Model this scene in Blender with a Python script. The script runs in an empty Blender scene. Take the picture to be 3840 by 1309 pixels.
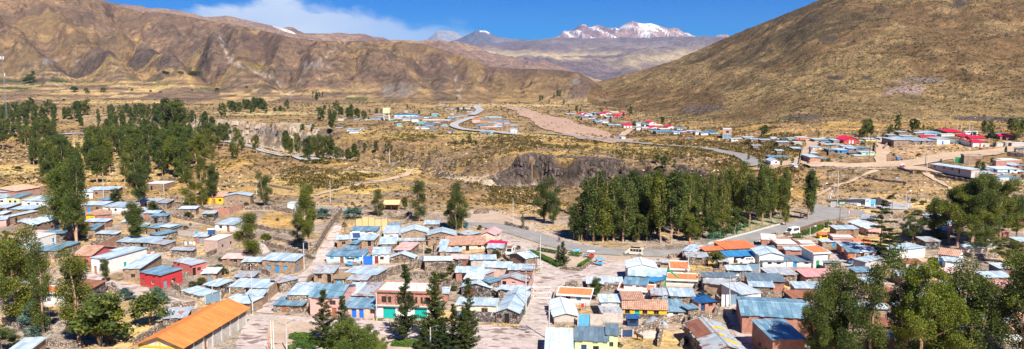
import bpy, bmesh, math, random
import numpy as np
from mathutils import Vector, Matrix, Euler
R = math.radians
sc = bpy.context.scene
COL = sc.collection
rnd = random.Random(7)

# ------------------------------------------------------------------ camera, sky, sun, exposure
H = 48.0
PITCH = math.atan((654.5 - 283) / 3014.0)
FPX = 3014.0
cd = bpy.data.cameras.new('camera'); cam = bpy.data.objects.new('camera', cd); COL.objects.link(cam)
cam.location = (0, 0, H); cam.rotation_euler = (math.pi / 2 - PITCH, 0, 0)
cd.sensor_width = 36; cd.lens = 36 * FPX / 3840; cd.clip_start = 1; cd.clip_end = 60000
sc.camera = cam
sc.view_settings.view_transform = 'Standard'; sc.view_settings.look = 'None'
sc.view_settings.exposure = 0.70; sc.view_settings.gamma = 1
SUN_EL = R(47)
SUN_DIR = Vector((0.42, -0.91, 0)).normalized()          # where the sun stands, seen from above
sd = bpy.data.lights.new('sun', 'SUN'); so = bpy.data.objects.new('sun', sd); COL.objects.link(so)
sd.energy = 5.0; sd.angle = R(0.5); sd.color = (1.0, 0.955, 0.88)
v = Vector((SUN_DIR.x * math.cos(SUN_EL), SUN_DIR.y * math.cos(SUN_EL), math.sin(SUN_EL)))
so.rotation_euler = v.to_track_quat('Z', 'Y').to_euler(); so.location = (0, 0, 300)
w = bpy.data.worlds.new('World'); sc.world = w; w.use_nodes = True
nt = w.node_tree; nt.nodes.clear()
def N(nt, t, **k):
    n = nt.nodes.new(t)
    for a, b in k.items():
        setattr(n, a, b)
    return n
def setin(n, **k):
    for a, b in k.items():
        n.inputs[a.replace('_', ' ')].default_value = b
    return n
def math_(nt, op, a, b=None, clamp=False):
    n = N(nt, 'ShaderNodeMath', operation=op, use_clamp=clamp)
    for i, x in enumerate((a, b)):
        if x is None: continue
        if isinstance(x, (int, float)): n.inputs[i].default_value = x
        else: nt.links.new(x, n.inputs[i])
    return n.outputs[0]
def mixc(nt, f, a, b, mode='MIX'):
    n = N(nt, 'ShaderNodeMix', data_type='RGBA', blend_type=mode)
    for i, x in ((0, f), (6, a), (7, b)):
        if isinstance(x, (int, float)): n.inputs[i].default_value = x
        elif isinstance(x, tuple): n.inputs[i].default_value = (x + (1,))[:4]
        else: nt.links.new(x, n.inputs[i])
    return n.outputs[2]
def ramp(nt, x, pts, interp='LINEAR'):
    n = N(nt, 'ShaderNodeValToRGB'); n.color_ramp.interpolation = interp
    el = n.color_ramp.elements
    while len(el) < len(pts): el.new(0.5)
    for e, (p, c) in zip(el, pts):
        e.position = p; e.color = (c, c, c, 1) if isinstance(c, (int, float)) else (c + (1,))[:4]
    nt.links.new(x, n.inputs[0]); return n.outputs[0]
sky = N(nt, 'ShaderNodeTexSky', sky_type='NISHITA'); sky.sun_disc = False
sky.sun_elevation = SUN_EL; sky.sun_rotation = math.atan2(SUN_DIR.x, SUN_DIR.y)
sky.altitude = 3600; sky.air_density = 1.0; sky.dust_density = 0.2; sky.ozone_density = 3.0
hs = N(nt, 'ShaderNodeHueSaturation'); hs.inputs['Saturation'].default_value = 1.45; hs.inputs['Value'].default_value = 1.0
hs.inputs['Hue'].default_value = 0.49
nt.links.new(sky.outputs[0], hs.inputs['Color'])
skb = mixc(nt, 1.0, hs.outputs[0], (0.0, 0.52, 0.98), 'MULTIPLY')
# white clouds over the ridge and the smoke drifting off the volcanoes
tc = N(nt, 'ShaderNodeTexCoord'); sp = N(nt, 'ShaderNodeSeparateXYZ'); nt.links.new(tc.outputs['Generated'], sp.inputs[0])
S_ = math_(nt, 'DIVIDE', sp.outputs[0], sp.outputs[1]); K_ = math_(nt, 'DIVIDE', sp.outputs[2], sp.outputs[1])
sn = math_(nt, 'ADD', S_, 0.5)                                  # s = (u-1920)/3037, -0.5..0.5
top = ramp(nt, sn, [(0.0, 0.0), (0.03, 0.0), (0.085, 0.086), (0.2, 0.094), (0.29, 0.086), (0.36, 0.066), (0.43, 0.060), (0.47, 0.054), (0.50, 0.0)], 'B_SPLINE')
cmb = N(nt, 'ShaderNodeCombineXYZ'); nt.links.new(S_, cmb.inputs[0]); nt.links.new(math_(nt, 'MULTIPLY', K_, 2.2), cmb.inputs[1])
n1 = N(nt, 'ShaderNodeTexNoise'); n1.inputs['Scale'].default_value = 16; n1.inputs['Detail'].default_value = 9; n1.inputs['Roughness'].default_value = 0.55; n1.inputs['Distortion'].default_value = 0.3
nt.links.new(cmb.outputs[0], n1.inputs[0])
n2 = N(nt, 'ShaderNodeTexNoise'); n2.inputs['Scale'].default_value = 6; n2.inputs['Detail'].default_value = 3
nt.links.new(cmb.outputs[0], n2.inputs[0])
edge = math_(nt, 'ADD', math_(nt, 'SUBTRACT', top, K_), math_(nt, 'MULTIPLY', math_(nt, 'SUBTRACT', n1.outputs[0], 0.5), 0.06))
dens = N(nt, 'ShaderNodeMapRange', interpolation_type='SMOOTHSTEP'); nt.links.new(edge, dens.inputs[0])
dens.inputs[1].default_value = -0.006; dens.inputs[2].default_value = 0.012; dens.inputs[3].default_value = 0; dens.inputs[4].default_value = 1
left = ramp(nt, sn, [(0.0, 0.0), (0.06, 0.0), (0.12, 1.0), (0.26, 0.95), (0.34, 0.62), (0.43, 0.5), (0.48, 0.35), (0.5, 0.0)])
thin = N(nt, 'ShaderNodeMapRange'); nt.links.new(n2.outputs[0], thin.inputs[0]); thin.inputs[1].default_value = 0.3; thin.inputs[2].default_value = 0.65; thin.inputs[3].default_value = 0.7; thin.inputs[4].default_value = 1
front = math_(nt, 'GREATER_THAN', sp.outputs[1], 0.05)
cov = math_(nt, 'MULTIPLY', math_(nt, 'MULTIPLY', dens.outputs[0], left), math_(nt, 'MULTIPLY', thin.outputs[0], front), True)
skyc = mixc(nt, cov, skb, (8.6, 9.7, 10.8))
bg = N(nt, 'ShaderNodeBackground'); bg.inputs[1].default_value = 0.062
nt.links.new(skyc, bg.inputs[0]); ow = N(nt, 'ShaderNodeOutputWorld'); nt.links.new(bg.outputs[0], ow.inputs[0])

# ------------------------------------------------------------------ picture coordinates of the photograph (3840 wide) -> world
CP, SP = math.cos(PITCH), math.sin(PITCH)
def Kv(v):                                        # slope z/y of the sight line through image row v
    d = -(v - 654.5) / FPX
    return (-SP + d * CP) / (CP + d * SP)
def ray(u, v):
    dx = (u - 1920) / FPX; dy = -(v - 654.5) / FPX
    return dx / (CP + dy * SP), Kv(v)
TILES = {'P': (0, 0, 1.0), '1': (0, 600, 2.014), '2': (0, 873, 2.014), '3': (640, 600, 2.014), '4': (640, 873, 2.014), '5': (1280, 760, 2.481),
         '6': (1280, 955, 2.481), '7': (1700, 760, 2.481), '8': (1700, 955, 2.481), '9': (2120, 955, 2.481), 'A': (2560, 760, 2.481),
         'B': (2560, 955, 2.481), 'C': (3040, 700, 2.481), 'D': (3320, 955, 2.481), 'E': (3320, 640, 2.481),
         'V': (2120, 380, 3.377), 'W': (2700, 460, 3.377), 'X': (3200, 440, 3.377), 'T': (1300, 360, 3.377), 'L': (700, 340, 3.377), 'F': (0, 340, 2.439), 'G': (1900, 560, 2.439)}
def px(t, x, y):
    a = TILES[t]; return a[0] + x / a[2], a[1] + y / a[2]
def at_z(u, v, z):                                # point on the sight line at height z
    s, k = ray(u, v); y = (z - H) / k
    return Vector((s * y, y, z))
def at_y(u, v, y):
    s, k = ray(u, v); return Vector((s * y, y, H + k * y))

# ------------------------------------------------------------------ noise
_T = np.random.RandomState(5).rand(512, 512).astype(np.float32)
def _h(ix, iy, s):
    return _T[(ix.astype(np.int64) + int(s) * 37) & 511, (iy.astype(np.int64) + int(s) * 91) & 511]
def vn(x, y, s=0):
    fx0 = np.floor(x); fy0 = np.floor(y); fx = (x - fx0).astype(np.float32); fy = (y - fy0).astype(np.float32)
    fx = fx * fx * (3 - 2 * fx); fy = fy * fy * (3 - 2 * fy)
    i = (fx0.astype(np.int64) + s * 37); j = (fy0.astype(np.int64) + s * 91)
    i0 = i & 511; i1 = (i + 1) & 511; j0 = j & 511; j1 = (j + 1) & 511
    a = _T[i0, j0]; c = _T[i0, j1]
    a = a + (_T[i1, j0] - a) * fx; c = c + (_T[i1, j1] - c) * fx
    return a + (c - a) * fy
def fbm(x, y, o=5, s=0, r=0.5):
    t = 0; a = 1; n = 0
    for i in range(o):
        t = t + a * vn(x, y, s + i); n += a; a *= r
        x, y = x * 1.62 + y * 1.18 + 7.1, y * 1.62 - x * 1.18 + 3.3
    return t / n
def rid(x, y, o=5, s=0, r=0.55):                  # ridged: 1 on crests
    t = 0; a = 1; n = 0
    for i in range(o):
        t = t + a * (1 - np.abs(2 * vn(x, y, s + i) - 1)); n += a; a *= r
        x, y = x * 1.62 + y * 1.18 + 7.1, y * 1.62 - x * 1.18 + 3.3
    return t / n
def sm(a, b, x):
    t = np.clip((x - a) / (b - a), 0, 1); return t * t * (3 - 2 * t)
def U_of(x, y):                                   # image column of far ground
    return 1920 + FPX * CP * (1 + 0.0) * x / np.maximum(y, 1)

# ------------------------------------------------------------------ terrain height
YK = np.array([0, 60, 120, 250, 300, 340, 380, 430, 480, 540, 620, 760, 950, 1400], float)
UK = np.array([-2500, 400, 800, 1100, 1400, 1700, 1950, 2300, 2700, 2950, 3150, 3500, 4200, 6500], float)
ZK = np.array([
 [43, 22, 0, 0, 0, 0, 0, 0, 0, 0, 0, 1, 2, 4],
 [43, 22, 0, 0, 0, 0, 0, 0, 0, 0, 0, 1, 2, 4],
 [43, 22, 0, 0, 0, 1, 2, 3, 1, 0, 0, 3, 3, 4],
 [43, 22, 0, 0, 0, 1, 2, 4, 1, 0, 0, 3, 3, 4],
 [43, 22, 0, 0, 0, 1, 2, 3, 1, 0, 1, 3, 3, 4],
 [43, 22, 0, 0, -1, -2, -3, 0, 0, 0, 2, 3, 3, 4],
 [43, 22, 0, 0, -2, -6, -7, 3.5, 3.5, 3, 2, 2, 3, 4],
 [43, 22, 0, 0, -2, -6, -7, 3.5, 3.5, 3, 1, 2, 3, 4],
 [43, 22, 0, 0, 0, 0, 2, 4, 4, 5, 6, 6, 8, 10],
 [43, 22, 0, 0, 0, 1, 5, 8, 10, 12, 12, 10, 10, 12],
 [43, 22, 0, 0, 0, 2, 7, 10, 12, 14, 14, 14, 14, 14],
 [43, 22, 0, 0, 1, 4, 8, 10, 13, 15, 16, 16, 16, 16],
 [43, 22, 0, 0, 1, 4, 8, 10, 13, 15, 16, 16, 16, 16],
 [43, 22, 0, 0, 1, 4, 8, 10, 13, 15, 16, 16, 16, 16]], float)
def table(U, y):
    i = np.clip(np.searchsorted(UK, U) - 1, 0, len(UK) - 2); j = np.clip(np.searchsorted(YK, y) - 1, 0, len(YK) - 2)
    fu = np.clip((U - UK[i]) / (UK[i + 1] - UK[i]), 0, 1); fy = np.clip((y - YK[j]) / (YK[j + 1] - YK[j]), 0, 1)
    fu = fu * fu * (3 - 2 * fu); fy = fy * fy * (3 - 2 * fy)
    return (ZK[i, j] * (1 - fu) + ZK[i + 1, j] * fu) * (1 - fy) + (ZK[i, j + 1] * (1 - fu) + ZK[i + 1, j + 1] * fu) * fy
def uy(u, y): return ((u - 1920) / (FPX * CP) * y, y)
GORGE = [uy(150, 930), uy(500, 860), uy(800, 760), uy(1000, 715), uy(1120, 640), uy(1230, 560), uy(1450, 500), uy(1620, 455), uy(1800, 425), uy(1960, 412), uy(2200, 412), uy(2350, 400), uy(2600, 350), uy(2850, 325)]
def seg_dist(x, y, pts):                           # signed distance to a polyline (positive on the far side), and how far along
    best = np.full(np.shape(x), 1e9); sg = np.zeros(np.shape(x)); al = np.zeros(np.shape(x))
    for k in range(len(pts) - 1):
        ax, ay = pts[k]; bx, by = pts[k + 1]; dx, dy = bx - ax, by - ay; L2 = dx * dx + dy * dy
        t = np.clip(((x - ax) * dx + (y - ay) * dy) / L2, 0, 1)
        ex = x - ax - t * dx; ey = y - ay - t * dy; d = np.hypot(ex, ey); m = d < best
        best = np.where(m, d, best); sg = np.where(m, np.sign(dx * ey - dy * ex), sg); al = np.where(m, k + t, al)
    return best * sg, al
def prof(us, vs): return np.array(us, float), np.array(vs, float)
def interp(U, P): return np.interp(U, P[0], P[1])
RS = prof([2000, 2190, 2230, 2260, 2400, 2520, 2640, 2760, 2880, 2960, 3040, 3200, 3400, 3600, 4000, 5200], [360, 330, 308, 300, 262, 225, 172, 118, 65, 30, -5, -66, -110, -135, -160, -60])
RB = prof([2000, 2200, 2400, 2700, 3000, 3840, 5200], [1500, 1250, 960, 700, 600, 560, 520])
RR = prof([2000, 2200, 2400, 2640, 3000, 3840, 5200], [1750, 1800, 1850, 1800, 1500, 1450, 1300])
LS = prof([-2500, -600, 0, 200, 330, 430, 478, 558, 678, 718, 765, 860, 960, 1100, 1200, 1303, 1400, 1518, 1598, 1654, 1757, 1837, 1920, 2100, 2159, 2207, 2255, 2330, 2600],
          [-300, -260, -120, -55, -20, 4, 22, 38, 48, 58, 68, 84, 102, 138, 152, 151, 153, 150, 163, 180, 214, 250, 255, 262, 271, 295, 327, 350, 400])
LB = prof([-2500, 0, 600, 1000, 1300, 1700, 2200, 2600], [1250, 1250, 1300, 1300, 1350, 1350, 1400, 1500])
LR = prof([-2500, 0, 600, 960, 1303, 1518, 1900, 2255, 2600], [3300, 3500, 3500, 3000, 2350, 2050, 2200, 2300, 2300])
CS = prof([-2500, 200, 430, 478, 558, 590, 638, 686, 718, 797, 845, 877, 960, 1048, 1135, 1359, 1430, 1480, 1520, 1600], [-30, -30, 0, 15, 21, 29, 32, 40, 49, 63, 60, 57, 77, 97, 124, 127, 150, 170, 240, 300])
DS = prof([900, 1300, 1430, 1500, 1576, 1652, 1700, 1750, 1780, 1850, 1930, 2000, 2080, 2160, 2300, 2500], [150, 145, 147, 150, 158, 150, 160, 172, 182, 200, 214, 236, 262, 285, 330, 380])
ES = prof([-2500, 1400, 1700, 1800, 1900, 2000, 2100, 2200, 2400, 2600, 2690, 2800, 3300, 6500], [170, 165, 165, 160, 158, 152, 149, 148, 142, 138, 138, 141, 150, 150])
FS = prof([1500, 1640, 1712, 1745, 1775, 1788, 1823, 1840, 1863, 1904, 2005, 2100, 2200], [175, 165, 151, 136, 121, 114, 114, 124, 136, 143, 152, 158, 170])
WS = prof([1540, 1596, 1625, 1651, 1697, 1717, 1745, 1800, 1900], [175, 158, 134, 113, 113, 121, 138, 160, 175])
GS = prof([2000, 2086, 2116, 2131, 2150, 2176, 2192, 2217, 2240, 2257, 2298, 2308, 2328, 2350, 2372, 2388, 2429, 2449, 2484, 2520, 2560, 2590, 2661, 2676, 2696, 2800],
          [170, 149, 126, 131, 116, 97, 102, 109, 103, 109, 104, 111, 103, 92, 78, 85, 85, 90, 107, 117, 122, 135, 139, 131, 139, 165])
def hill(U, y, Sx, Yb, Yr, zb, back, a=1.1):
    zr = H + Yr * Kv(interp(U, Sx)); t = (y - Yb) / (Yr - Yb)
    zb = np.minimum(zb, zr); up = zb + (zr - zb) * np.clip(t, 0, 1) ** a
    z = np.where(t > 1, zr - (y - Yr) * back, up)
    return np.where(t < 0, -1e3, z), np.clip(t, 0, 1) * (t <= 1.6)
GUL = [([(845, 135), (880, 233), (1040, 294), (1090, 365)], 30, 62), ([(1298, 160), (1175, 245), (1090, 365)], 24, 50), ([(465, 61), (551, 135), (735, 220), (784, 263), (820, 330)], 30, 70), ([(735, 92), (690, 160), (735, 220)], 20, 34),
       ([(61, 86), (245, 196), (330, 294), (355, 335)], 34, 66), ([(1530, 170), (1590, 235), (1640, 360)], 22, 30), ([(1690, 235), (1712, 290), (1720, 370)], 20, 28), ([(1370, 185), (1345, 280), (1300, 375)], 20, 28), ([(200, 40), (330, 120), (470, 190), (560, 300)], 24, 46), ([(-60, 180), (60, 250), (110, 330)], 28, 44), ([(960, 130), (985, 200), (1010, 260)], 18, 30), ([(1900, 265), (1930, 310), (1960, 370)], 18, 22), ([(2080, 270), (2100, 320), (2110, 380)], 18, 18)]
def carve(U, V, t, sc):
    wu = U + 16 * (vn(V / 30, U / 90, 91) - .5); out = np.zeros(np.shape(U))
    for pts, wd, dp in GUL:
        d, al = seg_dist(wu, V, pts); w_ = wd * (0.8 + 1.0 * al / (len(pts) - 1)); x = np.abs(d) / w_
        out = out - dp * 0.42 * np.exp(-(x ** 1.3)) + dp * 0.22 * np.exp(-((x - 1.9) / 0.8) ** 2)
    return out * sc
def height(x, y, cls=False):
    x = np.asarray(x, float); y = np.asarray(y, float)
    yy = np.maximum(y, 1); U = U_of(x, yy)
    U = np.where(y < 1, 1920, U)
    z0 = table(U, y)
    far = sm(290, 380, y); ym = y.max() if y.size else 0
    if ym < 285 and not cls: return z0
    z0 = z0 + far * (fbm(x / 60, y / 60, 4, 3) - 0.5) * (3.5 + 6.5 * sm(1150, 1400, U) * (1 - sm(2500, 2800, U)) * (1 - sm(430, 500, y))) + far * (fbm(x / 9, y / 9, 4, 5) - 0.5) * 0.6
    d, al = seg_dist(x, y, GORGE)
    wob = (fbm(x / 25, y / 25, 4, 11) - 0.5) * 26 + (rid(x / 9, y / 9, 3, 17) - 0.5) * 9
    cliff = np.clip(sm(0.8, 1.6, al) * (1 - sm(3.3, 4.3, al)) + sm(8.1, 8.7, al) * (1 - sm(11.2, 11.9, al)), 0, 1)
    farw = 26 + 34 * (1 - cliff) + 6 * np.sin(al * 5.7); nearw = 62 - 10 * np.clip(al - 6, 0, 3)
    dn = np.where(d > 0, 1 - sm(farw - 13 - 42 * (1 - cliff), farw, d + wob * 0.6), 1 - sm(8, nearw, -d + wob * 0.3))
    gd = 9 + 6 * cliff + 5 * sm(0.5, 1, al) * (1 - sm(3.5, 5, al))
    gfade = sm(-0.2, 0.6, al) * (1 - sm(11.2, 12.6, al))
    rock = dn * gfade
    z0 = z0 - gd * rock
    steep = np.where(d > 0, 4 * dn * (1 - dn), 0) * gfade * (0.25 + 0.75 * cliff)
    z0 = z0 + np.where(d > 0, 1, 0.3) * 4 * dn * (1 - dn) * gfade * (rid(x / 7, y / 12, 4, 21) - 0.5) * (7 + 5 * cliff)
    # knoll of rock at the foot of the right hill
    kx, ky = uy(2160, 1350); r = np.hypot((x - kx) / 75, (y - ky) / 110)
    kn = (1 - sm(0.2, 1.0, r)); z0 = z0 + kn * (22 + 24 * (rid(x / 40, y / 40, 4, 33) - 0.5))
    lay = np.zeros(np.shape(x), int); z = z0; tt = np.zeros(np.shape(x))
    def add(i, zz, t, lim):
        nonlocal z, lay, tt
        m = zz > z; z = np.where(m, zz, z); lay = np.where(m, i, lay); tt = np.where(m, t, tt)
    if ym < 515 and not cls: return z
    # right hill
    q, t = hill(U, y, RS, interp(U, RB), interp(U, RR), z0 - 0.2, 0.25, 1.22)
    g = rid(x / 330 + 0.3 * fbm(x / 200, y / 200, 3, 41), y / 900, 4, 43) - 0.6
    q = q + sm(0.03, 0.35, t) * (1 - sm(0.85, 1.0, t) * 0.7) * (g * 42 + (fbm(x / 45, y / 45, 4, 44) - 0.5) * 16) + sm(0.0, 0.1, t) * (fbm(x / 7, y / 7, 3, 45) - 0.5) * 2.2
    q = np.minimum(q, H + y * (Kv(interp(U, RS)) + 0.002 * (vn(x / 12, y / 12, 46) - 0.7)))
    add(1, q, t, 0)
    if ym < 1240 and not cls: return z
    # left mountains with spurs and gullies
    q, t = hill(U, y, LS, interp(U, LB), interp(U, LR), z0 - 0.2, 0.2, 1.12)
    kp = (q - H) / yy; dd = (kp * CP + SP) / (CP - kp * SP); Vp = 654.5 - FPX * dd
    wx = x + 260 * (fbm(x / 700, y / 700, 3, 51) - 0.5) + 0.28 * (y - 1300)
    g1 = rid(wx / 620, y / 2600, 2, 53, 0.4) - 0.6
    g2 = rid(wx / 190 + y / 900, y / 900, 4, 54, 0.55) - 0.55
    amp = sm(0.02, 0.45, t) * (1 - 0.75 * sm(0.8, 1.0, t)); sc_ = interp(U, LR) / 3000
    q = q + amp * sc_ * (g1 * 130 + g2 * 80) + sm(0.04, 0.2, t) * (1 - 0.6 * sm(0.9, 1, t)) * ((rid(x / 75, y / 120, 5, 57, 0.65) - 0.5) * 42)
    q = q + carve(U, Vp, t, sc_) * sm(0.03, 0.22, t) * (1 - 0.7 * sm(0.88, 1.0, t))
    q = np.minimum(q, H + y * (Kv(interp(U, LS)) - 0.0012 + 0.0012 * vn(x / 40, y / 40, 59)))
    add(2, q, t, 0)
    if ym < 1490 and not cls: return z
    q, t = hill(U, y, CS, np.full_like(y, 3900), np.full_like(y, 5200), 100, 0.2, 1.0)
    q = q + sm(0.1, 0.5, t) * (1 - sm(0.9, 1, t)) * (rid(x / 300, y / 900, 4, 61) - 0.5) * 90
    q = np.where(U < 1560, q, -1e3); add(3, q, t, 0)
    q, t = hill(U, y, DS, np.full_like(y, 3600), np.full_like(y, 6000), -10, 0.12, 1.0)
    q = q + sm(0.05, 0.5, t) * (1 - sm(0.85, 1, t)) * (rid(x / 350, y / 700, 5, 63) - 0.5) * 150
    q = np.where(U > 900, q, -1e3); add(4, q, t, 0)
    # valley floor sinking behind the near hills, then the wide puna slopes
    zb = H + 4500 * Kv(345)
    fl = z0 * (1 - sm(1500, 2300, y)) + (zb + 5) * sm(1500, 2300, y)
    z = np.where(lay == 0, fl, z)
    q, t = hill(U, y, ES, np.full_like(y, 4500), np.full_like(y, 12500), zb, 0.05, 1.22)
    q = q + sm(0.02, 0.3, t) * (1 - sm(0.8, 1, t) * 0.6) * ((rid(x / 900, y / 2000, 5, 71) - 0.5) * 190 + (rid(x / 260, y / 400, 4, 72) - 0.5) * 70)
    add(5, q, t, 0)
    q, t = hill(U, y, WS, np.full_like(y, 13500), np.full_like(y, 15600), 350, 0.3, 1.0); q = np.where((U > 1560) & (U < 1850), q, -1e3); add(8, q, t, 0)
    q, t = hill(U, y, FS, np.full_like(y, 12800), np.full_like(y, 14500), 350, 0.3, 1.0)
    q = q + sm(0.1, 0.5, t) * (1 - sm(0.75, 1, t)) * (rid(x / 200, y / 900, 4, 81) - 0.5) * 120
    q = np.where((U > 1560) & (U < 2150), q, -1e3); add(6, q, t, 0)
    q, t = hill(U, y, GS, np.full_like(y, 12300), np.full_like(y, 15000), 380, 0.4, 0.95)
    q = q + sm(0.05, 0.4, t) * (1 - sm(0.86, 1, t) * 0.8) * (rid((x + 0.3 * y) / 420, y / 1500, 5, 83, 0.6) - 0.55) * 360
    q = np.where((U > 2030) & (U < 2760), q, -1e3); add(7, q, t, 0)
    if cls: return z, lay, tt, steep, rock, kn, U
    return z
def hz(x, y): return float(height(np.array([x]), np.array([y]))[0])
def ground(u, v, y0=60, y1=2500):                  # first hit of the sight line with the terrain
    s, k = ray(u, v); yf = -H / k if k < 0 else 4000.0
    ys = np.geomspace(max(y0, yf * 0.55), min(y1, yf * 1.35), 90) if yf < 1500 else np.geomspace(500, y1, 400); zs = height(s * ys, ys); d = zs - (H + k * ys); d = np.where(ys < 100, -1, d)
    i = int(np.argmax(d > 0))
    if d[i] <= 0: return at_y(u, v, y1)
    a, b = ys[i - 1], ys[i]
    da, db = d[i - 1], d[i]
    for _ in range(2):
        m = a + (b - a) * (-da / (db - da + 1e-9)); dm = hz(s * m, m) - H - k * m
        if dm > 0: b, db = m, dm
        else: a, da = m, dm
    return Vector((s * b, b, hz(s * b, b)))
# ------------------------------------------------------------------ materials
MATS = {}
def newmat(name, rough=0.9, spec=0.2, metal=0.0):
    m = bpy.data.materials.new(name); m.use_nodes = True; t = m.node_tree
    b = t.nodes['Principled BSDF']; b.inputs['Roughness'].default_value = rough
    b.inputs['Specular IOR Level'].default_value = spec; b.inputs['Metallic'].default_value = metal
    return m, t, b
def noise(t, vec, scale, detail=4, rough=0.55, dist=0.0):
    n = N(t, 'ShaderNodeTexNoise'); n.inputs['Scale'].default_value = scale; n.inputs['Detail'].default_value = detail
    n.inputs['Roughness'].default_value = rough; n.inputs['Distortion'].default_value = dist
    if vec is not None: t.links.new(vec, n.inputs[0])
    return n.outputs[0]
def bump(t, b, h, strength, dist):
    n = N(t, 'ShaderNodeBump'); n.inputs['Strength'].default_value = strength; n.inputs['Distance'].default_value = dist
    t.links.new(h, n.inputs['Height']); t.links.new(n.outputs[0], b.inputs['Normal'])
def geo(t): return N(t, 'ShaderNodeNewGeometry').outputs['Position']

def mat_terrain():
    m, t, b = newmat('earth', 0.95, 0.05)
    a = N(t, 'ShaderNodeAttribute'); a.attribute_name = 'col'
    k = N(t, 'ShaderNodeAttribute'); k.attribute_name = 'kind'          # r: scrub cover, g: bare rock, b: coarse (far) ground
    sk = N(t, 'ShaderNodeSeparateColor'); t.links.new(k.outputs['Color'], sk.inputs[0])
    P = geo(t)
    f1 = noise(t, P, 0.55, 8, 0.66); f2 = noise(t, P, 0.06, 7, 0.6, 0.4); f3 = noise(t, P, 0.011, 7, 0.62, 0.6)
    c = mixc(t, 1.0, a.outputs['Color'], ramp(t, f1, [(0.28, 0.45), (0.5, 1.0), (0.72, 1.5)]), 'MULTIPLY')
    c = mixc(t, 1.0, c, ramp(t, f2, [(0.3, (0.50, 0.49, 0.49)), (0.5, (1, 1, 1)), (0.70, (1.5, 1.42, 1.22))]), 'MULTIPLY')
    c = mixc(t, sk.outputs[2], c, mixc(t, 1.0, c, ramp(t, f3, [(0.32, (0.66, 0.66, 0.70)), (0.48, (0.97, 0.96, 0.96)), (0.66, (1.35, 1.26, 1.1))]), 'MULTIPLY'))
    # low dark scrub: blotches about 1.5 m across near, larger on the far slopes
    v1 = N(t, 'ShaderNodeTexVoronoi'); v1.inputs['Scale'].default_value = 0.42; t.links.new(P, v1.inputs[0])
    s1 = ramp(t, v1.outputs['Distance'], [(0.18, 1.0), (0.42, 0.0)])
    pick = N(t, 'ShaderNodeSeparateColor'); t.links.new(v1.outputs['Color'], pick.inputs[0])
    p1 = math_(t, 'LESS_THAN', pick.outputs[0], sk.outputs[0])
    s2 = ramp(t, noise(t, P, 0.09, 6, 0.75), [(0.50, 0.0), (0.60, 1.0)])
    sc1 = math_(t, 'MULTIPLY', math_(t, 'MULTIPLY', s1, p1), 0.9)
    scr = math_(t, 'MAXIMUM', sc1, math_(t, 'MULTIPLY', math_(t, 'MULTIPLY', s2, sk.outputs[0]), 0.75), True)
    sh = mixc(t, pick.outputs[1], (0.05, 0.05, 0.02), (0.13, 0.095, 0.04))
    c = mixc(t, scr, c, sh)
    # bare rock: cracked light and dark blocks
    v2 = N(t, 'ShaderNodeTexVoronoi', feature='F1'); v2.inputs['Scale'].default_value = 0.35
    mp = N(t, 'ShaderNodeMapping'); mp.inputs['Scale'].default_value = (1, 1, 0.35); t.links.new(P, mp.inputs[0]); t.links.new(mp.outputs[0], v2.inputs[0])
    rk = ramp(t, noise(t, mp.outputs[0], 0.5, 8, 0.7, 0.5), [(0.33, 0.22), (0.48, 0.8), (0.66, 1.5)])
    c = mixc(t, sk.outputs[1], c, mixc(t, 1.0, a.outputs['Color'], rk, 'MULTIPLY'))
    t.links.new(c, b.inputs['Base Color'])
    hgt = math_(t, 'ADD', math_(t, 'MULTIPLY', f1, 0.5), math_(t, 'ADD', math_(t, 'MULTIPLY', scr, 0.5), math_(t, 'MULTIPLY', f2, 5.0)))
    hgt = math_(t, 'ADD', hgt, math_(t, 'MULTIPLY', math_(t, 'MULTIPLY', f3, sk.outputs[2]), 40))
    hgt = math_(t, 'ADD', hgt, math_(t, 'MULTIPLY', math_(t, 'MULTIPLY', rk, sk.outputs[1]), 3.0))
    bump(t, b, hgt, 0.8, 1.0)
    return m
MATS['earth'] = mat_terrain()

def v_of(z, y):                                    # image row of a terrain point
    k = (z - H) / y; d = (k * CP + SP) / (CP - k * SP); return 654.5 - FPX * d
def lerp3(a, b, f): return a * (1 - f[..., None]) + np.array(b) * f[..., None]

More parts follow.
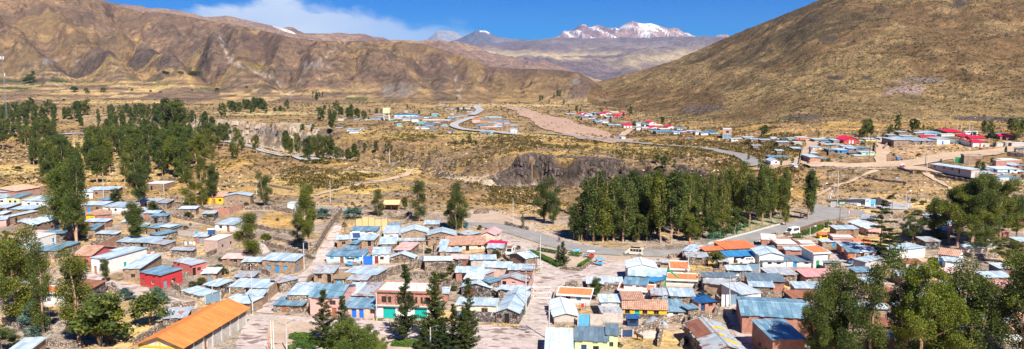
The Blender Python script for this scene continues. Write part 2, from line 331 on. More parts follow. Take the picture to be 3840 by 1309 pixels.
def build_terrain():
    NS, NY = 1000, 950
    s = np.linspace(-0.86, 0.86, NS)
    y = np.concatenate([[-30, 0, 25, 45], np.geomspace(60, 1250, 540), np.geomspace(1258, 17500, NY - 544)])
    X = s[None, :] * np.maximum(y, 40)[:, None]; Y = np.repeat(y[:, None], NS, 1)
    Z, lay, t, steep, rock, kn, U = height(X, Y, True)
    V = v_of(Z, np.maximum(Y, 20))
    # --- ground colours (earth, grass and rock; haze tint painted into the far puna)
    c = np.zeros(X.shape + (3,)); c[:] = (0.31, 0.192, 0.095)
    n1 = fbm(X / 30, Y / 30, 5, 101); n2 = fbm(X / 90, Y / 90, 4, 102); n3 = fbm(X / 12, Y / 12, 4, 103)
    c = lerp3(c, (0.45, 0.28, 0.098), sm(0.48, 0.6, n1))
    c = lerp3(c, (0.30, 0.20, 0.115), sm(0.55, 0.68, n2))
    scrub = 0.30 + 0.5 * sm(0.42, 0.6, n2)
    # village: trodden pale earth and rubble
    vil = 1 - sm(285, 345, Y + 60 * (n2 - 0.5) + 25 * sm(1300, 1500, U) * (1 - sm(3000, 3100, U)))
    c = lerp3(c, (0.38, 0.29, 0.22), vil); scrub = scrub * (1 - 0.85 * vil)
    c = lerp3(c, (0.50, 0.33, 0.14), vil * sm(0.55, 0.62, n3) * 0.7)
    def patch(u, v, ru, rv, col, st=1.0, sc_=None, soft=0.5):
        nonlocal c, scrub
        r = np.hypot((U - u) / ru, (V - v) / rv) + (n3 - 0.5) * 0.9
        f = (1 - sm(1 - soft, 1.0, r)) * st
        c = lerp3(c, col, f)
        if sc_ is not None: scrub = scrub * (1 - f) + sc_ * f
    base = lay == 0
    far = sm(560, 900, Y)
    c = lerp3(c, (0.36, 0.245, 0.125), far * 0.8)
    # meadow hill, dry grass patches, dirt
    for a in [(1250, 690, 420, 60, (0.46, 0.32, 0.115), 0.8, 0.2), (1400, 640, 260, 16, (0.56, 0.40, 0.15), 0.9, 0.1), (1400, 640, 120, 10, (0.62, 0.47, 0.2), 0.9, 0.0),
              (1040, 830, 90, 40, (0.50, 0.30, 0.09), 0.9, 0.0), (3360, 910, 150, 50, (0.60, 0.42, 0.17), 0.9, 0.0), (3300, 765, 160, 22, (0.60, 0.42, 0.17), 0.9, 0.0), (3500, 770, 150, 14, (0.6, 0.42, 0.17), 0.9, 0.0), (3160, 870, 110, 30, (0.66, 0.50, 0.22), 0.9, 0.0),
              (470, 1200, 110, 90, (0.62, 0.43, 0.17), 0.9, 0.0), (1730, 1030, 60, 40, (0.50, 0.34, 0.18), 0.9, 0.0), (2450, 1290, 160, 60, (0.52, 0.35, 0.14), 0.9, 0.0), (2630, 990, 60, 30, (0.52, 0.34, 0.1), 0.9, 0.0),
              (2640, 1240, 50, 60, (0.52, 0.35, 0.14), 0.9, 0.0), (60, 640, 150, 30, (0.55, 0.4, 0.17), 0.9, 0.1), (340, 560, 260, 50, (0.62, 0.46, 0.22), 0.9, 0.1), (480, 640, 200, 40, (0.56, 0.42, 0.2), 0.8, 0.1),
              (1830, 800, 150, 26, (0.47, 0.33, 0.22), 0.9, 0.05), (2680, 850, 130, 30, (0.45, 0.35, 0.25), 0.8, 0.0), (2870, 830, 120, 25, (0.42, 0.31, 0.2), 0.8, 0.0), (3000, 600, 250, 26, (0.43, 0.30, 0.2), 0.8, 0.1),
              (2720, 560, 120, 18, (0.45, 0.31, 0.2), 0.8, 0.1), (3400, 570, 420, 40, (0.42, 0.28, 0.18), 0.85, 0.1), (3750, 680, 120, 40, (0.46, 0.31, 0.2), 0.8, 0.1), (3300, 690, 260, 50, (0.38, 0.25, 0.14), 0.6, 0.3), (2330, 520, 120, 12, (0.43, 0.29, 0.19), 0.8, 0.1),
              (1700, 505, 500, 22, (0.44, 0.32, 0.12), 0.7, 0.55), (1700, 590, 500, 50, (0.36, 0.24, 0.13), 0.6, 0.8), (2330, 560, 400, 24, (0.46, 0.33, 0.12), 0.7, 0.5), (1900, 395, 350, 8, (0.55, 0.4, 0.2), 0.7, 0.1), (1000, 425, 250, 8, (0.6, 0.45, 0.2), 0.7, 0.1)]:
        patch(*a)
    # gorge rock
    rk = np.clip(steep * 1.1, 0, 1) * sm(290, 320, Y)
    white = (1 - sm(1150, 1300, U))
    rc = np.array((0.095, 0.075, 0.07))[None, None] * (1 - white[..., None]) + np.array((0.42, 0.34, 0.28))[None, None] * white[..., None]
    rc = rc * (0.7 + 0.7 * vn(X / 5, Y / 5, 7))[..., None]
    c = c * (1 - rk[..., None]) + rc * rk[..., None]
    c = lerp3(c, (0.40, 0.35, 0.32), np.where(base, rock * sm(0.9, 1.0, rock) * 0.6, 0))
    kr = np.where(base, sm(0.15, 0.5, kn) * sm(0.35, 0.55, rid(X / 40, Y / 40, 4, 33)), 0)
    c = lerp3(c, (0.25, 0.17, 0.125), kr)
    rk = np.maximum(rk, kr * 0.8); scrub = scrub * (1 - np.maximum(rk, rock * sm(0.9, 1, rock)))
    coarse = sm(900, 1600, Y)
    # right hill
    m = (lay == 1)[..., None]
    e1 = fbm(X / 160, Y / 260, 5, 111); e2 = fbm(X / 45, Y / 45, 4, 112)
    h1 = np.zeros_like(c); h1[:] = (0.175, 0.106, 0.052)
    h1 = lerp3(h1, (0.26, 0.175, 0.082), sm(0.50, 0.6, e1)); h1 = lerp3(h1, (0.115, 0.078, 0.042), sm(0.52, 0.64, fbm(X / 120, Y / 300, 4, 113)))
    h1 = lerp3(h1, (0.28, 0.185, 0.09), sm(0.55, 0.7, e2) * 0.8)
    h1 = lerp3(h1, (0.40, 0.28, 0.15), (1 - sm(0.0, 0.04, t)) * 0.5)
    c = np.where(m, h1, c); scrub = np.where(lay == 1, 0.72 + 0.2 * (e1 - 0.5), scrub)
    rr = (rid(X / 70, Y / 70, 4, 115) * 0.6 + vn(X / 25, Y / 25, 116) * 0.4)
    for (u_, v_, ru, rv, cl) in [(3385, 332, 95, 30, (0.62, 0.43, 0.35)), (3310, 352, 50, 20, (0.58, 0.40, 0.33)), (3120, 296, 40, 10, (0.13, 0.1, 0.08)), (3230, 290, 24, 8, (0.15, 0.12, 0.1)), (3420, 225, 30, 12, (0.13, 0.1, 0.08)), (2860, 190, 40, 9, (0.12, 0.09, 0.07)), (3260, 40, 60, 12, (0.13, 0.1, 0.08)), (3000, 440, 90, 14, (0.24, 0.18, 0.15)), (2620, 410, 70, 14, (0.26, 0.19, 0.15)), (3700, 60, 40, 14, (0.14, 0.1, 0.08)), (3740, 135, 40, 22, (0.17, 0.13, 0.11)), (3560, 15, 50, 22, (0.16, 0.12, 0.1)), (3835, 120, 30, 25, (0.14, 0.1, 0.09)), (2990, 68, 60, 14, (0.17, 0.12, 0.09)), (3080, 145, 40, 12, (0.16, 0.12, 0.09)), (2260, 372, 60, 10, (0.4, 0.28, 0.18)), (3440, 300, 90, 14, (0.4, 0.3, 0.24)), (3640, 445, 160, 10, (0.2, 0.16, 0.14))]:
        f = (1 - sm(0.6, 1.0, np.hypot((U - u_) / ru, (V - v_) / rv) + (rr - 0.5) * 2.6)) * (lay == 1)
        c = lerp3(c, cl, f); rk = np.maximum(rk, f); scrub = scrub * (1 - f)
    # left mountains
    e = fbm(X / 420, Y / 900, 5, 121); e3 = rid(X / 150 + Y / 700, Y / 500, 4, 122); e4 = fbm(X / 90, Y / 200, 4, 123)
    L = np.zeros_like(c); L[:] = (0.20, 0.132, 0.094)
    L = lerp3(L, (0.15, 0.108, 0.085), sm(0.5, 0.62, e)); L = lerp3(L, (0.27, 0.178, 0.095), sm(0.52, 0.62, fbm(X / 260, Y / 700, 5, 124)) * 0.9)
    L = lerp3(L, (0.27, 0.17, 0.085), (1 - sm(400, 1000, U)) * sm(0.25, 0.8, t) * 0.55)
    L = lerp3(L, (0.38, 0.25, 0.11), sm(0.60, 0.68, e4) * 0.6)
    L = lerp3(L, (0.13, 0.095, 0.07), sm(0.74, 0.84, e3) * 0.55)
    w_ = sm(0.60, 0.66, fbm(X / 45, Y / 130, 5, 125, 0.6)) * sm(0.5, 0.6, fbm(X / 260, Y / 400, 3, 129)) * sm(300, 700, U) * (1 - sm(0.5, 0.75, t)) * sm(0.03, 0.1, t)
    L = lerp3(L, (0.50, 0.43, 0.37), w_ * 0.55)
    # terraced fields at the foot
    cell = _h(np.floor(X / 55 + 0.6 * vn(X / 80, Y / 80, 5)), np.floor(Z / 4.5 + Y / 160), 9); ter = (1 - sm(0.05, 0.22, t)) * (1 - sm(1300, 1500, U))
    fld = np.where(cell[..., None] > 0.72, np.array((0.56, 0.40, 0.18)), np.where(cell[..., None] > 0.45, np.array((0.40, 0.27, 0.13)), np.where(cell[..., None] > 0.06, np.array((0.22, 0.15, 0.10)), np.array((0.10, 0.14, 0.04)))))
    L = L * (1 - (ter * 0.85)[..., None]) + fld * (ter * 0.85)[..., None]
    band = (np.floor(Z / 5) % 2) * 0.18
    L = L * (1 - band * (1 - sm(0.2, 0.5, t)))[..., None]
    c = np.where((lay == 2)[..., None], L, c)
    e6 = rid(X / 40, Y / 110, 4, 128)
    rl = np.where(lay == 2, sm(0.5, 0.66, fbm(X / 110, Y / 170, 5, 127)) * 0.7 * sm(0.06, 0.2, t) + w_, 0)
    rk = np.maximum(rk, rl * 0.8); scrub = np.where(lay == 2, 0.25 * (1 - ter), scrub)
    for (u_, v_, ru, rv, cl) in [(250, 225, 90, 20, (0.46, 0.42, 0.38)), (320, 232, 25, 18, (0.6, 0.55, 0.5)), (1190, 240, 110, 16, (0.5, 0.45, 0.4)), (1110, 243, 22, 10, (0.66, 0.6, 0.55)), (1440, 255, 60, 30, (0.45, 0.33, 0.27)), (1490, 345, 90, 34, (0.52, 0.43, 0.36)), (1400, 345, 22, 14, (0.6, 0.53, 0.47)), (1530, 300, 30, 16, (0.58, 0.5, 0.44)), (1560, 180, 60, 16, (0.3, 0.19, 0.14)), (1970, 345, 18, 45, (0.48, 0.4, 0.33)), (515, 318, 40, 12, (0.50, 0.31, 0.12)), (235, 347, 32, 9, (0.08, 0.07, 0.06)), (300, 350, 26, 7, (0.09, 0.11, 0.05)), (715, 288, 26, 9, (0.07, 0.11, 0.03)), (780, 273, 40, 5, (0.13, 0.17, 0.06)), (850, 300, 120, 22, (0.45, 0.30, 0.13)), (975, 245, 60, 40, (0.40, 0.27, 0.12)), (1000, 250, 40, 14, (0.4, 0.32, 0.08)), (1010, 330, 60, 30, (0.13, 0.11, 0.08)), (1890, 280, 20, 8, (0.06, 0.05, 0.05))]:
        f = (1 - sm(0.5, 1.0, np.hypot((U - u_) / ru, (V - v_) / rv) + (e6 - 0.42) * 3.0)) * (lay == 2)
        c = lerp3(c, cl, f * 0.6); rk = np.maximum(rk, f * 0.8)
    for pts, wd, dp in (GUL[1], GUL[0], GUL[6]):
        d_, al_ = seg_dist(U + 26 * (vn(V / 22, U / 60, 91) - .5), V, pts); f = (lay == 2) * np.exp(-(d_ / 6.0) ** 2) * sm(0.4, 0.6, vn(U / 9, V / 9, 93)) * 0.7; c = lerp3(c, (0.50, 0.42, 0.35), f)
    # plateau ridge, purple slopes, puna with blue-purple haze painted in, volcanoes
    g5 = fbm(X / 700, Y / 1500, 5, 131)
    for i, (ca, cb) in {3: ((0.20, 0.13, 0.115), (0.28, 0.19, 0.14)), 4: ((0.25, 0.165, 0.12), (0.36, 0.25, 0.155)), 5: ((0.155, 0.12, 0.125), (0.30, 0.235, 0.165)), 6: ((0.13, 0.13, 0.16), (0.2, 0.18, 0.2)), 7: ((0.22, 0.15, 0.15), (0.34, 0.23, 0.20)), 8: ((0.30, 0.31, 0.36), (0.62, 0.63, 0.68))}.items():
        q = np.zeros_like(c); q[:] = ca; q = lerp3(q, cb, sm(0.42, 0.6, g5))
        c = np.where((lay == i)[..., None], q, c); scrub = np.where(lay == i, 0.0, scrub)
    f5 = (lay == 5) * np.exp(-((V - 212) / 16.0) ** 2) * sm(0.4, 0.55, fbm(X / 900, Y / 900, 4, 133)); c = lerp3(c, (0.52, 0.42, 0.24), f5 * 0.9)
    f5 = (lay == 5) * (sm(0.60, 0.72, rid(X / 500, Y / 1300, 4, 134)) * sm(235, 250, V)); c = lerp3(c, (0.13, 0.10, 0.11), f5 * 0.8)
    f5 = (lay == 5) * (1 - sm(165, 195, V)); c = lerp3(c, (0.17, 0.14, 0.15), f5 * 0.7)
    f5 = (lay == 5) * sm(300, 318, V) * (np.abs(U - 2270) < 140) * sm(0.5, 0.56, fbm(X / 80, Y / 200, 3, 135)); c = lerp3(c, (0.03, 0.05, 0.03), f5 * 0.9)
    c = np.where(((lay == 3) & (np.hypot((U - 1085) / 40, (V - 112 + (U - 1085) * -0.35) / 5) < 1))[..., None], np.array((0.62, 0.6, 0.6)), c)
    sn_ = rid((X + 0.3 * Y) / 160, Y / 1800, 5, 136, 0.6)
    snow = (lay == 7) * sm(0.64, 0.74, sn_ + 0.20 * np.exp(-((U - 2400) / 95) ** 2) + 0.06 * np.exp(-((U - 2170) / 70) ** 2) - 0.02 - 0.26 * (1 - sm(0.28, 0.85, t)))
    c = np.where((lay == 7)[..., None], lerp3(c, (0.46, 0.29, 0.24), sm(0.5, 0.62, fbm(X / 200, Y / 500, 4, 138)) * 0.7), c)
    c = lerp3(c, (0.92, 0.90, 0.90), snow * 0.9)
    f6 = (lay == 6) * sm(0.88, 0.97, t) * (U > 1800) * (U < 1840); c = lerp3(c, (0.8, 0.8, 0.82), f6)
    # mesh
    nv = NS * len(y)
    co = np.stack([X, Y, Z], -1).reshape(-1, 3)
    me = bpy.data.meshes.new('ground'); ny = len(y)
    me.vertices.add(nv); me.vertices.foreach_set('co', co.astype(np.float32).ravel())
    i0 = (np.arange(ny - 1)[:, None] * NS + np.arange(NS - 1)[None]).ravel()
    q = np.stack([i0, i0 + 1, i0 + NS + 1, i0 + NS], -1).ravel()
    nf = len(i0); me.loops.add(nf * 4); me.loops.foreach_set('vertex_index', q.astype(np.int32))
    me.polygons.add(nf); me.polygons.foreach_set('loop_start', (np.arange(nf) * 4).astype(np.int32)); me.polygons.foreach_set('loop_total', np.full(nf, 4, np.int32))
    me.polygons.foreach_set('use_smooth', np.ones(nf, bool))
    me.update()
    at = me.color_attributes.new('col', 'FLOAT_COLOR', 'POINT')
    at.data.foreach_set('color', np.concatenate([np.clip(c, 0, 1), np.ones(c.shape[:2] + (1,))], -1).astype(np.float32).ravel())
    at = me.color_attributes.new('kind', 'FLOAT_COLOR', 'POINT')
    kk = np.stack([np.clip(scrub, 0, 1), np.clip(rk, 0, 1), coarse, np.ones_like(coarse)], -1)
    at.data.foreach_set('color', kk.astype(np.float32).ravel())
    me.materials.append(MATS['earth'])
    o = bpy.data.objects.new('ground', me); COL.objects.link(o); o['kind'] = 'structure'
    return o
build_terrain()
# ------------------------------------------------------------------ building, plant and road materials
def uvm(t): return N(t, 'ShaderNodeUVMap').outputs[0]
def rand(t): return N(t, 'ShaderNodeObjectInfo').outputs['Random']
def tint(t, c, lo=0.82, hi=1.15):
    return mixc(t, 1.0, c, ramp(t, rand(t), [(0, lo), (1, hi)]), 'MULTIPLY')
def brickn(t, vec, w_, h_, mortar=0.02, c1=(1, 1, 1), c2=(0.6, 0.6, 0.6), cm=(0.4, 0.4, 0.4), off=0.5):
    n = N(t, 'ShaderNodeTexBrick'); t.links.new(vec, n.inputs[0]); n.offset = off
    for k_, v_ in (('Color1', c1), ('Color2', c2), ('Mortar', cm)): n.inputs[k_].default_value = c1[:0] + v_ + (1,)
    n.inputs['Scale'].default_value = 1; n.inputs['Mortar Size'].default_value = mortar; n.inputs['Brick Width'].default_value = w_; n.inputs['Row Height'].default_value = h_
    return n
def mat_plaster(name, col, dirt=0.5, dcol=(0.30, 0.22, 0.16)):
    m, t, b = newmat(name, 0.85, 0.2); P = geo(t)
    n = noise(t, P, 0.9, 8, 0.7); n2 = noise(t, P, 3.5, 5, 0.7)
    c = mixc(t, ramp(t, n, [(0.48, 0.0), (0.72, dirt)]), col, dcol)
    c = mixc(t, 1.0, c, ramp(t, n2, [(0.3, 0.84), (0.7, 1.08)]), 'MULTIPLY')
    sep = N(t, 'ShaderNodeSeparateXYZ'); t.links.new(uvm(t), sep.inputs[0])      # splashed earth low on the wall
    low = math_(t, 'ADD', sep.outputs[1], math_(t, 'MULTIPLY', n, -0.9))
    c = mixc(t, ramp(t, low, [(0.0, 0.75 * min(1, dirt * 2)), (0.12, 0.0)]), c, dcol)
    t.links.new(c, b.inputs['Base Color']); bump(t, b, n2, 0.4, 0.03); return m
def mat_masonry(name, c1, c2, cm, w_, h_, mo, var=0.5):
    m, t, b = newmat(name, 0.92, 0.1); P = geo(t)
    br = brickn(t, uvm(t), w_, h_, mo, c1, c2, cm)
    n = noise(t, P, 1.2, 8, 0.7)
    c = mixc(t, 1.0, br.outputs[0], ramp(t, n, [(0.3, 1 - var), (0.5, 1.0), (0.72, 1 + var * 0.8)]), 'MULTIPLY')
    c = tint(t, c); t.links.new(c, b.inputs['Base Color'])
    bump(t, b, math_(t, 'ADD', math_(t, 'MULTIPLY', br.outputs[1], -0.8), n), 0.6, 0.05); return m
def mat_stone(name, dark=(0.13, 0.10, 0.085), mid=(0.36, 0.27, 0.20), light=(0.58, 0.48, 0.39), s=2.6):
    m, t, b = newmat(name, 0.95, 0.1); P = geo(t)
    v_ = N(t, 'ShaderNodeTexVoronoi'); v_.inputs['Scale'].default_value = s; t.links.new(P, v_.inputs[0])
    d_ = N(t, 'ShaderNodeTexVoronoi', feature='DISTANCE_TO_EDGE'); d_.inputs['Scale'].default_value = s; t.links.new(P, d_.inputs[0])
    sp_ = N(t, 'ShaderNodeSeparateColor'); t.links.new(v_.outputs['Color'], sp_.inputs[0])
    c = ramp(t, sp_.outputs[0], [(0.0, dark), (0.45, mid), (1.0, light)])
    c = mixc(t, ramp(t, d_.outputs[0], [(0.02, 1.0), (0.10, 0.0)]), c, tuple(x * 0.45 for x in mid))
    c = mixc(t, 1.0, c, ramp(t, noise(t, P, 0.5, 6), [(0.3, 0.7), (0.7, 1.25)]), 'MULTIPLY')
    t.links.new(tint(t, c, 0.85, 1.1), b.inputs['Base Color'])
    bump(t, b, ramp(t, d_.outputs[0], [(0.0, 0.0), (0.2, 1.0)]), 0.9, 0.12); return m
def mat_tin(name, ca, cb, rust=0.0, rcol=(0.22, 0.075, 0.03), metal=0.08, rough=0.42):
    m, t, b = newmat(name, rough, 0.5, metal); U_ = uvm(t)
    br = brickn(t, U_, 2.4, 0.86, 0.012, (1, 1, 1), (0.0, 0.0, 0.0), (0.25, 0.25, 0.25), 0.37)
    mp = N(t, 'ShaderNodeMapping'); mp.inputs['Rotation'].default_value = (0, 0, math.pi / 2); t.links.new(U_, mp.inputs[0]); t.links.new(mp.outputs[0], br.inputs[0])
    k = N(t, 'ShaderNodeSeparateColor'); t.links.new(br.outputs[0], k.inputs[0])
    c = mixc(t, k.outputs[0], ca, cb)
    mp2 = N(t, 'ShaderNodeMapping'); mp2.inputs['Scale'].default_value = (3.2, 0.35, 1); t.links.new(U_, mp2.inputs[0])
    P = geo(t); n = noise(t, mp2.outputs[0], 1.0, 6, 0.65); n3 = noise(t, P, 0.6, 6, 0.6)
    c = mixc(t, 1.0, c, ramp(t, n, [(0.28, 0.74), (0.5, 1.0), (0.7, 1.18)]), 'MULTIPLY')
    w_ = N(t, 'ShaderNodeTexWave', wave_type='BANDS', bands_direction='X'); w_.inputs['Scale'].default_value = 1.25; t.links.new(U_, w_.inputs[0])
    c = mixc(t, 1.0, c, ramp(t, w_.outputs[0], [(0, 0.86), (1, 1.06)]), 'MULTIPLY')
    c = mixc(t, br.outputs[1], c, tuple(x * 0.45 for x in ca))
    rs = math_(t, 'ADD', n3, math_(t, 'MULTIPLY', math_(t, 'SUBTRACT', k.outputs[0], 0.5), 0.22))
    rs = math_(t, 'ADD', rs, math_(t, 'MULTIPLY', math_(t, 'SUBTRACT', n, 0.5), 0.5))
    e = 0.78 - 0.42 * rust
    c = mixc(t, ramp(t, rs, [(e, 0.0), (e + 0.07, 0.9)]), c, mixc(t, n, rcol, tuple(min(1, x * 2.4) for x in rcol)))
    c = tint(t, c, 0.86, 1.1); t.links.new(c, b.inputs['Base Color'])
    bump(t, b, w_.outputs[0], 0.5, 0.04); return m
def mat_tile(name, ca, cb, dark=(0.25, 0.14, 0.10)):
    m, t, b = newmat(name, 0.85, 0.2); U_ = uvm(t)
    br = brickn(t, U_, 0.36, 0.42, 0.03, ca, cb, dark, 0.0)
    c = mixc(t, 1.0, br.outputs[0], ramp(t, noise(t, geo(t), 0.8, 7, 0.65), [(0.3, 0.68), (0.7, 1.25)]), 'MULTIPLY')
    t.links.new(c, b.inputs['Base Color']); bump(t, b, noise(t, geo(t), 6, 3), 0.5, 0.03); return m
def mat_flatc(name, col, rough=0.6, metal=0.0, var=0.25, scale=2.0, spec=0.4):
    m, t, b = newmat(name, rough, spec, metal)
    c = mixc(t, 1.0, col, ramp(t, noise(t, geo(t), scale, 5, 0.6), [(0.3, 1 - var), (0.7, 1 + var)]), 'MULTIPLY')
    t.links.new(c, b.inputs['Base Color']); return m
def mat_leaf(name, ca, cb, cc=None):
    m, t, b = newmat(name, 0.6, 0.3)
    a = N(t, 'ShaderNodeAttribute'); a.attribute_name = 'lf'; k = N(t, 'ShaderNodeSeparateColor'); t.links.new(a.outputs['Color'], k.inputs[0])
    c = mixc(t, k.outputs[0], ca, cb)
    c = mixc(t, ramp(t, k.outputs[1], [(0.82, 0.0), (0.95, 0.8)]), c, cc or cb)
    c = mixc(t, 1.0, c, ramp(t, rand(t), [(0, (0.65, 0.78, 0.85)), (0.5, (1, 1, 1)), (1, (1.42, 1.25, 0.8))]), 'MULTIPLY')
    t.links.new(c, b.inputs['Base Color'])
    tr = N(t, 'ShaderNodeBsdfTranslucent'); t.links.new(mixc(t, 1.0, c, (1.3, 1.35, 0.5), 'MULTIPLY'), tr.inputs[0])
    mx = N(t, 'ShaderNodeMixShader'); mx.inputs[0].default_value = 0.28; t.links.new(b.outputs[0], mx.inputs[1]); t.links.new(tr.outputs[0], mx.inputs[2])
    t.links.new(mx.outputs[0], t.nodes['Material Output'].inputs[0]); return m
def mat_glass(name):
    m, t, b = newmat(name, 0.08, 0.6); b.inputs['Base Color'].default_value = (0.02, 0.025, 0.03, 1); return m
M = MATS
M['white'] = mat_plaster('white plaster', (0.80, 0.79, 0.75), 0.45, (0.50, 0.42, 0.34)); M['plaster'] = mat_plaster('bare cement plaster', (0.56, 0.50, 0.45), 0.7)
M['pinkwall'] = mat_plaster('pink paint', (0.74, 0.40, 0.36), 0.5); M['red'] = mat_plaster('red paint', (0.56, 0.045, 0.05), 0.25); M['redpink'] = mat_plaster('faded red paint', (0.62, 0.16, 0.14), 0.5)
M['yellow'] = mat_plaster('yellow paint', (0.85, 0.52, 0.02), 0.2); M['paleyellow'] = mat_plaster('pale yellow paint', (0.82, 0.72, 0.36), 0.4); M['cream'] = mat_plaster('cream plaster', (0.72, 0.64, 0.50), 0.6)
M['lime'] = mat_plaster('pale green paint', (0.62, 0.80, 0.42), 0.4); M['paleblue'] = mat_plaster('pale blue paint', (0.62, 0.82, 0.88), 0.3); M['bluewall'] = mat_plaster('blue paint', (0.03, 0.25, 0.70), 0.2)
M['turq'] = mat_plaster('turquoise paint', (0.12, 0.60, 0.62), 0.2); M['green'] = mat_plaster('green paint', (0.05, 0.32, 0.12), 0.2)
M['adobe'] = mat_masonry('adobe blocks', (0.44, 0.31, 0.21), (0.34, 0.23, 0.155), (0.24, 0.165, 0.11), 0.5, 0.2, 0.02)
M['brick'] = mat_masonry('fired brick', (0.50, 0.22, 0.15), (0.40, 0.16, 0.105), (0.46, 0.38, 0.32), 0.26, 0.12, 0.012, 0.35)
M['brickpale'] = mat_masonry('pale brick', (0.60, 0.42, 0.35), (0.52, 0.36, 0.30), (0.55, 0.48, 0.42), 0.3, 0.2, 0.012, 0.3)
M['block'] = mat_masonry('cement block', (0.62, 0.58, 0.52), (0.52, 0.48, 0.43), (0.40, 0.37, 0.33), 0.4, 0.2, 0.015, 0.25)
M['stone'] = mat_stone('field stone'); M['darkstone'] = mat_stone('dark volcanic stone', (0.07, 0.065, 0.065), (0.22, 0.19, 0.175), (0.42, 0.38, 0.35)); M['paving'] = mat_stone('paving', (0.34, 0.26, 0.235), (0.60, 0.50, 0.46), (0.70, 0.62, 0.58), 1.2)
M['tin'] = mat_tin('galvanised sheet', (0.37, 0.50, 0.60), (0.66, 0.75, 0.80), 0.14); M['tinblue'] = mat_tin('blue-grey sheet', (0.13, 0.26, 0.36), (0.30, 0.46, 0.55), 0.06, metal=0.15)  # tin: sky reflection painted into the sheet as pale blue
M['tindark'] = mat_tin('dark grey sheet', (0.14, 0.20, 0.25), (0.21, 0.29, 0.34), 0.05, metal=0.15); M['tinwhite'] = mat_tin('bright sheet', (0.58, 0.68, 0.74), (0.76, 0.80, 0.83), 0.10)
M['tinold'] = mat_tin('old sheet', (0.42, 0.46, 0.50), (0.58, 0.62, 0.64), 0.42); M['rust'] = mat_tin('rusted sheet', (0.30, 0.12, 0.06), (0.45, 0.2, 0.11), 0.5)
M['navy'] = mat_tin('navy sheet', (0.02, 0.10, 0.26), (0.03, 0.13, 0.32), 0, metal=0.1); M['bright'] = mat_tin('bright blue sheet', (0.04, 0.25, 0.52), (0.06, 0.30, 0.6), 0, metal=0.1)
M['orange'] = mat_tin('orange sheet', (0.80, 0.20, 0.075), (0.86, 0.24, 0.09), 0, metal=0.0, rough=0.6); M['amber'] = mat_tin('amber roofing', (0.62, 0.21, 0.05), (0.74, 0.27, 0.065), 0.06, (0.35, 0.12, 0.05), 0.0, 0.75)
M['crimson'] = mat_tin('crimson sheet', (0.72, 0.012, 0.06), (0.8, 0.02, 0.08), 0, metal=0.0, rough=0.5); M['pinktin'] = mat_tin('faded pink sheet', (0.66, 0.40, 0.36), (0.74, 0.50, 0.46), 0.15, metal=0.0, rough=0.7)
M['redtin'] = mat_tin('weathered red sheet', (0.66, 0.30, 0.30), (0.74, 0.36, 0.36), 0.12, metal=0.0, rough=0.7)
M['tile'] = mat_tile('clay tile', (0.66, 0.40, 0.29), (0.54, 0.31, 0.22)); M['flat'] = mat_plaster('cement roof', (0.72, 0.66, 0.60), 0.3)
M['thatch'] = mat_flatc('dry thatch', (0.28, 0.19, 0.11), 1.0, 0, 0.5, 6)
for k_, c_ in {'blue': (0.02, 0.28, 0.62), 'brightblue': (0.01, 0.16, 0.72), 'teal': (0.0, 0.42, 0.36), 'wood': (0.30, 0.11, 0.05), 'darkred': (0.22, 0.04, 0.03), 'dark': (0.03, 0.025, 0.025), 'greygate': (0.20, 0.30, 0.38), 'grass': (0.03, 0.35, 0.12), 'navyd': (0.02, 0.06, 0.16), 'skyblue': (0.10, 0.42, 0.68), 'yellowp': (0.80, 0.50, 0.02), 'whitep': (0.82, 0.82, 0.80), 'redp': (0.65, 0.03, 0.03), 'pinkp': (0.75, 0.12, 0.3), 'purplep': (0.22, 0.03, 0.16), 'beigep': (0.62, 0.55, 0.44), 'black': (0.015, 0.015, 0.015), 'sign': (0.0, 0.18, 0.09), 'cloth': (0.30, 0.33, 0.37), 'orangep': (0.75, 0.16, 0.02), 'skin': (0.30, 0.16, 0.10), 'denim': (0.05, 0.09, 0.2), 'fur': (0.055, 0.032, 0.022)}.items():
    M[k_] = mat_flatc(k_, c_, 0.55, 0, 0.12)
M['concrete'] = mat_flatc('concrete', (0.55, 0.52, 0.48), 0.8, 0, 0.2); M['steel'] = mat_flatc('steel', (0.42, 0.43, 0.44), 0.4, 0.6, 0.1); M['wire'] = mat_flatc('wire', (0.05, 0.05, 0.05), 0.6, 0, 0.05)
M['bark'] = mat_flatc('eucalyptus bark', (0.42, 0.27, 0.16), 0.9, 0, 0.45, 1.2); M['darkbark'] = mat_flatc('dark bark', (0.13, 0.085, 0.055), 0.95, 0, 0.4, 2); M['rubber'] = mat_flatc('rubber', (0.02, 0.02, 0.02), 0.8, 0, 0.1)
M['timber'] = mat_flatc('weathered timber', (0.20, 0.12, 0.07), 0.9, 0, 0.3, 3); M['glass'] = mat_glass('window glass')
M['euc'] = mat_leaf('eucalyptus leaf', (0.038, 0.062, 0.013), (0.14, 0.175, 0.03), (0.30, 0.26, 0.055)); M['eucl'] = mat_leaf('fresh eucalyptus leaf', (0.07, 0.11, 0.015), (0.16, 0.20, 0.03), (0.26, 0.24, 0.05))
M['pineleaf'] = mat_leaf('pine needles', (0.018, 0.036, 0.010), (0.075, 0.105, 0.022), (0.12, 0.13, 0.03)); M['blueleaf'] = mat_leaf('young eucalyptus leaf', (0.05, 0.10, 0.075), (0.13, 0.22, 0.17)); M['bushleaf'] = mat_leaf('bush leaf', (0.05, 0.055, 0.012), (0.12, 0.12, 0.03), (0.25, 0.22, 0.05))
M['hedge'] = mat_leaf('hedge leaf', (0.05, 0.12, 0.015), (0.11, 0.20, 0.03)); M['scrub'] = mat_leaf('scrub leaf', (0.06, 0.055, 0.024), (0.14, 0.115, 0.045), (0.30, 0.22, 0.08)); M['drygrass'] = mat_leaf('dry grass', (0.42, 0.29, 0.10), (0.60, 0.43, 0.17))
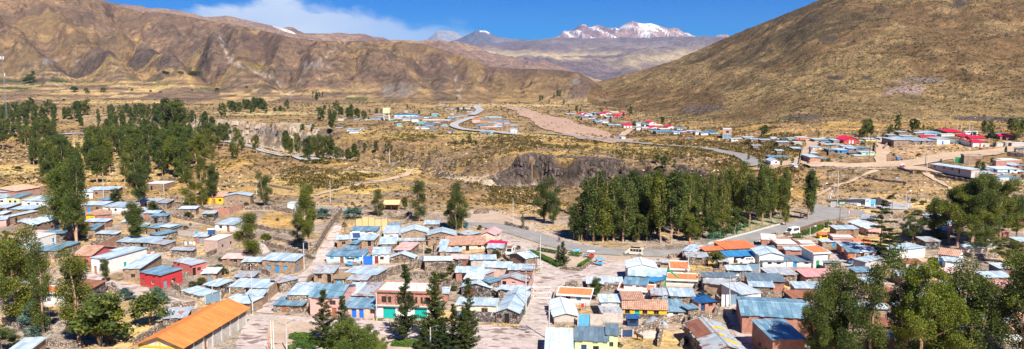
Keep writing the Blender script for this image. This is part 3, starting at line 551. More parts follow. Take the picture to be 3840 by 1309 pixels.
def mat_asphalt():
    m, t, b = newmat('asphalt', 0.85, 0.2); P = geo(t)
    c = ramp(t, noise(t, P, 0.25, 7, 0.65), [(0.3, (0.23, 0.215, 0.20)), (0.6, (0.32, 0.295, 0.275)), (0.75, (0.40, 0.35, 0.31))])
    t.links.new(c, b.inputs['Base Color']); bump(t, b, noise(t, P, 20, 2), 0.3, 0.01); return m
def mat_cobble():
    m, t, b = newmat('cobble', 0.85, 0.2); P = geo(t)
    mp = N(t, 'ShaderNodeMapping'); mp.inputs['Scale'].default_value = (0.75, 1.5, 1); t.links.new(P, mp.inputs[0])
    v_ = N(t, 'ShaderNodeTexVoronoi'); v_.inputs['Scale'].default_value = 0.85; t.links.new(mp.outputs[0], v_.inputs[0])
    sp_ = N(t, 'ShaderNodeSeparateColor'); t.links.new(v_.outputs['Color'], sp_.inputs[0])
    c = ramp(t, sp_.outputs[0], [(0.0, (0.24, 0.17, 0.15)), (0.15, (0.26, 0.185, 0.16)), (0.20, (0.49, 0.40, 0.36)), (1.0, (0.58, 0.49, 0.44))])
    big = noise(t, P, 0.10, 5, 0.6)
    c = mixc(t, ramp(t, big, [(0.48, 0.0), (0.62, 0.6)]), c, (0.52, 0.43, 0.385))
    c = mixc(t, 1.0, c, ramp(t, noise(t, P, 0.35, 7, 0.7), [(0.3, 0.72), (0.7, 1.18)]), 'MULTIPLY')
    d_ = N(t, 'ShaderNodeTexVoronoi', feature='DISTANCE_TO_EDGE'); d_.inputs['Scale'].default_value = 0.85; t.links.new(mp.outputs[0], d_.inputs[0])
    c = mixc(t, ramp(t, d_.outputs[0], [(0.0, 0.6), (0.06, 0.0)]), c, (0.30, 0.24, 0.2))
    br = brickn(t, P, 7.0, 7.0, 0.02, (0, 0, 0), (0, 0, 0), (1, 1, 1), 0.0)
    c = mixc(t, math_(t, 'MULTIPLY', br.outputs[1], 0.25), c, (0.25, 0.19, 0.16))
    t.links.new(c, b.inputs['Base Color']); bump(t, b, d_.outputs[0], 0.4, 0.05); return m
def mat_dirt(name, ca, cb):
    m, t, b = newmat(name, 0.95, 0.1); P = geo(t)
    c = mixc(t, ramp(t, noise(t, P, 0.12, 8, 0.65), [(0.35, 0.0), (0.65, 1.0)]), ca, cb)
    c = mixc(t, 1.0, c, ramp(t, noise(t, P, 1.1, 6, 0.7), [(0.3, 0.75), (0.7, 1.2)]), 'MULTIPLY')
    t.links.new(c, b.inputs['Base Color']); return m
M['asphalt'] = mat_asphalt(); M['cobble'] = mat_cobble(); M['dirt'] = mat_dirt('trodden dirt', (0.46, 0.32, 0.215), (0.55, 0.40, 0.28)); M['pinkdirt'] = mat_dirt('pink gravel', (0.50, 0.335, 0.25), (0.40, 0.255, 0.175)); M['tan'] = mat_dirt('dusty verge', (0.52, 0.40, 0.31), (0.42, 0.31, 0.23))
M['yellowline'] = mat_flatc('yellow paint line', (0.75, 0.50, 0.03), 0.7, 0, 0.2); M['greycourt'] = mat_dirt('court concrete', (0.46, 0.43, 0.42), (0.38, 0.36, 0.36)); M['blackheap'] = mat_dirt('coal black gravel', (0.045, 0.042, 0.045), (0.06, 0.055, 0.06))

# ------------------------------------------------------------------ mesh helpers
class MB:
    def __init__(s): s.v = []; s.f = []; s.uv = []; s.mi = []; s.ms = []
    def m(s, name):
        if name not in s.ms: s.ms.append(name)
        return s.ms.index(name)
    def poly(s, pts, mi=0, uv=None):
        n = len(s.v); s.v += [tuple(p) for p in pts]; s.f.append(tuple(range(n, n + len(pts))))
        if uv is None:
            a = Vector(pts[0]); e1 = (Vector(pts[1]) - a); e1 = e1.normalized() if e1.length > 1e-9 else Vector((1, 0, 0)); nn = Vector((0, 0, 0))
            for i in range(1, len(pts) - 1): nn += (Vector(pts[i]) - a).cross(Vector(pts[i + 1]) - a)
            nn = nn.normalized() if nn.length > 1e-12 else Vector((0, 0, 1)); e2 = nn.cross(e1)
            if abs(nn.z) < 0.5: e1 = Vector((0, 0, 1)).cross(nn).normalized(); e2 = Vector((0, 0, 1)); a = Vector((0, 0, 0))
            uv = [((Vector(p) - a).dot(e1), (Vector(p) - a).dot(e2)) for p in pts]
        s.uv += list(uv); s.mi.append(mi)
    def box(s, x0, x1, y0, y1, z0, z1, mi=0):
        p = [(x0, y0, z0), (x1, y0, z0), (x1, y1, z0), (x0, y1, z0), (x0, y0, z1), (x1, y0, z1), (x1, y1, z1), (x0, y1, z1)]
        for q in ((0, 3, 2, 1), (4, 5, 6, 7), (0, 1, 5, 4), (1, 2, 6, 5), (2, 3, 7, 6), (3, 0, 4, 7)): s.poly([p[i] for i in q], mi)
    def hexa(s, p, mi=0):                         # eight corners: bottom loop then top loop
        for q in ((0, 3, 2, 1), (4, 5, 6, 7), (0, 1, 5, 4), (1, 2, 6, 5), (2, 3, 7, 6), (3, 0, 4, 7)): s.poly([p[i] for i in q], mi)
    def tube(s, pts, rs, n=6, mi=0, cap=True):
        pts = [Vector(p) for p in pts]; rings = []
        for i, p in enumerate(pts):
            d = (pts[min(i + 1, len(pts) - 1)] - pts[max(i - 1, 0)]); d = d.normalized() if d.length > 1e-9 else Vector((0, 0, 1))
            a = d.orthogonal().normalized() if abs(d.z) < 0.9 else Vector((1, 0, 0)).cross(d).normalized(); c = d.cross(a)
            r = rs[i] if hasattr(rs, '__len__') else rs
            rings.append([p + (a * math.cos(2 * math.pi * k / n) + c * math.sin(2 * math.pi * k / n)) * r for k in range(n)])
        for i in range(len(rings) - 1):
            for k in range(n): s.poly([rings[i][k], rings[i][(k + 1) % n], rings[i + 1][(k + 1) % n], rings[i + 1][k]], mi)
        if cap: s.poly(rings[-1], mi); s.poly(rings[0][::-1], mi)
    def build(s, name, mat=None, parent=None, smooth=False, loc=None):
        me = bpy.data.meshes.new(name); me.from_pydata(s.v, [], s.f)
        ul = me.uv_layers.new(name='UVMap'); ul.data.foreach_set('uv', [c for p in s.uv for c in p])
        for q in (s.ms or [mat]): me.materials.append(M[q])
        if s.ms: me.polygons.foreach_set('material_index', s.mi)
        if smooth: me.polygons.foreach_set('use_smooth', [True] * len(s.f))
        me.update(); o = bpy.data.objects.new(name, me); COL.objects.link(o)
        if parent is not None: o.parent = parent
        if loc is not None: o.location = loc
        return o
def thing(name, label, cat, loc, rz=0, group=None):
    o = bpy.data.objects.new(name, None); COL.objects.link(o); o.location = loc; o.rotation_euler = (0, 0, rz); o.empty_display_size = 0.5
    o['label'] = label; o['category'] = cat
    if group: o['group'] = group
    return o
def tag(o, label, cat, group=None):
    o['label'] = label; o['category'] = cat
    if group: o['group'] = group
    return o
KIDS = {}
def copy_thing(src, loc, rz=0, scale=1, label=None, group=None, kids=True):
    def cp(o, par):
        c = o.copy(); COL.objects.link(c)
        if par is not None: c.parent = par; c.matrix_parent_inverse = o.matrix_parent_inverse
        if kids:
            for ch in KIDS[o.name] if o.name in KIDS else [q for q in o.children]: cp(ch, c)
        return c
    if src.name not in KIDS: KIDS[src.name] = list(src.children)
    for q in KIDS[src.name]:
        if q.name not in KIDS: KIDS[q.name] = list(q.children)
    r = cp(src, None); r.location = loc; r.rotation_euler = (0, 0, rz); r.scale = scale if hasattr(scale, '__len__') else (scale,) * 3
    if label: r['label'] = label
    if group: r['group'] = group
    return r
# ------------------------------------------------------------------ houses
HOUSES = []
ROOFW = {'tin': 'pale blue-grey metal', 'tinblue': 'darker blue metal', 'tindark': 'slate grey metal', 'tinwhite': 'bright whitish metal', 'tinold': 'patchy old metal', 'rust': 'rusty brown metal', 'navy': 'navy blue metal', 'bright': 'bright blue metal',
         'orange': 'orange', 'amber': 'amber orange', 'crimson': 'crimson red', 'pinktin': 'faded pink', 'redtin': 'weathered red', 'tile': 'clay tile', 'flat': 'flat cement', 'thatch': 'dark thatch', 'stone': 'stone'}
WALLW = {'white': 'white', 'plaster': 'grey plastered', 'pinkwall': 'pink', 'red': 'red', 'redpink': 'faded red', 'yellow': 'yellow', 'paleyellow': 'pale yellow', 'cream': 'cream', 'lime': 'pale green', 'paleblue': 'pale blue', 'bluewall': 'blue', 'turq': 'turquoise', 'green': 'green',
         'adobe': 'brown adobe', 'brick': 'brick', 'brickpale': 'pale brick', 'block': 'grey block', 'stone': 'rubble stone', 'darkstone': 'dark stone'}
def wall_side(mb, P, L, z0, top, ops, mi=0, kinks=(), split=None, mi2=0):
    """one wall along local t in 0..L; P(t, depth_in, z) -> point; ops: (t0, t1, z0, z1)"""
    xs = sorted(set([0, L] + list(kinks) + [o[0] for o in ops] + [o[1] for o in ops]))
    zl = min(top(0), top(L)); zs = sorted(set([z0, zl] + [o[2] for o in ops] + [o[3] for o in ops] + ([split] if split else [])))
    for i in range(len(xs) - 1):
        a, b = xs[i], xs[i + 1]
        if b - a < 1e-4: continue
        for j in range(len(zs) - 1):
            c, d = zs[j], zs[j + 1]; mx, mz = (a + b) / 2, (c + d) / 2
            if any(o[0] < mx < o[1] and o[2] < mz < o[3] for o in ops): continue
            mb.poly([P(a, 0, c), P(b, 0, c), P(b, 0, d), P(a, 0, d)], mi2 if split and mz < split else mi, [(a, c), (b, c), (b, d), (a, d)])
        if top(a) > zl + 1e-3 or top(b) > zl + 1e-3:
            pts = [(a, zl), (b, zl)]
            if top(b) > zl + 1e-3: pts.append((b, top(b)))
            if top(a) > zl + 1e-3: pts.append((a, top(a)))
            mb.poly([P(x, 0, z) for x, z in pts], mi, pts)
    for o in ops:
        a, b, c, d = o[:4]; q = 0.22
        for p in ([(a, c), (a, d)], [(b, d), (b, c)], [(a, d), (b, d)], [(b, c), (a, c)]):
            (x0, y0), (x1, y1) = p
            mb.poly([P(x0, 0, y0), P(x1, 0, y1), P(x1, q, y1), P(x0, q, y0)], mi)
def roof_slope(mb, O, ex, sl, width, length, mat, rg, mi=0):
    """sheets side by side along ex from O, each running down sl; tile roofs get half-round ridges"""
    ex = Vector(ex).normalized(); sl = Vector(sl).normalized(); up = ex.cross(sl).normalized()
    if up.z < 0: up = -up
    def strip(a, b, l0, l1, lift, th=0.05, arch=0.0):
        p = [O + ex * a + sl * l0 + up * lift, O + ex * b + sl * l0 + up * lift, O + ex * b + sl * l1 + up * lift, O + ex * a + sl * l1 + up * lift]
        if arch:
            mm = (a + b) / 2; q1 = O + ex * mm + sl * l0 + up * (lift + arch); q2 = O + ex * mm + sl * l1 + up * (lift + arch)
            mb.poly([p[0], q1, q2, p[3]], mi, [(a, 0), ((a + b) / 2, 0), ((a + b) / 2, l1), (a, l1)]); mb.poly([q1, p[1], p[2], q2], mi, [((a + b) / 2, 0), (b, 0), (b, l1), ((a + b) / 2, l1)])
            mb.poly([p[3], q2, p[2]], mi); return
        d = [x - up * th for x in p]
        mb.poly(p, mi, [(a, l0), (b, l0), (b, l1), (a, l1)])
        for k in range(4):
            k2 = (k + 1) % 4; mb.poly([p[k], d[k], d[k2], p[k2]], mi, [(a, l1)] * 4)
        mb.poly(d[::-1], mi, [(a, l0)] * 4)
    if mat in ('tile',):
        n = max(2, int(width / 0.36)); w_ = width / n
        strip(0, width, 0, length - 0.05, -0.02, 0.12)
        for i in range(n): strip(i * w_ + 0.03, (i + 1) * w_ - 0.03, 0, length + rg.uniform(-0.04, 0.06), rg.uniform(0, 0.02), 0, 0.12)
    elif mat in ('orange', 'amber', 'crimson'):
        n = max(1, int(width / 1.1)); w_ = width / n
        strip(0, width, 0, length, 0, 0.07)
        for i in range(1, n): strip(i * w_ - 0.03, i * w_ + 0.03, 0, length, 0.045, 0.04)
    else:
        n = max(1, int(round(width / 0.84))); w_ = width / n; old = mat in ('tinold', 'rust', 'pinktin', 'redtin')
        for i in range(n):
            j = rg.uniform(-0.12, 0.14) * (2 if old else 1)
            strip(i * w_ - 0.02, (i + 1) * w_ + 0.02, rg.uniform(-0.04, 0.04), length + j, (i % 2) * 0.03 + rg.uniform(0, 0.04 if old else 0.015), 0.035)
def solve_pt(t, x, y, hgt, base_y=None):
    u, v = px(t, x, y)
    if base_y is not None:
        ub, vb = px(t, x, base_y); g = ground(ub, vb); s, k = ray(u, v)
        z = H + k * g.y; return Vector((s * g.y, g.y, z)), g.z, z - g.z
    z = hgt
    p = at_z(u, v, z)
    for _ in range(5):
        g = hz(p.x, p.y); p = at_z(u, v, g + hgt)
    return p, hz(p.x, p.y), hgt
def house(t, typ, A, B, C, h=2.5, rise=0.5, roof='tin', wall='adobe', ops='', cat='house', split=None, wall2='stone', label=None, name='house', parapet=0.0, over=0.3, trim=None, extra=None):
    rg = random.Random(len(HOUSES) * 13 + 5)
    if h > 10: A3, g, zf = solve_pt(t, A[0], A[1], 0, A[1] + h)
    else: A3, g, zf = solve_pt(t, A[0], A[1], h)
    zf = max(1.6, min(zf, 7.5)); ztop = A3.z
    B3 = at_z(*px(t, *B), ztop); C3 = at_z(*px(t, *C), ztop + (rise if typ in 'SG' else 0))
    ex = Vector((B3.x - A3.x, B3.y - A3.y, 0)); W = ex.length; ex.normalize(); ey = Vector((-ex.y, ex.x, 0))
    D = (C3 - A3).dot(ey)
    if typ == 'G': D *= 2
    if D < 0: print('NEGATIVE DEPTH', t, A, B, C, round(D, 1)); D = abs(D)
    D = max(1.5, min(D, 60)); rz = math.atan2(ex.y, ex.x)
    gz = ztop - zf
    if label is None: label = ''
    o = thing(name, label, cat, (A3.x, A3.y, gz), rz)
    if typ == 'S': tf = lambda x, y: zf + rise * y / D
    elif typ == 'G': tf = lambda x, y: zf + rise * (1 - abs(y - D / 2) / (D / 2))
    elif typ == 'X': tf = lambda x, y: zf + rise * (1 - abs(x - W / 2) / (W / 2))
    else: tf = lambda x, y: zf
    sides = {'f': (W, lambda a, q, z: Vector((a, q, z)), lambda a: tf(a, 0)), 'r': (D, lambda a, q, z: Vector((W - q, a, z)), lambda a: tf(W, a)),
             'b': (W, lambda a, q, z: Vector((W - a, D - q, z)), lambda a: tf(W - a, D)), 'l': (D, lambda a, q, z: Vector((q, D - a, z)), lambda a: tf(0, D - a))}
    oo = {k: [] for k in sides}; desc = []
    for s_ in ops.split():
        sd_, kd = s_[0], s_[1]; num = s_[2:5]; colr = s_[5:]; fr = float(num); L = sides[sd_][0]
        w_, h_, z_ = {'d': (0.95, 1.95, 0.0), 'w': (1.0, 0.85, 0.95), 'u': (1.3, 0.95, zf - 1.5), 'g': (2.5, 2.3, 0.0), 'U': (2.0, 1.35, zf - 2.1)}[kd]
        h_ = min(h_, zf - z_ - 0.2); w_ = min(w_, L * 0.4); c_ = min(max(fr * L, w_ / 2 + 0.12), L - w_ / 2 - 0.12)
        if h_ < 0.4 or w_ < 0.35: continue
        if any(abs((q[0] + q[1]) / 2 - c_) < (q[1] - q[0] + w_) / 2 + 0.05 and not (q[3] < z_ or q[2] > z_ + h_) for q in oo[sd_]): continue
        oo[sd_].append((c_ - w_ / 2, c_ + w_ / 2, z_, z_ + h_, kd, colr)); desc.append((kd, colr))
    mb = MB(); mi = mb.m(wall); mi2 = mb.m(wall2) if split else 0; rmi = mb.m('black')
    for k, (L, P, tp) in sides.items():
        kinks = [L / 2] if (typ == 'G' and k in 'rl') or (typ == 'X' and k in 'fb') else []
        wall_side(mb, P, L, -1.0, tp, oo[k], mi, kinks, split, mi2)
    # black inner floor, painted shade that keeps the rooms dark
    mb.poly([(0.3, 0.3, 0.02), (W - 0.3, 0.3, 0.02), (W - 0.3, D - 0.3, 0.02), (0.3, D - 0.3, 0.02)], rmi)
    mb.build('wall', parent=o)
    for k in oo:
        P = sides[k][1]
        for (a, b, c, d, kd, colr) in oo[k]:
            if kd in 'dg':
                mb = MB(); q = 0.14 if colr != 'dark' else 0.21  # dark: black panel stands in for the shade of an open doorway
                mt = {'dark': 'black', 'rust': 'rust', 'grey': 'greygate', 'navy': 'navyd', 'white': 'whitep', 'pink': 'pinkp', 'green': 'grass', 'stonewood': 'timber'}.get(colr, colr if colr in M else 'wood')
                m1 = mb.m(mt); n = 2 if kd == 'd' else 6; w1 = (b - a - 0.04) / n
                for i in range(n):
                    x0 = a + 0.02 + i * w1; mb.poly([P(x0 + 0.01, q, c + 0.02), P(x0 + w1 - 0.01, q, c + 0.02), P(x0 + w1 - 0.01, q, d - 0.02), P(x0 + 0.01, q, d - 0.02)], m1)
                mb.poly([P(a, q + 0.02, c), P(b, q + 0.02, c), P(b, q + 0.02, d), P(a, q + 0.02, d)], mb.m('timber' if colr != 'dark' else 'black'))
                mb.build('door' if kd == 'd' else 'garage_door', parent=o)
            else:
                fm = {'dark': 'timber', 'white': 'whitep', 'blue': 'blue', 'wood': 'wood', 'yellow': 'yellowp', 'red': 'darkred', 'grate': 'black'}.get(colr, 'timber')
                mb = MB(); mb.m(fm); e = 0.07; q = 0.10
                def bar(x0, x1, z0, z1):
                    mb.poly([P(x0, q, z0), P(x1, q, z0), P(x1, q, z1), P(x0, q, z1)]); mb.poly([P(x0, q, z1), P(x1, q, z1), P(x1, q + 0.06, z1), P(x0, q + 0.06, z1)])
                bar(a, b, c, c + e); bar(a, b, d - e, d); bar(a, a + e, c + e, d - e); bar(b - e, b, c + e, d - e); bar((a + b) / 2 - 0.03, (a + b) / 2 + 0.03, c + e, d - e)
                f = mb.build('window', parent=o)
                mb = MB(); mb.m('yellowp' if colr == 'yellow' else 'skyblue' if colr == 'blue' else 'glass'); mb.poly([P(a, q + 0.05, c), P(b, q + 0.05, c), P(b, q + 0.05, d), P(a, q + 0.05, d)])
                mb.build('pane', parent=f)
    # roof
    mb = MB(); mb.m(roof)
    ov = over
    if typ == 'S':
        s_ = Vector((0, -D, -rise)).normalized(); L = math.hypot(D, rise)
        roof_slope(mb, Vector((-ov, D, zf + rise + 0.06)) - s_ * ov, (1, 0, 0), s_, W + 2 * ov, L + 2 * ov, roof, rg)
    elif typ == 'G':
        hl = math.hypot(D / 2, rise); s_ = Vector((0, -D / 2, -rise)).normalized()
        roof_slope(mb, Vector((-ov, D / 2, zf + rise + 0.08)), (1, 0, 0), s_, W + 2 * ov, hl + ov, roof, rg)
        roof_slope(mb, Vector((-ov, D / 2, zf + rise + 0.08)), (1, 0, 0), Vector((0, D / 2, -rise)), W + 2 * ov, hl + ov, roof, rg)
        mb.hexa([(-ov, D / 2 - 0.16, zf + rise + 0.09), (W + ov, D / 2 - 0.16, zf + rise + 0.09), (W + ov, D / 2 + 0.16, zf + rise + 0.09), (-ov, D / 2 + 0.16, zf + rise + 0.09), (-ov, D / 2 - 0.04, zf + rise + 0.19), (W + ov, D / 2 - 0.04, zf + rise + 0.19), (W + ov, D / 2 + 0.04, zf + rise + 0.19), (-ov, D / 2 + 0.04, zf + rise + 0.19)])
    elif typ == 'X':
        hl = math.hypot(W / 2, rise)
        for sg in (-1, 1): roof_slope(mb, Vector((W / 2, -ov, zf + rise + 0.08)), (0, 1, 0), Vector((sg * W / 2, 0, -rise)), D + 2 * ov, hl + ov, roof, rg)
        mb.hexa([(W / 2 - 0.16, -ov, zf + rise + 0.07), (W / 2 + 0.16, -ov, zf + rise + 0.07), (W / 2 + 0.16, D + ov, zf + rise + 0.07), (W / 2 - 0.16, D + ov, zf + rise + 0.07), (W / 2 - 0.04, -ov, zf + rise + 0.19), (W / 2 + 0.04, -ov, zf + rise + 0.19), (W / 2 + 0.04, D + ov, zf + rise + 0.19), (W / 2 - 0.04, D + ov, zf + rise + 0.19)])
    else:
        e = 0.12; mb.box(-e, W + e, -e, D + e, zf + 0.003, zf + 0.16)
        if parapet:
            for (a, b, c, d) in ((-e, W + e, -e, 0.08), (-e, W + e, D - 0.08, D + e), (-e, 0.08, 0.08, D - 0.08), (W - 0.08, W + e, 0.08, D - 0.08)): mb.box(a, b, c, d, zf + 0.163, zf + 0.16 + parapet, mb.m(wall))
    mb.build('roof', parent=o)
    if trim:
        mb = MB(); mb.m(trim); k_ = rise / D if typ == 'S' else 0; e = ov + 0.02; wd = 0.16
        if typ == 'S':
            mb.box(-e - wd, W + e + wd, -e - wd, -e, zf - 0.22, zf + 0.16)
            mb.box(-e - wd, W + e + wd, D + e, D + e + wd, zf + rise - 0.1, zf + rise + 0.26)
            for (a, b) in ((-e - wd, -e), (W + e, W + e + wd)): mb.hexa([(a, -e, zf - 0.22), (b, -e, zf - 0.22), (b, D + e, zf + rise - 0.12), (a, D + e, zf + rise - 0.12), (a, -e, zf + 0.163), (b, -e, zf + 0.163), (b, D + e, zf + rise + 0.28), (a, D + e, zf + rise + 0.28)])
            mb.build('roof_trim', parent=o)
    HOUSES.append(dict(o=o, roof=roof, wall=wall, typ=typ, W=W, D=D, zf=zf, x=A3.x + ex.x * W / 2, y=A3.y + ex.y * W / 2, desc=desc, t=t, fixed=bool(label), cat=cat, ex=ex, ey=ey, A=Vector((A3.x, A3.y, gz))))
    if extra: extra(o, W, D, zf, rise)
    return o
# ------------------------------------------------------------------ the village, house by house (corner points as read in the photograph)
S, G, X, F = 'SGXF'
def rows(t, txt):
    for ln in txt.strip().split('\n'):
        p = [q.strip() for q in ln.split('|')]
        n = [float(q) for q in p[1].split()]
        house(t, p[0], (n[0], n[1]), (n[2], n[3]), (n[4], n[5]), n[6], n[7], p[2].split()[0], p[2].split()[1], p[3] if len(p) > 3 else '', cat='shed' if len(p) > 4 and 'shed' in p[4] else 'house', parapet=0.3 if p[0] == 'F' and n[7] > 0 else 0,
              trim='whitep' if p[2].split()[0] == 'orange' and p[2].split()[1] == 'white' and p[0] == 'S' else None)
rows('1', """
X|100 488 243 492 490 418 3.5 0.9|tin adobe|rw.50dark
F|116 600 248 604 408 555 3.0 0|flat white|fd.20blue fw.68blue rd.88blue rw.30blue
G|545 722 682 726 530 645 2.7 1.4|tile redpink|fd.30wood fw.75dark
S|686 738 800 750 970 652 3.9 0.2|tin white|fd.25rust fw.75dark rd.45teal rw.75dark
S|975 705 1075 680 990 645 2.6 0.3|tin stone|fw.30dark
S|925 822 1052 820 1289 712 3.1 0.2|tin adobe|fw.60dark
S|50 285 145 285 290 252 2.8 0.4|tinblue paleyellow|fw.25dark fw.65wood
S|165 305 330 310 300 270 2.6 0.4|tin white|fw.30dark fw.70dark
S|120 236 305 205 130 192 2.8 0.8|tile brick|
S|75 372 240 374 300 340 2.6 0.3|tin adobe|fw.50dark
S|-30 360 50 360 115 325 2.4 0.3|tin stone|fd.50dark
S|0 432 50 435 235 382 2.6 0.2|tin adobe|rw.70white rd.30dark
S|-40 455 45 450 40 422 2.5 0.3|tin pinkwall|rw.40dark
S|320 548 490 560 520 515 2.2 0.3|tinblue stone|fd.50dark
S|720 418 838 410 950 375 3.2 0.4|tile brick|fw.45wood
S|650 412 722 413 700 375 2.8 0.4|tile yellow|fw.60wood
S|620 340 780 342 640 312 2.5 0.4|tin adobe|fd.30blue fw.70dark
S|775 350 935 358 960 320 2.4 0.4|tin white|fw.30dark fw.60dark
S|740 300 835 305 820 280 2.4 0.3|tinblue pinkwall|fw.50dark
S|625 245 700 240 790 215 2.8 0.3|tin white|fw.50dark rd.50dark
S|660 230 880 225 880 200 2.6 0.3|tin adobe|fw.30dark
S|650 528 715 526 835 478 2.6 0.2|tinblue adobe|
S|725 555 875 560 920 540 2.4 0.3|tin stone|
S|880 618 1150 625 900 572 2.3 0.3|tin stone|fd.70dark
S|1110 510 1289 522 1200 480 2.4 0.3|tinblue adobe|fd.40dark
S|1130 560 1200 570 1289 530 2.2 0.2|tinblue stone|
S|1130 630 1240 640 1200 600 2.2 0.2|tinold stone||shed
S|915 470 990 470 960 440 2.2 0.3|tin adobe|
S|1020 320 1180 320 1150 290 2.3 0.3|tinold adobe|fd.50dark
S|1190 325 1260 325 1289 298 2.3 0.3|tinold stone|
S|430 500 500 520 500 485 2.2 0.2|tin adobe|
S|430 645 520 650 560 618 2.0 0.2|tinblue stone||shed
S|-30 290 50 285 150 250 2.6 0.3|tin white|fw.50dark
S|-40 245 80 240 60 212 2.5 0.3|tin adobe|fw.60dark
F|1100 180 1240 182 1240 160 2.8 0|flat adobe|fd.30dark
S|-40 410 20 410 30 385 2.3 0.3|tinwhite stone|
""")
rows('2', """
S|1055 298 1213 322 1330 266 3.3 0.2|tinblue red|fd.15wood fw.60white rd.20grey rw.60dark
S|300 445 480 452 380 410 3.0 0.4|orange white|
S|60 895 215 890 390 792 2.6 0.2|tin adobe|
""")
rows('3', """
G|180 278 397 278 200 240 2.7 1.1|tile yellow|fd.68rust fw.40dark fw.88dark fw.15dark
X|400 275 600 272 625 255 3.5 0.9|tin adobe|fw.27white fw.65white
S|335 485 475 490 470 440 2.2 0.3|tin white|fd.70wood fw.30dark
F|882 330 943 330 940 316 2.6 0|tinwhite white|fd.50whitep
F|250 606 350 610 480 568 3.4 0|flat brickpale|rw.35dark rw.90dark
S|-10 510 55 490 0 478 3.0 0.2|tin adobe|
S|20 765 160 797 265 768 2.6 0.2|tinold redpink|rw.50dark rd.10dark
S|0 680 165 682 150 662 2.0 0.2|tinold stone||shed
""")
house('3', S, (690, 755), (935, 765), (985, 712), 105, 0.5, 'tin', 'adobe', 'fd.46blue fw.20blue fw.72blue fu.12blue fu.62blue rd.30blue ru.50white')
rows('4', """
S|440 408 760 418 470 345 52 0.3|tin white|fw.25white fd.43dark fw.60dark fw.77dark
S|762 350 826 378 905 322 2.4 0.2|tinold stone|
S|560 475 690 475 735 432 2.3 0.2|tin adobe|fd.50dark
S|400 512 590 535 655 482 2.2 0.2|tin adobe|fw.60dark
S|480 335 620 335 600 292 1.8 0.2|tinold stone||shed
S|90 437 240 478 328 440 58 0.2|tin cream|
S|250 392 352 405 450 358 2.3 0.2|tin stone|rd.30dark
S|245 280 295 290 350 262 42 0.2|tin adobe|fd.40wood|shed
S|-60 650 110 640 190 560 2.0 0.2|tinold stone||shed
S|775 545 990 550 1065 490 68 0.2|tinblue stone|fd.38wood fw.75wood rd.30wood
S|880 470 1050 470 1120 380 2.9 0.2|tin stone|
G|1050 485 1278 492 1100 390 4.0 1.2|tinblue pinkwall|fu.75wood fd.80wood
S|1080 305 1225 305 1260 250 2.3 0.2|tinold adobe|fd.80dark fw.30dark
S|1230 345 1310 345 1270 320 1.9 0.3|thatch stone|fd.50skyblue|shed
""")
rows('5', """
S|-140 495 203 500 245 443 78 0.3|tinblue paleblue|fw.15blue fd.42rust fw.56blue fw.84blue
S|293 482 445 478 495 413 98 0.2|tin white|fd.22darkred fw.55dark
X|448 512 676 516 712 490 62 1.1|tin stone|fd.30stonewood
S|358 388 500 385 535 318 2.4 0.3|tin stone|
S|490 440 635 445 640 370 2.0 0.2|pinktin stone||shed
S|537 358 917 352 545 308 58 0.3|tin adobe|fd.27dark fw.50dark fd.70dark
X|555 285 805 280 578 240 3.1 1.1|tin adobe|
X|803 305 1055 303 830 262 3.1 1.0|tin adobe|
G|978 398 1347 390 980 318 68 1.3|tile cream|fd.15red fw.35dark fd.53dark fw.83wood
S|908 415 975 415 975 343 2.3 0.3|tin stone||shed
S|82 262 320 265 365 222 2.5 0.3|tinblue white|fw.28yellow fw.78yellow
S|-40 345 80 340 100 300 2.4 0.3|tin adobe|fw.50dark
S|100 348 300 350 325 298 68 0.2|tin adobe|fw.40yellow fd.80dark
S|75 382 135 385 145 350 2.0 0.2|tinblue stone||shed
S|395 288 530 285 565 215 2.4 0.3|tinwhite white|fw.50dark
S|440 215 540 215 570 190 2.4 0.2|tinblue white|
S|0 440 130 440 150 405 2.3 0.2|tinblue adobe|
S|1080 282 1190 305 1215 262 2.0 0.2|tinold stone||shed
""")
rows('6', """
S|-20 487 322 503 320 412 108 0.3|tinblue brickpale|fd.40brightblue fd.60brightblue fw.90wood
S|30 168 315 192 372 128 2.3 0.2|tin stone|
S|60 235 230 240 280 195 2.1 0.2|tinold stone||shed
S|0 375 120 378 215 265 2.5 0.2|tin stone|
S|115 382 330 385 395 262 2.5 0.2|tinold stone|
S|-15 212 75 210 60 175 1.9 0.5|thatch stone||shed
""")
def big_brick(o, W, D, zf, rise):
    mb = MB(); mb.m('concrete'); mb.box(-0.25, W + 0.25, -0.5, -0.003, 2.62, 2.78); mb.build('balcony_slab', parent=o)
    for a in np.linspace(0.4, W - 0.4, 7): mb = MB(); mb.m('brick'); mb.box(a - 0.18, a + 0.18, -0.13, -0.004, 2.8, zf - 0.02); mb.build('pier', parent=o)
    mb = MB(); mb.m('brick'); mb.box(-0.35, W + 0.35, -0.4, 0.25, zf + 0.165, zf + 0.42); mb.build('cornice', parent=o)
    for k in range(5):
        mb = MB(); mb.m('rust'); x = 1 + k * W / 5.5; mb.tube([(x, D * 0.4, zf + 0.1), (x, D * 0.4, zf + 1.1)], 0.03, 4); mb.build('rebar_stub', parent=o)
house('6', F, (325, 350), (868, 366), (945, 275), 255, 0, 'flat', 'brick', 'fg.22teal fg.76teal fU.17dark fU.40dark fU.62dark fU.84dark', split=2.6, wall2='white', parapet=0.25, extra=big_brick,
      label='two-storey brick building with teal garage doors facing the plaza')
rows('7', """
X|255 297 387 303 410 255 3.0 0.8|redtin cream|
S|305 378 455 392 455 360 2.2 0.2|crimson stone|
X|522 480 675 522 742 492 2.9 0.8|tin adobe|
S|265 600 520 608 285 547 2.4 0.4|tin brickpale|
S|515 625 745 628 525 572 2.6 0.3|tin brick|fw.55white
""")
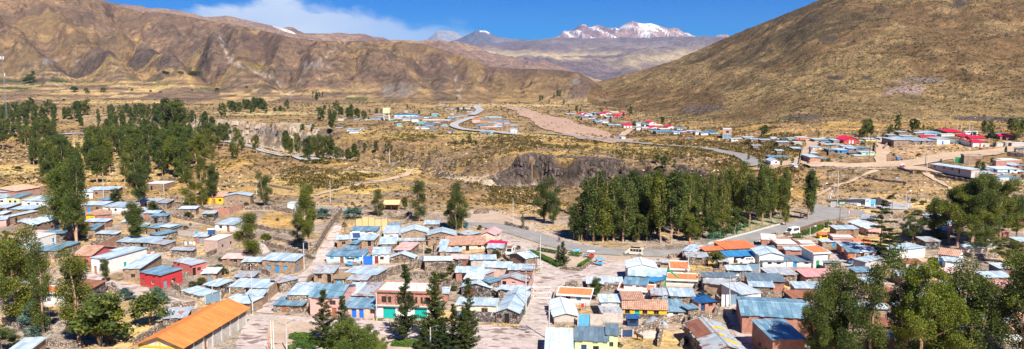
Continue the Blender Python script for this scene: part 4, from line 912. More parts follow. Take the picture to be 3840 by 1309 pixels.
rows('8', """
S|147 162 275 190 332 145 3.0 0.2|tin brick|rw.50dark
S|105 225 265 230 270 170 3.0 0.2|tinwhite stone|
S|262 232 350 262 375 212 2.9 0.2|tinblue stone|
X|75 300 345 310 352 265 98 0.9|tin darkstone|fd.33darkred fw.65dark
X|335 345 415 348 420 300 60 0.5|tinold darkstone|fd.45dark
S|420 320 540 330 370 278 2.6 0.2|tin stone|
X|400 232 672 252 728 215 78 0.9|tinold pinkwall|fd.27dark fw.58white
X|395 535 612 545 665 345 118 0.9|tin darkstone|fw.12wood fd.47dark fw.80wood
S|540 330 660 345 640 290 2.6 0.2|tin stone|
""")
house('8', S, (32, 462), (390, 475), (405, 412), 172, 0.3, 'tin', 'cream', 'fu.72wood fd.65skyblue fd.12skyblue', split=2.1, wall2='darkstone')
rows('8', """
S|982 365 1268 382 1275 325 108 0.5|orange white|fw.30red fw.65blue
X|938 575 1160 572 1130 425 95 0.6|tinwhite plaster|
S|862 920 1105 925 1132 690 2.9 0.3|tinwhite plaster|
""")
def panel(o, W, D, zf, rise):
    mb = MB(); mb.m('yellowp'); mb.box(W * 0.35, W * 0.62, D * 0.52, D * 0.62, zf + rise * 0.57 + 0.12, zf + rise * 0.57 + 0.17); mb.build('translucent_roof_sheet', parent=o)
rows('9', """
S|88 795 392 808 390 680 2.7 0.3|tindark lime|fd.28navy fw.65grate
S|390 745 487 748 522 650 3.1 0.3|tindark lime|fw.40dark
S|352 548 530 545 515 468 98 0.2|tinold plaster|
S|537 418 725 418 540 350 3.4 0.5|tile white|
S|508 320 805 342 545 272 82 0.4|orange white|fw.70dark fw.30dark
S|808 375 968 380 975 318 2.2 0.2|tinold stone||shed
S|545 272 757 285 755 222 2.8 0.3|tinblue white|
S|205 270 535 275 545 212 48 0.3|tinwhite stone|
S|592 195 940 208 945 130 3.0 0.4|tin green|fd.60wood
X|580 118 850 122 838 60 3.6 0.8|tinwhite white|
S|840 70 960 75 955 48 2.4 0.2|tinold adobe|fw.20dark
S|988 130 1140 135 1170 72 52 0.3|orange white|
S|930 225 1213 238 1205 188 82 0.4|orange white|fw.30yellow fw.67yellow
S|825 255 925 225 900 182 2.8 0.1|bright stone|fd.40dark
S|985 385 1200 390 1280 320 2.4 0.2|tin stone|
S|947 528 1105 532 1130 388 82 0.3|tinblue white|fw.50dark
S|1145 508 1240 497 1235 455 2.0 0.1|tinblue stone||shed
""")
house('9', S, (333, 440), (515, 440), (530, 372), 2.8, 0.4, 'tin', 'block', '', extra=panel)
house('9', G, (537, 500), (945, 512), (537, 418), 108, 1.3, 'tile', 'yellow', 'fw.10wood fd.32teal fw.50wood fw.76wood', split=1.0, wall2='darkstone')
def yellow_panels(o, W, D, zf, rise):
    for (a, b, c, d) in ((0.55, 0.70, 0.35, 0.42), (0.68, 0.93, 0.66, 0.73), (0.52, 0.66, 0.60, 0.66), (0.58, 0.95, 0.16, 0.24)):
        mb = MB(); mb.m('yellowp'); f = lambda x: zf + rise * (1 - abs(x * W - W / 2) / (W / 2)) + 0.15
        mb.hexa([(a * W, c * D, f(a)), (b * W, c * D, f(b)), (b * W, d * D, f(b)), (a * W, d * D, f(a)), (a * W, c * D, f(a) + .04), (b * W, c * D, f(b) + .04), (b * W, d * D, f(b) + .04), (a * W, d * D, f(a) + .04)]); mb.build('yellow_roof_sheet', parent=o)
    mb = MB(); mb.m('rust'); f = lambda x: zf + rise * (1 - abs(x * W - W / 2) / (W / 2)) + 0.14
    a, b, c, d = -0.03, 0.40, 0.42, 0.99
    mb.hexa([(a * W, c * D, f(a)), (b * W, c * D, f(b)), (b * W, d * D, f(b)), (a * W, d * D, f(a)), (a * W, c * D, f(a) + .03), (b * W, c * D, f(b) + .03), (b * W, d * D, f(b) + .03), (a * W, d * D, f(a) + .03)]); mb.build('rusty_roof_sheet', parent=o)
house('B', X, (240, 905), (596, 900), (500, 630), 3.0, 1.0, 'tinold', 'stone', '', extra=yellow_panels, label='long shed with a patchwork roof of rusty, grey and yellow sheets')
rows('B', """
S|150 450 308 437 285 360 98 0.2|navy brick|fd.25navyd fw.70dark
G|555 563 1205 598 545 432 3.6 0.9|tinblue brick|
S|840 790 1138 785 1005 603 4.2 0.3|tinblue brick|lw.40dark lw.70dark
S|552 370 730 355 640 250 2.5 0.2|tinwhite white|
S|630 295 845 305 800 245 2.3 0.2|tin stone|
S|625 245 948 252 912 180 2.5 0.3|tindark brick|
S|190 205 495 210 475 172 3.0 0.3|tindark plaster|
S|200 262 430 290 490 215 2.4 0.2|tinold adobe|
S|820 190 1065 185 1030 118 2.3 0.2|tinold stone|
S|1190 650 1300 640 1290 590 2.4 0.2|tin stone|
""")
rows('A', """
S|420 502 700 492 640 428 75 0.4|bright white|fg.35dark fg.80dark
X|715 490 940 492 870 430 3.0 0.8|tin white|
S|745 545 963 548 720 488 62 0.3|tindark white|fw.30dark fw.68dark
S|970 543 1248 550 952 490 68 0.3|tindark white|fd.27blue fw.65dark
S|0 445 115 458 190 400 2.4 0.3|tin adobe|fd.50dark
S|45 508 238 512 210 465 2.1 0.2|tinold stone||shed
S|400 432 690 420 640 350 2.6 0.5|orange stone|
S|210 447 392 437 395 402 2.4 0.3|orange stone|
F|735 345 870 352 900 300 2.8 0|flat brick|fw.50dark
F|880 400 1095 402 1190 345 2.5 1|flat brick|
F|1100 380 1225 382 1235 355 2.5 0|flat brick|fw.50dark
S|660 435 870 440 860 402 2.4 0.2|tindark stone|
S|960 440 1100 443 1090 415 2.2 0.2|tin brick|
S|345 550 430 550 425 525 2.0 0.2|tinold adobe|fw.50red|shed
""")
rows('C', """
S|31 617 160 610 90 548 3.9 0.5|orange white|fd.30grass lw.60dark
S|-45 838 240 835 300 765 2.5 0.3|redtin stone|fd.70dark
S|110 515 270 513 250 488 60 0.2|tin adobe|fd.65blue
G|352 328 535 395 372 278 75 0.8|tinwhite pinkwall|fd.10pink fw.35dark fw.60white fw.85white
S|470 300 600 310 620 268 2.5 0.2|tinold stone|rd.50dark
S|290 555 520 560 510 520 2.5 0.2|tin brick|
F|210 485 430 490 425 455 2.2 1|flat brick|
S|420 520 560 525 560 490 2.4 0.2|orange brick|
S|510 700 670 668 625 628 2.5 0.1|tin plaster|
S|130 708 270 712 250 695 2.0 0.1|tindark stone||shed
S|350 610 470 615 440 568 2.4 0.2|tinblue brick|
S|500 610 640 615 640 565 2.4 0.2|tinwhite block|
S|620 560 780 600 800 500 2.6 0.2|tin white|
S|1085 292 1290 300 1080 258 2.4 0.3|tin stone|fw.40dark
S|1180 350 1290 365 1180 300 2.4 0.2|tin brick|fw.50dark
S|1200 412 1300 418 1240 372 2.3 0.2|tinblue adobe|
S|920 400 1060 405 1040 370 2.3 0.2|tin stone|
""")
rows('E', """
G|495 778 675 800 440 712 2.8 0.9|tile white|fw.60wood fd.10blue
S|560 840 720 850 700 812 2.3 0.2|tin white|
S|945 640 1025 642 1020 615 2.6 0.2|orange white|
F|1150 430 1300 430 1290 395 3.2 0|flat brick|fw.30dark
S|1020 570 1150 572 1130 545 2.4 0.2|redtin brick|fw.50dark
""")
rows('D', """
S|985 720 1290 720 990 645 2.5 0.5|tile white|
S|880 600 1085 640 1040 400 3.0 0.2|tinwhite adobe|
S|700 300 900 300 880 225 2.6 0.3|pinktin pinkwall|fw.50dark
S|560 330 700 340 700 260 2.6 0.3|tinwhite white|
S|1120 330 1290 330 1280 250 2.6 0.3|redtin brick|
S|1130 590 1290 590 1290 540 2.6 0.3|orange white|
S|-40 765 85 765 60 722 2.5 0.2|tinblue brick|
S|380 560 560 560 540 480 2.6 0.3|tinwhite white|
S|150 520 330 520 320 450 2.6 0.3|tin stone|
S|820 470 960 470 960 400 2.6 0.3|tin white|fd.50skyblue
""")
# the hall with the amber roof
def hall(o, W, D, zf, rise):
    mb = MB(); mb.m('yellow')
    f = lambda x: zf + rise * (1 - abs(x - W / 2) / (W / 2))
    for x in (0.0, W / 2 - 0.15, W - 0.3): mb.box(x, x + 0.3, -0.06, -0.004, -0.5, min(f(x), f(x + 0.3)) - 0.05)
    mb.box(0, W, -0.09, -0.062, zf - 0.5, zf - 0.15); mb.box(0, W, -0.09, -0.062, 0.0, 0.7)
    mb.build('yellow_trim', parent=o)
    for k in range(8): mb = MB(); mb.m('concrete'); y = k * (D - 0.4) / 7; mb.box(W + 0.003, W + 0.14, y, y + 0.4, -0.5, zf); mb.build('pilaster', parent=o)
    mb = MB(); mb.m('glass'); mb.box(W + 0.003, W + 0.02, 0.5, D - 0.5, zf - 1.25, zf - 0.2); mb.build('window_band', parent=o)
house('2', X, (1045, 838), (1375, 856), (1809, 565), 3.4, 1.5, 'amber', 'cream', 'rd.33wood fw.30dark', split=2.1, wall2='block', over=0.7, extra=hall, label='long hall with a wide amber orange roof and a yellow trimmed gable')
def twin_roof_gap(): pass
# ------------------------------------------------------------------ the settlements farther off, read the same way: x0 x1 y_back y_front y_base
def small(t, txt):
    for it in txt.replace('\n', ';').split(';'):
        p = it.split()
        if len(p) < 7: continue
        x0, x1, yt, yf, yb = map(float, p[:5]); typ = p[8] if len(p) > 8 else 'S'
        ub, vb = px(t, x0, yb); g = ground(ub, vb); s, k = ray(*px(t, x0, yf)); zf = H + k * g.y - g.z
        dx = (yf - yt) * (px(t, 0, 0)[0] * 0)                 # roofs run straight back along the view axis
        u0, v0 = px(t, (x0 + x1) / 2, yf); u1 = u0 + (1920 - u0) * (yf - yt) / TILES[t][2] / max(40, (v0 - 283))
        cx = (u1 - TILES[t][0]) * TILES[t][2]
        rise = 0.3 if typ == 'S' else 1.0
        if typ == 'G': C = (cx, yt)
        elif typ == 'X': C = (x0 + (cx - (x0 + x1) / 2), yt + 3)
        else: C = (cx, yt)
        ops = p[7] if len(p) > 7 and p[7] != '-' else ''
        ops = ops.replace(',', ' ')
        house(t, typ, (x0, yf), (x1, yf), C, max(yb - yf, 10.01), rise, p[5], p[6], ops, over=0.35)
small('V', """
15 60 152 160 175 tin adobe -;75 140 152 162 183 tin adobe -;145 205 155 165 182 crimson adobe - X;195 255 142 155 172 crimson white - X;180 235 178 188 212 tinblue stone -;215 290 190 203 240 tinblue adobe -
240 300 160 172 190 crimson white - X;290 345 150 165 185 tin white -;300 385 212 226 245 tin adobe -;330 400 180 190 208 tin brick -;370 440 235 248 270 tinblue stone -;390 470 250 262 290 tin stone -
440 550 235 250 276 tin white -;345 430 138 150 165 tin adobe -;410 480 140 152 170 tinblue adobe -;440 520 150 166 182 crimson white fd.50red X;510 585 132 150 168 crimson white fw.50dark X;520 610 185 200 225 tin brick -
580 690 130 140 165 flat brick - F;620 700 165 178 200 crimson redpink fd.50dark G;700 770 135 150 165 crimson white fw.50dark G;770 820 212 216 242 orange redpink - ;550 625 285 300 322 tin stone -;640 705 290 303 326 tin stone -;630 690 235 242 256 tinblue adobe -
740 845 285 305 340 crimson white fd.30red,fd.70red G;900 1010 270 288 312 tin white -;1000 1065 275 295 325 tinblue white -;1065 1150 250 270 290 crimson white - X;1065 1240 290 303 332 flat brick - F;1080 1200 318 335 355 crimson white fw.50dark X;1160 1270 305 320 340 orange brick -
900 970 318 330 368 tin white -;970 1065 325 335 372 flat adobe - F;1050 1160 345 355 400 tinblue adobe -;1150 1340 365 385 428 tinblue stone fd.80teal;1200 1330 340 352 372 flat adobe - F;1300 1410 305 325 355 crimson white fd.70red X;1370 1485 375 390 425 tin paleblue fd.50blue
1415 1510 330 345 372 tinblue white fw.50dark;1470 1545 375 388 418 tin redpink -;1330 1400 360 370 385 tindark brick -;1560 1650 365 380 402 tin adobe -;1650 1730 370 385 428 tin white fd.60dark;1720 1845 385 400 432 tinblue white fd.80blue;1780 1905 374 386 400 bright adobe -;1845 1960 400 412 438 tin adobe -
2100 2170 465 478 512 tin white fw.50dark""")
house('V', 'F', (1993, 360), (2103, 362), (2090, 345), 110, 0, 'flat', 'brickpale', 'fU.55dark fg.30skyblue fg.80skyblue', parapet=0.3, cat='house')
small('W', """
145 228 195 208 242 tin white fw.50dark;228 312 195 205 232 tin stone fd.50dark;312 500 175 190 215 tin adobe -;395 510 200 212 250 tin adobe -;525 655 205 222 265 tin adobe fd.60dark;655 720 182 192 212 tin adobe -
655 760 198 205 235 flat adobe - F;790 870 190 205 232 tindark adobe fd.50dark;870 970 188 202 232 tin white fd.80blue;975 1120 178 188 225 flat brick fd.20redp F;740 880 232 248 305 tin stone -;935 1045 240 248 285 flat block - F
420 520 280 292 345 tinold stone -;725 805 340 356 395 tin adobe -;935 1045 308 328 360 tin stone fd.50dark;640 880 415 440 470 tinblue stone fd.60blue,fd.20dark;645 755 462 485 550 tin white fw.60dark X;925 985 520 535 570 tin white -
1145 1275 400 440 510 tin brick -;1155 1240 372 388 405 tin adobe -;1245 1335 438 455 490 tinblue stone -;1200 1370 195 215 250 tin adobe fw.50dark;1300 1410 228 245 270 tinblue stone -;1340 1570 262 285 300 tin adobe -;1175 1290 296 315 345 tin white fw.60dark
1380 1460 190 206 230 tindark adobe -;1440 1565 205 225 262 tin adobe -;1400 1500 322 350 385 tinblue stone fw.50dark;1490 1630 322 350 385 tin bluewall fd.30dark;1635 1760 308 328 362 tin stone fd.60dark;1640 1755 370 385 410 tindark stone -
1765 1910 305 325 360 tinblue stone fd.10blue;1795 1960 362 378 420 tin lime fd.40skyblue;1760 1830 205 232 262 tin adobe -;1850 1975 195 210 235 tin paleyellow fw.50dark;1715 1800 405 420 455 tinwhite block - ;1280 1340 255 262 290 flat brick - F
1990 2060 182 195 222 tinblue adobe -;2035 2115 185 200 228 tin white fd.50dark;1570 1710 182 192 215 tinblue adobe -;1560 1700 285 302 322 tin white -""")
house('W', 'X', (1568, 218), (1762, 218), (1590, 196), 48, 1.6, 'crimson', 'red', 'fd.40white fd.60white fw.15white fw.85white', label='low red house with a wide crimson gabled roof above the dirt road', cat='house')
small('X', """
445 540 212 225 260 tin adobe -;515 700 255 288 375 tin adobe fw.35white,fw.70white;690 835 268 300 350 tin stone fd.70wood;760 1055 238 298 345 tin stone fd.35dark,fw.60dark;640 780 225 242 260 tin adobe -
865 1050 225 250 275 crimson white - G;1060 1225 250 275 345 tin white fd.45brightblue;1225 1455 298 320 360 tinblue stone fd.35teal,fw.70white;1100 1330 248 268 290 tindark adobe fw.50dark;900 1110 172 195 232 tin turq fw.60dark
1190 1380 152 188 222 crimson green fd.50dark G;1115 1285 208 215 245 flat block - F;1380 1515 210 245 268 crimson brick - G;1420 1580 180 185 220 tinwhite white fw.30dark,fw.60dark;1515 1670 282 320 378 crimson white fd.60redp G;1480 1670 235 262 290 crimson adobe - G
1665 1760 335 345 375 flat block - F;1770 1920 195 210 265 tinblue adobe fd.50dark;1860 2000 210 238 285 crimson brick fd.30dark G;1940 2110 215 250 290 crimson adobe - G;1800 1940 325 330 375 flat block - F;1930 2040 312 318 375 flat block fg.50dark F
2040 2180 318 325 380 flat block - F;2060 2170 385 395 455 tindark stone -;1120 1350 552 590 600 tin brick -;1820 1960 640 700 730 tinblue white -;1700 1900 625 660 700 tin adobe -
1830 2110 620 660 712 tinwhite white fd.50navy,fw.80dark;1580 1820 675 715 760 tin orangep fd.30skyblue,fd.70dark;1880 2140 735 778 808 tinblue white fw.70blue;1930 2130 520 545 585 flat brick - F;1810 1945 540 548 630 flat brick - F;2000 2170 570 610 640 tin brick -;580 690 175 190 230 tinold adobe -;790 890 190 200 225 tinwhite adobe -;2110 2180 670 690 740 tin brick -""")
house('X', 'F', (1405, 488), (1635, 492), (1700, 482), 100, 0, 'flat', 'adobe', 'fg.80wood', cat='house', parapet=0.4)
house('X', 'S', (975, 590), (1495, 668), (1520, 645), 62, 0.3, 'tin', 'brickpale', 'fw.12dark fw.35wood fw.55dark fd.72dark', label='long low cream building with a single pale roof beside the dirt road', split=0.9, wall2='block')
small('T', """
345 490 228 238 262 tinold adobe -;230 300 285 292 305 tinblue white -;300 450 288 298 310 tin brick -;370 500 262 270 285 tin adobe -;80 150 288 298 318 tin adobe -;520 600 290 300 318 tin brickpale -;600 760 228 240 262 bright paleblue -;740 895 226 240 262 bright paleblue -
700 830 285 295 312 tin paleblue -;820 905 282 292 330 tinblue white -;760 870 268 276 290 tin adobe -;600 700 262 270 285 tin white -;870 960 262 270 288 tin brick -;975 1040 258 265 280 tinblue white -;1040 1140 262 270 282 tin adobe -;960 1180 296 305 325 flat brickpale - F
1180 1310 300 308 325 flat brickpale - F;900 1000 325 338 358 tin turq -;955 1110 345 372 388 tindark stone -;870 920 390 395 418 tin white -;945 1000 388 396 422 tin white -;1000 1060 392 400 420 tinblue paleblue -;640 695 352 358 385 tin turq -;1050 1125 408 418 445 tinblue adobe -;1190 1250 375 385 405 tin adobe -
1215 1275 362 370 390 tin paleblue -;1280 1360 435 442 478 tindark brickpale fd.70dark;1280 1385 280 292 300 tindark adobe -;1370 1440 258 268 282 tin adobe -;1430 1525 242 250 268 tin adobe -;1280 1370 262 270 285 tin white -;1070 1155 222 232 245 tin turq -
1310 1360 158 164 174 tin brickpale -;1360 1410 178 184 196 tin adobe -;1430 1490 148 154 166 tin white -;1490 1580 142 150 160 tinblue white -;1520 1590 196 206 222 tin brick -;1315 1355 222 230 245 tin white -;1160 1250 105 112 125 tin adobe -;730 775 188 194 205 tin white -
1240 1290 160 166 178 tin adobe -;1590 1690 280 292 340 orange brickpale -;1690 1800 292 302 330 tinblue adobe -;1750 1880 258 266 282 tin brick -;1800 1960 262 278 296 tin adobe -;1645 1765 362 378 410 tinblue adobe fd.30dark;1690 1900 385 392 412 flat brick - F
1790 1880 330 338 378 tin adobe -;1865 2055 315 330 348 tinblue brickpale fd.60brightblue;1860 1965 355 372 390 tin white -;1905 1970 385 395 425 tin brick -;1690 1815 448 465 500 tinblue adobe fd.70dark,fw.30dark;1820 1848 462 470 498 tinwhite turq -
2075 2160 405 418 470 tin white fw.60dark;2080 2160 365 375 392 tin adobe -;2000 2075 345 352 372 tin brick -;0 78 412 428 448 tin white -;35 150 432 445 475 tin white -;165 212 402 412 432 tin paleblue -;600 640 320 328 345 tin adobe -;1120 1180 330 340 355 tin brick -;1000 1090 372 380 395 tinold adobe -""")
small('L', """
1400 1445 472 482 505 tin white -;1548 1590 428 440 465 tin paleblue -;1530 1565 480 488 510 tin white -;1660 1810 465 485 505 tin redpink fd.30dark;1900 1985 495 505 530 tinwhite white fw.50dark;2020 2105 480 490 515 tin white fd.70dark;2065 2160 500 512 535 tinblue brick -;1785 1820 430 440 460 tin white -
1915 1995 352 360 380 tin white -;1880 1960 465 475 492 tin adobe -;2105 2160 355 368 385 tinblue adobe -;2010 2120 250 262 285 tin brick -;1420 1450 512 520 535 tin white -""")
# ------------------------------------------------------------------ roads, streets, court
def drape_strip(name, L_, R_, mat, lift=0.12, step=4.0, nx=6, parent=None, kind=True, wob=0):
    """strip between two edge polylines of ground points"""
    rowsL = []
    for i in range(len(L_) - 1):
        a0, a1, b0, b1 = L_[i], L_[i + 1], R_[i], R_[i + 1]
        n = max(1, int(((a0 + b0) / 2 - (a1 + b1) / 2).length / step))
        for k in range(n): f = k / n; rowsL.append((a0.lerp(a1, f), b0.lerp(b1, f)))
    rowsL.append((L_[-1], R_[-1]))
    if wob:
        rw = random.Random(len(name)); a_, b_ = 0, 0; q = []
        for a, b in rowsL:
            a_ = a_ * .7 + rw.uniform(-wob, wob) * .5; b_ = b_ * .7 + rw.uniform(-wob, wob) * .5; e_ = (b - a).normalized(); q.append((a + e_ * a_, b + e_ * b_))
        rowsL = q
    P = np.array([[[a.lerp(b, j / nx).x, a.lerp(b, j / nx).y] for j in range(nx + 1)] for a, b in rowsL])
    Z = height(P[..., 0], P[..., 1]) + lift + P[..., 1] * 0.0004
    mb = MB(); mb.m(mat)
    for i in range(len(P) - 1):
        for j in range(nx):
            q = [(i, j), (i, j + 1), (i + 1, j + 1), (i + 1, j)]
            mb.poly([(P[a, b, 0], P[a, b, 1], Z[a, b]) for a, b in q], 0, [(0, 0)] * 4)
    o = mb.build(name, smooth=True)
    # weld so that the sheet shades smoothly
    bm = bmesh.new(); bm.from_mesh(o.data); bmesh.ops.remove_doubles(bm, verts=bm.verts, dist=0.01)
    for f in bm.faces:
        if f.normal.z < 0: f.normal_flip()
    bm.to_mesh(o.data); bm.free()
    if kind: o['kind'] = 'structure'
    return o
def centre_strip(name, pts, width, mat, lift=0.12, step=4.0, nx=6, t='P'):
    c = [ground(*px(t, p[0], p[1])) for p in pts]
    # smooth the centre line
    for _ in range(2):
        d = [c[0]]
        for i in range(len(c) - 1): d += [c[i].lerp(c[i + 1], 0.25), c[i].lerp(c[i + 1], 0.75)]
        c = d + [c[-1]]
    Ls, Rs = [], []
    for i, p in enumerate(c):
        a = c[max(i - 1, 0)]; b = c[min(i + 1, len(c) - 1)]; d = (b - a); d.z = 0; d.normalize(); n = Vector((-d.y, d.x, 0))
        w_ = width if not hasattr(width, '__len__') else width[0] + (width[1] - width[0]) * i / (len(c) - 1)
        Ls.append(p + n * w_ / 2); Rs.append(p - n * w_ / 2)
    return drape_strip(name, Ls, Rs, mat, lift, step, nx, wob=1.6 if 'dirt' in mat else 0), c
def flat_poly(name, pts, mat, z=0.05, t='P', kind='structure'):
    p = [at_z(*px(t, a, b), 0.0) for a, b in pts]
    mb = MB(); mb.m(mat)
    bm = bmesh.new(); vs = [bm.verts.new((q.x, q.y, z)) for q in p]; f = bm.faces.new(vs)
    if f.normal.z < 0: f.normal_flip()
    bmesh.ops.triangulate(bm, faces=[f]); me = bpy.data.meshes.new(name); bm.to_mesh(me); bm.free()
    for pl in me.polygons:
        if pl.normal.z < 0: pl.flip()
    me.materials.append(M[mat]); o = bpy.data.objects.new(name, me); COL.objects.link(o); o['kind'] = kind; return o
flat_poly('paved_plaza', [(870, 1330), (913, 1216), (888, 1181), (945, 1178), (1280, 1196), (1413, 1204), (1683, 1215), (1817, 1219), (1942, 1231), (1962, 1190), (1990, 1076), (2008, 1023), (2012, 960),
    (1990, 945), (1905, 930), (1880, 895), (1862, 872), (1990, 915), (2080, 944), (2150, 958), (2300, 977), (2352, 981), (2352, 1042), (2330, 1042), (2203, 1054), (2120, 1078), (2087, 1100), (2057, 1330)], 'cobble', 0.05)
flat_poly('cobbled_lane', [(958, 1172), (1050, 1090), (1156, 1006), (1176, 979), (1228, 981), (1215, 1003), (1120, 1085), (1022, 1178)], 'cobble', 0.09)
flat_poly('village_lane', [(300, 1000), (343, 1022), (422, 1052), (526, 1069), (606, 1100), (640, 1113), (745, 1142), (735, 1163), (640, 1152), (600, 1137), (480, 1112), (400, 1078), (300, 1045)], 'cobble', 0.05)
flat_poly('terrace_path', [(1180, 1001), (1400, 995), (1575, 995), (1570, 1004), (1400, 1006), (1180, 1012)], 'cobble', 0.05)
flat_poly('side_lane', [(3100, 935), (3140, 948), (3235, 1010), (3225, 1024), (3170, 1010), (3110, 968)], 'cobble', 0.05)
flat_poly('back_lane', [(2712, 1135), (2766, 1143), (2776, 1210), (2885, 1330), (2800, 1330), (2735, 1215)], 'cobble', 0.05)
flat_poly('dusty_verge', [(1700, 790), (1850, 790), (1990, 840), (2120, 895), (2300, 935), (2550, 948), (2640, 935), (2660, 905), (2940, 838), (3003, 836), (3032, 805), (3036, 850), (2950, 885), (2780, 925), (2640, 972), (2500, 985), (2352, 984), (2150, 961), (1990, 918), (1760, 850)], 'tan', 0.04)
_, MAINC = centre_strip('asphalt_road', [(1745, 825), (1776, 834.6), (1901, 862.8), (2022, 897), (2103, 925), (2220, 945.4), (2385, 955), (2540, 958), (2640, 945), (2760, 908), (2880, 872), (2990, 850), (3080, 822)], (8.5, 9.0), 'asphalt', 0.09)
flat_poly('road_junction', [(2962, 856), (3003, 842), (3028, 818), (3030, 790), (3030, 766), (3060, 770), (3108, 777), (3282, 797), (3295, 808), (3213, 812), (3149, 818), (3075, 843), (3015, 868)], 'asphalt', 0.13)
centre_strip('upper_road', [(1085, 776), (1107, 777), (1186, 782), (1266, 792), (1300, 797)], 7.5, 'asphalt', 0.15)
centre_strip('highway', [(690, 512), (738, 518), (789, 527), (866, 534), (925, 547), (996, 568), (1055, 580), (1150, 598), (1175, 603)], 12, 'concrete_road' if 'concrete_road' in M else 'greycourt', 0.5)
centre_strip('yellow_road_line', [(866, 534), (925, 547.5), (996, 569), (1055, 581.5), (1150, 600)], 1.5, 'yellowline', 0.75, nx=2)
centre_strip('wood_road', [(110, 512), (220, 505), (287, 502), (441, 504)], 12, 'greycourt', 0.5)
centre_strip('plateau_road', [(2835, 625), (2818, 614), (2798, 593), (2759, 582), (2700, 569), (2653, 561), (2535, 549), (2416, 541), (2300, 528), (2147, 510), (1997, 499)], 7.5, 'asphalt', 0.45)
centre_strip('town_road', [(1950, 508), (1922, 505), (1863, 499), (1774, 492), (1723, 484), (1697, 475), (1715, 461), (1759, 449), (1785, 440)], 8, 'greycourt', 0.8)
centre_strip('town_road_bend', [(1765, 434), (1790, 424), (1803, 417), (1788, 407), (1790, 396)], 10, 'greycourt', 0.8)
drape_strip('gravel_runway', [ground(u, v) for u, v in ((1890, 402), (1925, 415), (1983, 447), (2070, 490), (2290, 540))], [ground(u, v) for u, v in ((1935, 400), (1985, 415), (2087, 442), (2240, 488), (2400, 528))], 'pinkdirt', 0.35, 8, 10, wob=5)
centre_strip('dirt_road', [(2850, 640), (2985, 606), (3090, 618), (3200, 627), (3330, 622), (3480, 605), (3650, 582), (3860, 560)], (8, 16), 'dirt', 0.25)
centre_strip('lower_dirt_road', [(3330, 622), (3460, 634), (3560, 655), (3680, 672), (3790, 700), (3860, 680)], 9, 'dirt', 0.3)
centre_strip('steep_dirt_street', [(2990, 612), (3015, 590), (3035, 560), (3045, 535), (3050, 522)], 7, 'dirt', 0.25)
centre_strip('upper_dirt_street', [(3300, 620), (3305, 580), (3310, 545), (3308, 520)], 6, 'dirt', 0.25)
centre_strip('foot_path', [(3470, 650), (3530, 690), (3570, 715), (3600, 745)], 2.2, 'dirt', 0.2, 4, 2)
centre_strip('meadow_track', [(1180, 735), (1330, 700), (1500, 672), (1650, 665), (1760, 690)], 2.2, 'dirt', 0.2, 4, 2)
centre_strip('slope_track', [(3060, 740), (3160, 690), (3250, 660), (3290, 640)], 1.8, 'dirt', 0.2, 4, 2)
centre_strip('runway_path', [(2330, 515), (2350, 500), (2375, 485)], 6, 'dirt', 0.5, 4, 2)
drape_strip('sports_court', [ground(u, v) for u, v in ((3185, 747), (3290, 751), (3425, 772))], [ground(u, v) for u, v in ((3160, 766), (3280, 784), (3400, 789))], 'greycourt', 0.15)
# stairs climbing beside the stone wall
def stairs(name, L0, R0, L1, R1, n):
    a, b, c, d = [at_z(*q, 0.0) for q in (L0, R0, L1, R1)]; mb = MB(); mb.m('cobble')
    for i in range(n):
        f, g = i / n, (i + 0.96) / n; p0, p1, p2, p3 = a.lerp(c, f), b.lerp(d, f), b.lerp(d, g), a.lerp(c, g)
        z1 = 0.36; z2 = 0.10
        mb.hexa([(p0.x, p0.y, -.2), (p1.x, p1.y, -.2), (p2.x, p2.y, -.2), (p3.x, p3.y, -.2), (p0.x, p0.y, z2), (p1.x, p1.y, z2), (p2.x, p2.y, z1), (p3.x, p3.y, z1)])
    o = mb.build(name); o['kind'] = 'structure'
stairs('stairs', (1172, 981), (1228, 983), (1254, 848), (1284, 848), 52)
stairs('hillside_stairs', (985, 955), (1012, 945), (960, 915), (985, 910), 12)
# ------------------------------------------------------------------ plants
def leafmesh(name, pts, size, mat, seed, up=0.3, asp=0.45, droop=0.0):
    """one small bent leaf face per point; pts (n,3) with a shade value each"""
    r = np.random.RandomState(seed); P = np.array([p[:3] for p in pts]); n = len(P); sh = np.array([p[3] if len(p) > 3 else r.rand() for p in pts])
    d = r.normal(size=(n, 3)); d[:, 2] = d[:, 2] * 0.7 - droop; d /= np.linalg.norm(d, axis=1)[:, None]
    e = r.normal(size=(n, 3)); e = np.cross(d, e); e /= np.linalg.norm(e, axis=1)[:, None]
    s = size * r.uniform(0.6, 1.4, n)[:, None]
    q = np.stack([P - d * s, P + e * s * asp, P + d * s, P - e * s * asp], 1)
    me = bpy.data.meshes.new(name); me.vertices.add(4 * n); me.vertices.foreach_set('co', q.reshape(-1).astype(np.float32))
    me.loops.add(4 * n); me.loops.foreach_set('vertex_index', np.arange(4 * n, dtype=np.int32)); me.polygons.add(n)
    me.polygons.foreach_set('loop_start', np.arange(n, dtype=np.int32) * 4); me.polygons.foreach_set('loop_total', np.full(n, 4, np.int32)); me.update()
    c = np.zeros((n, 4, 4), np.float32); c[..., 0] = sh[:, None]; c[..., 1] = r.rand(n)[:, None]; c[..., 3] = 1
    a = me.color_attributes.new('lf', 'FLOAT_COLOR', 'POINT'); a.data.foreach_set('color', c.ravel()); me.materials.append(M[mat]); return me
def clump(rg, c, rad, n, sh, squash=1.0):
    out = []
    for _ in range(n):
        v = Vector((rg.gauss(0, 1), rg.gauss(0, 1), rg.gauss(0, 1))).normalized() * rad * rg.random() ** 0.4
        out.append((c[0] + v.x, c[1] + v.y, c[2] + v.z * squash, min(1, max(0, sh + rg.uniform(-0.3, 0.3)))))
    return out
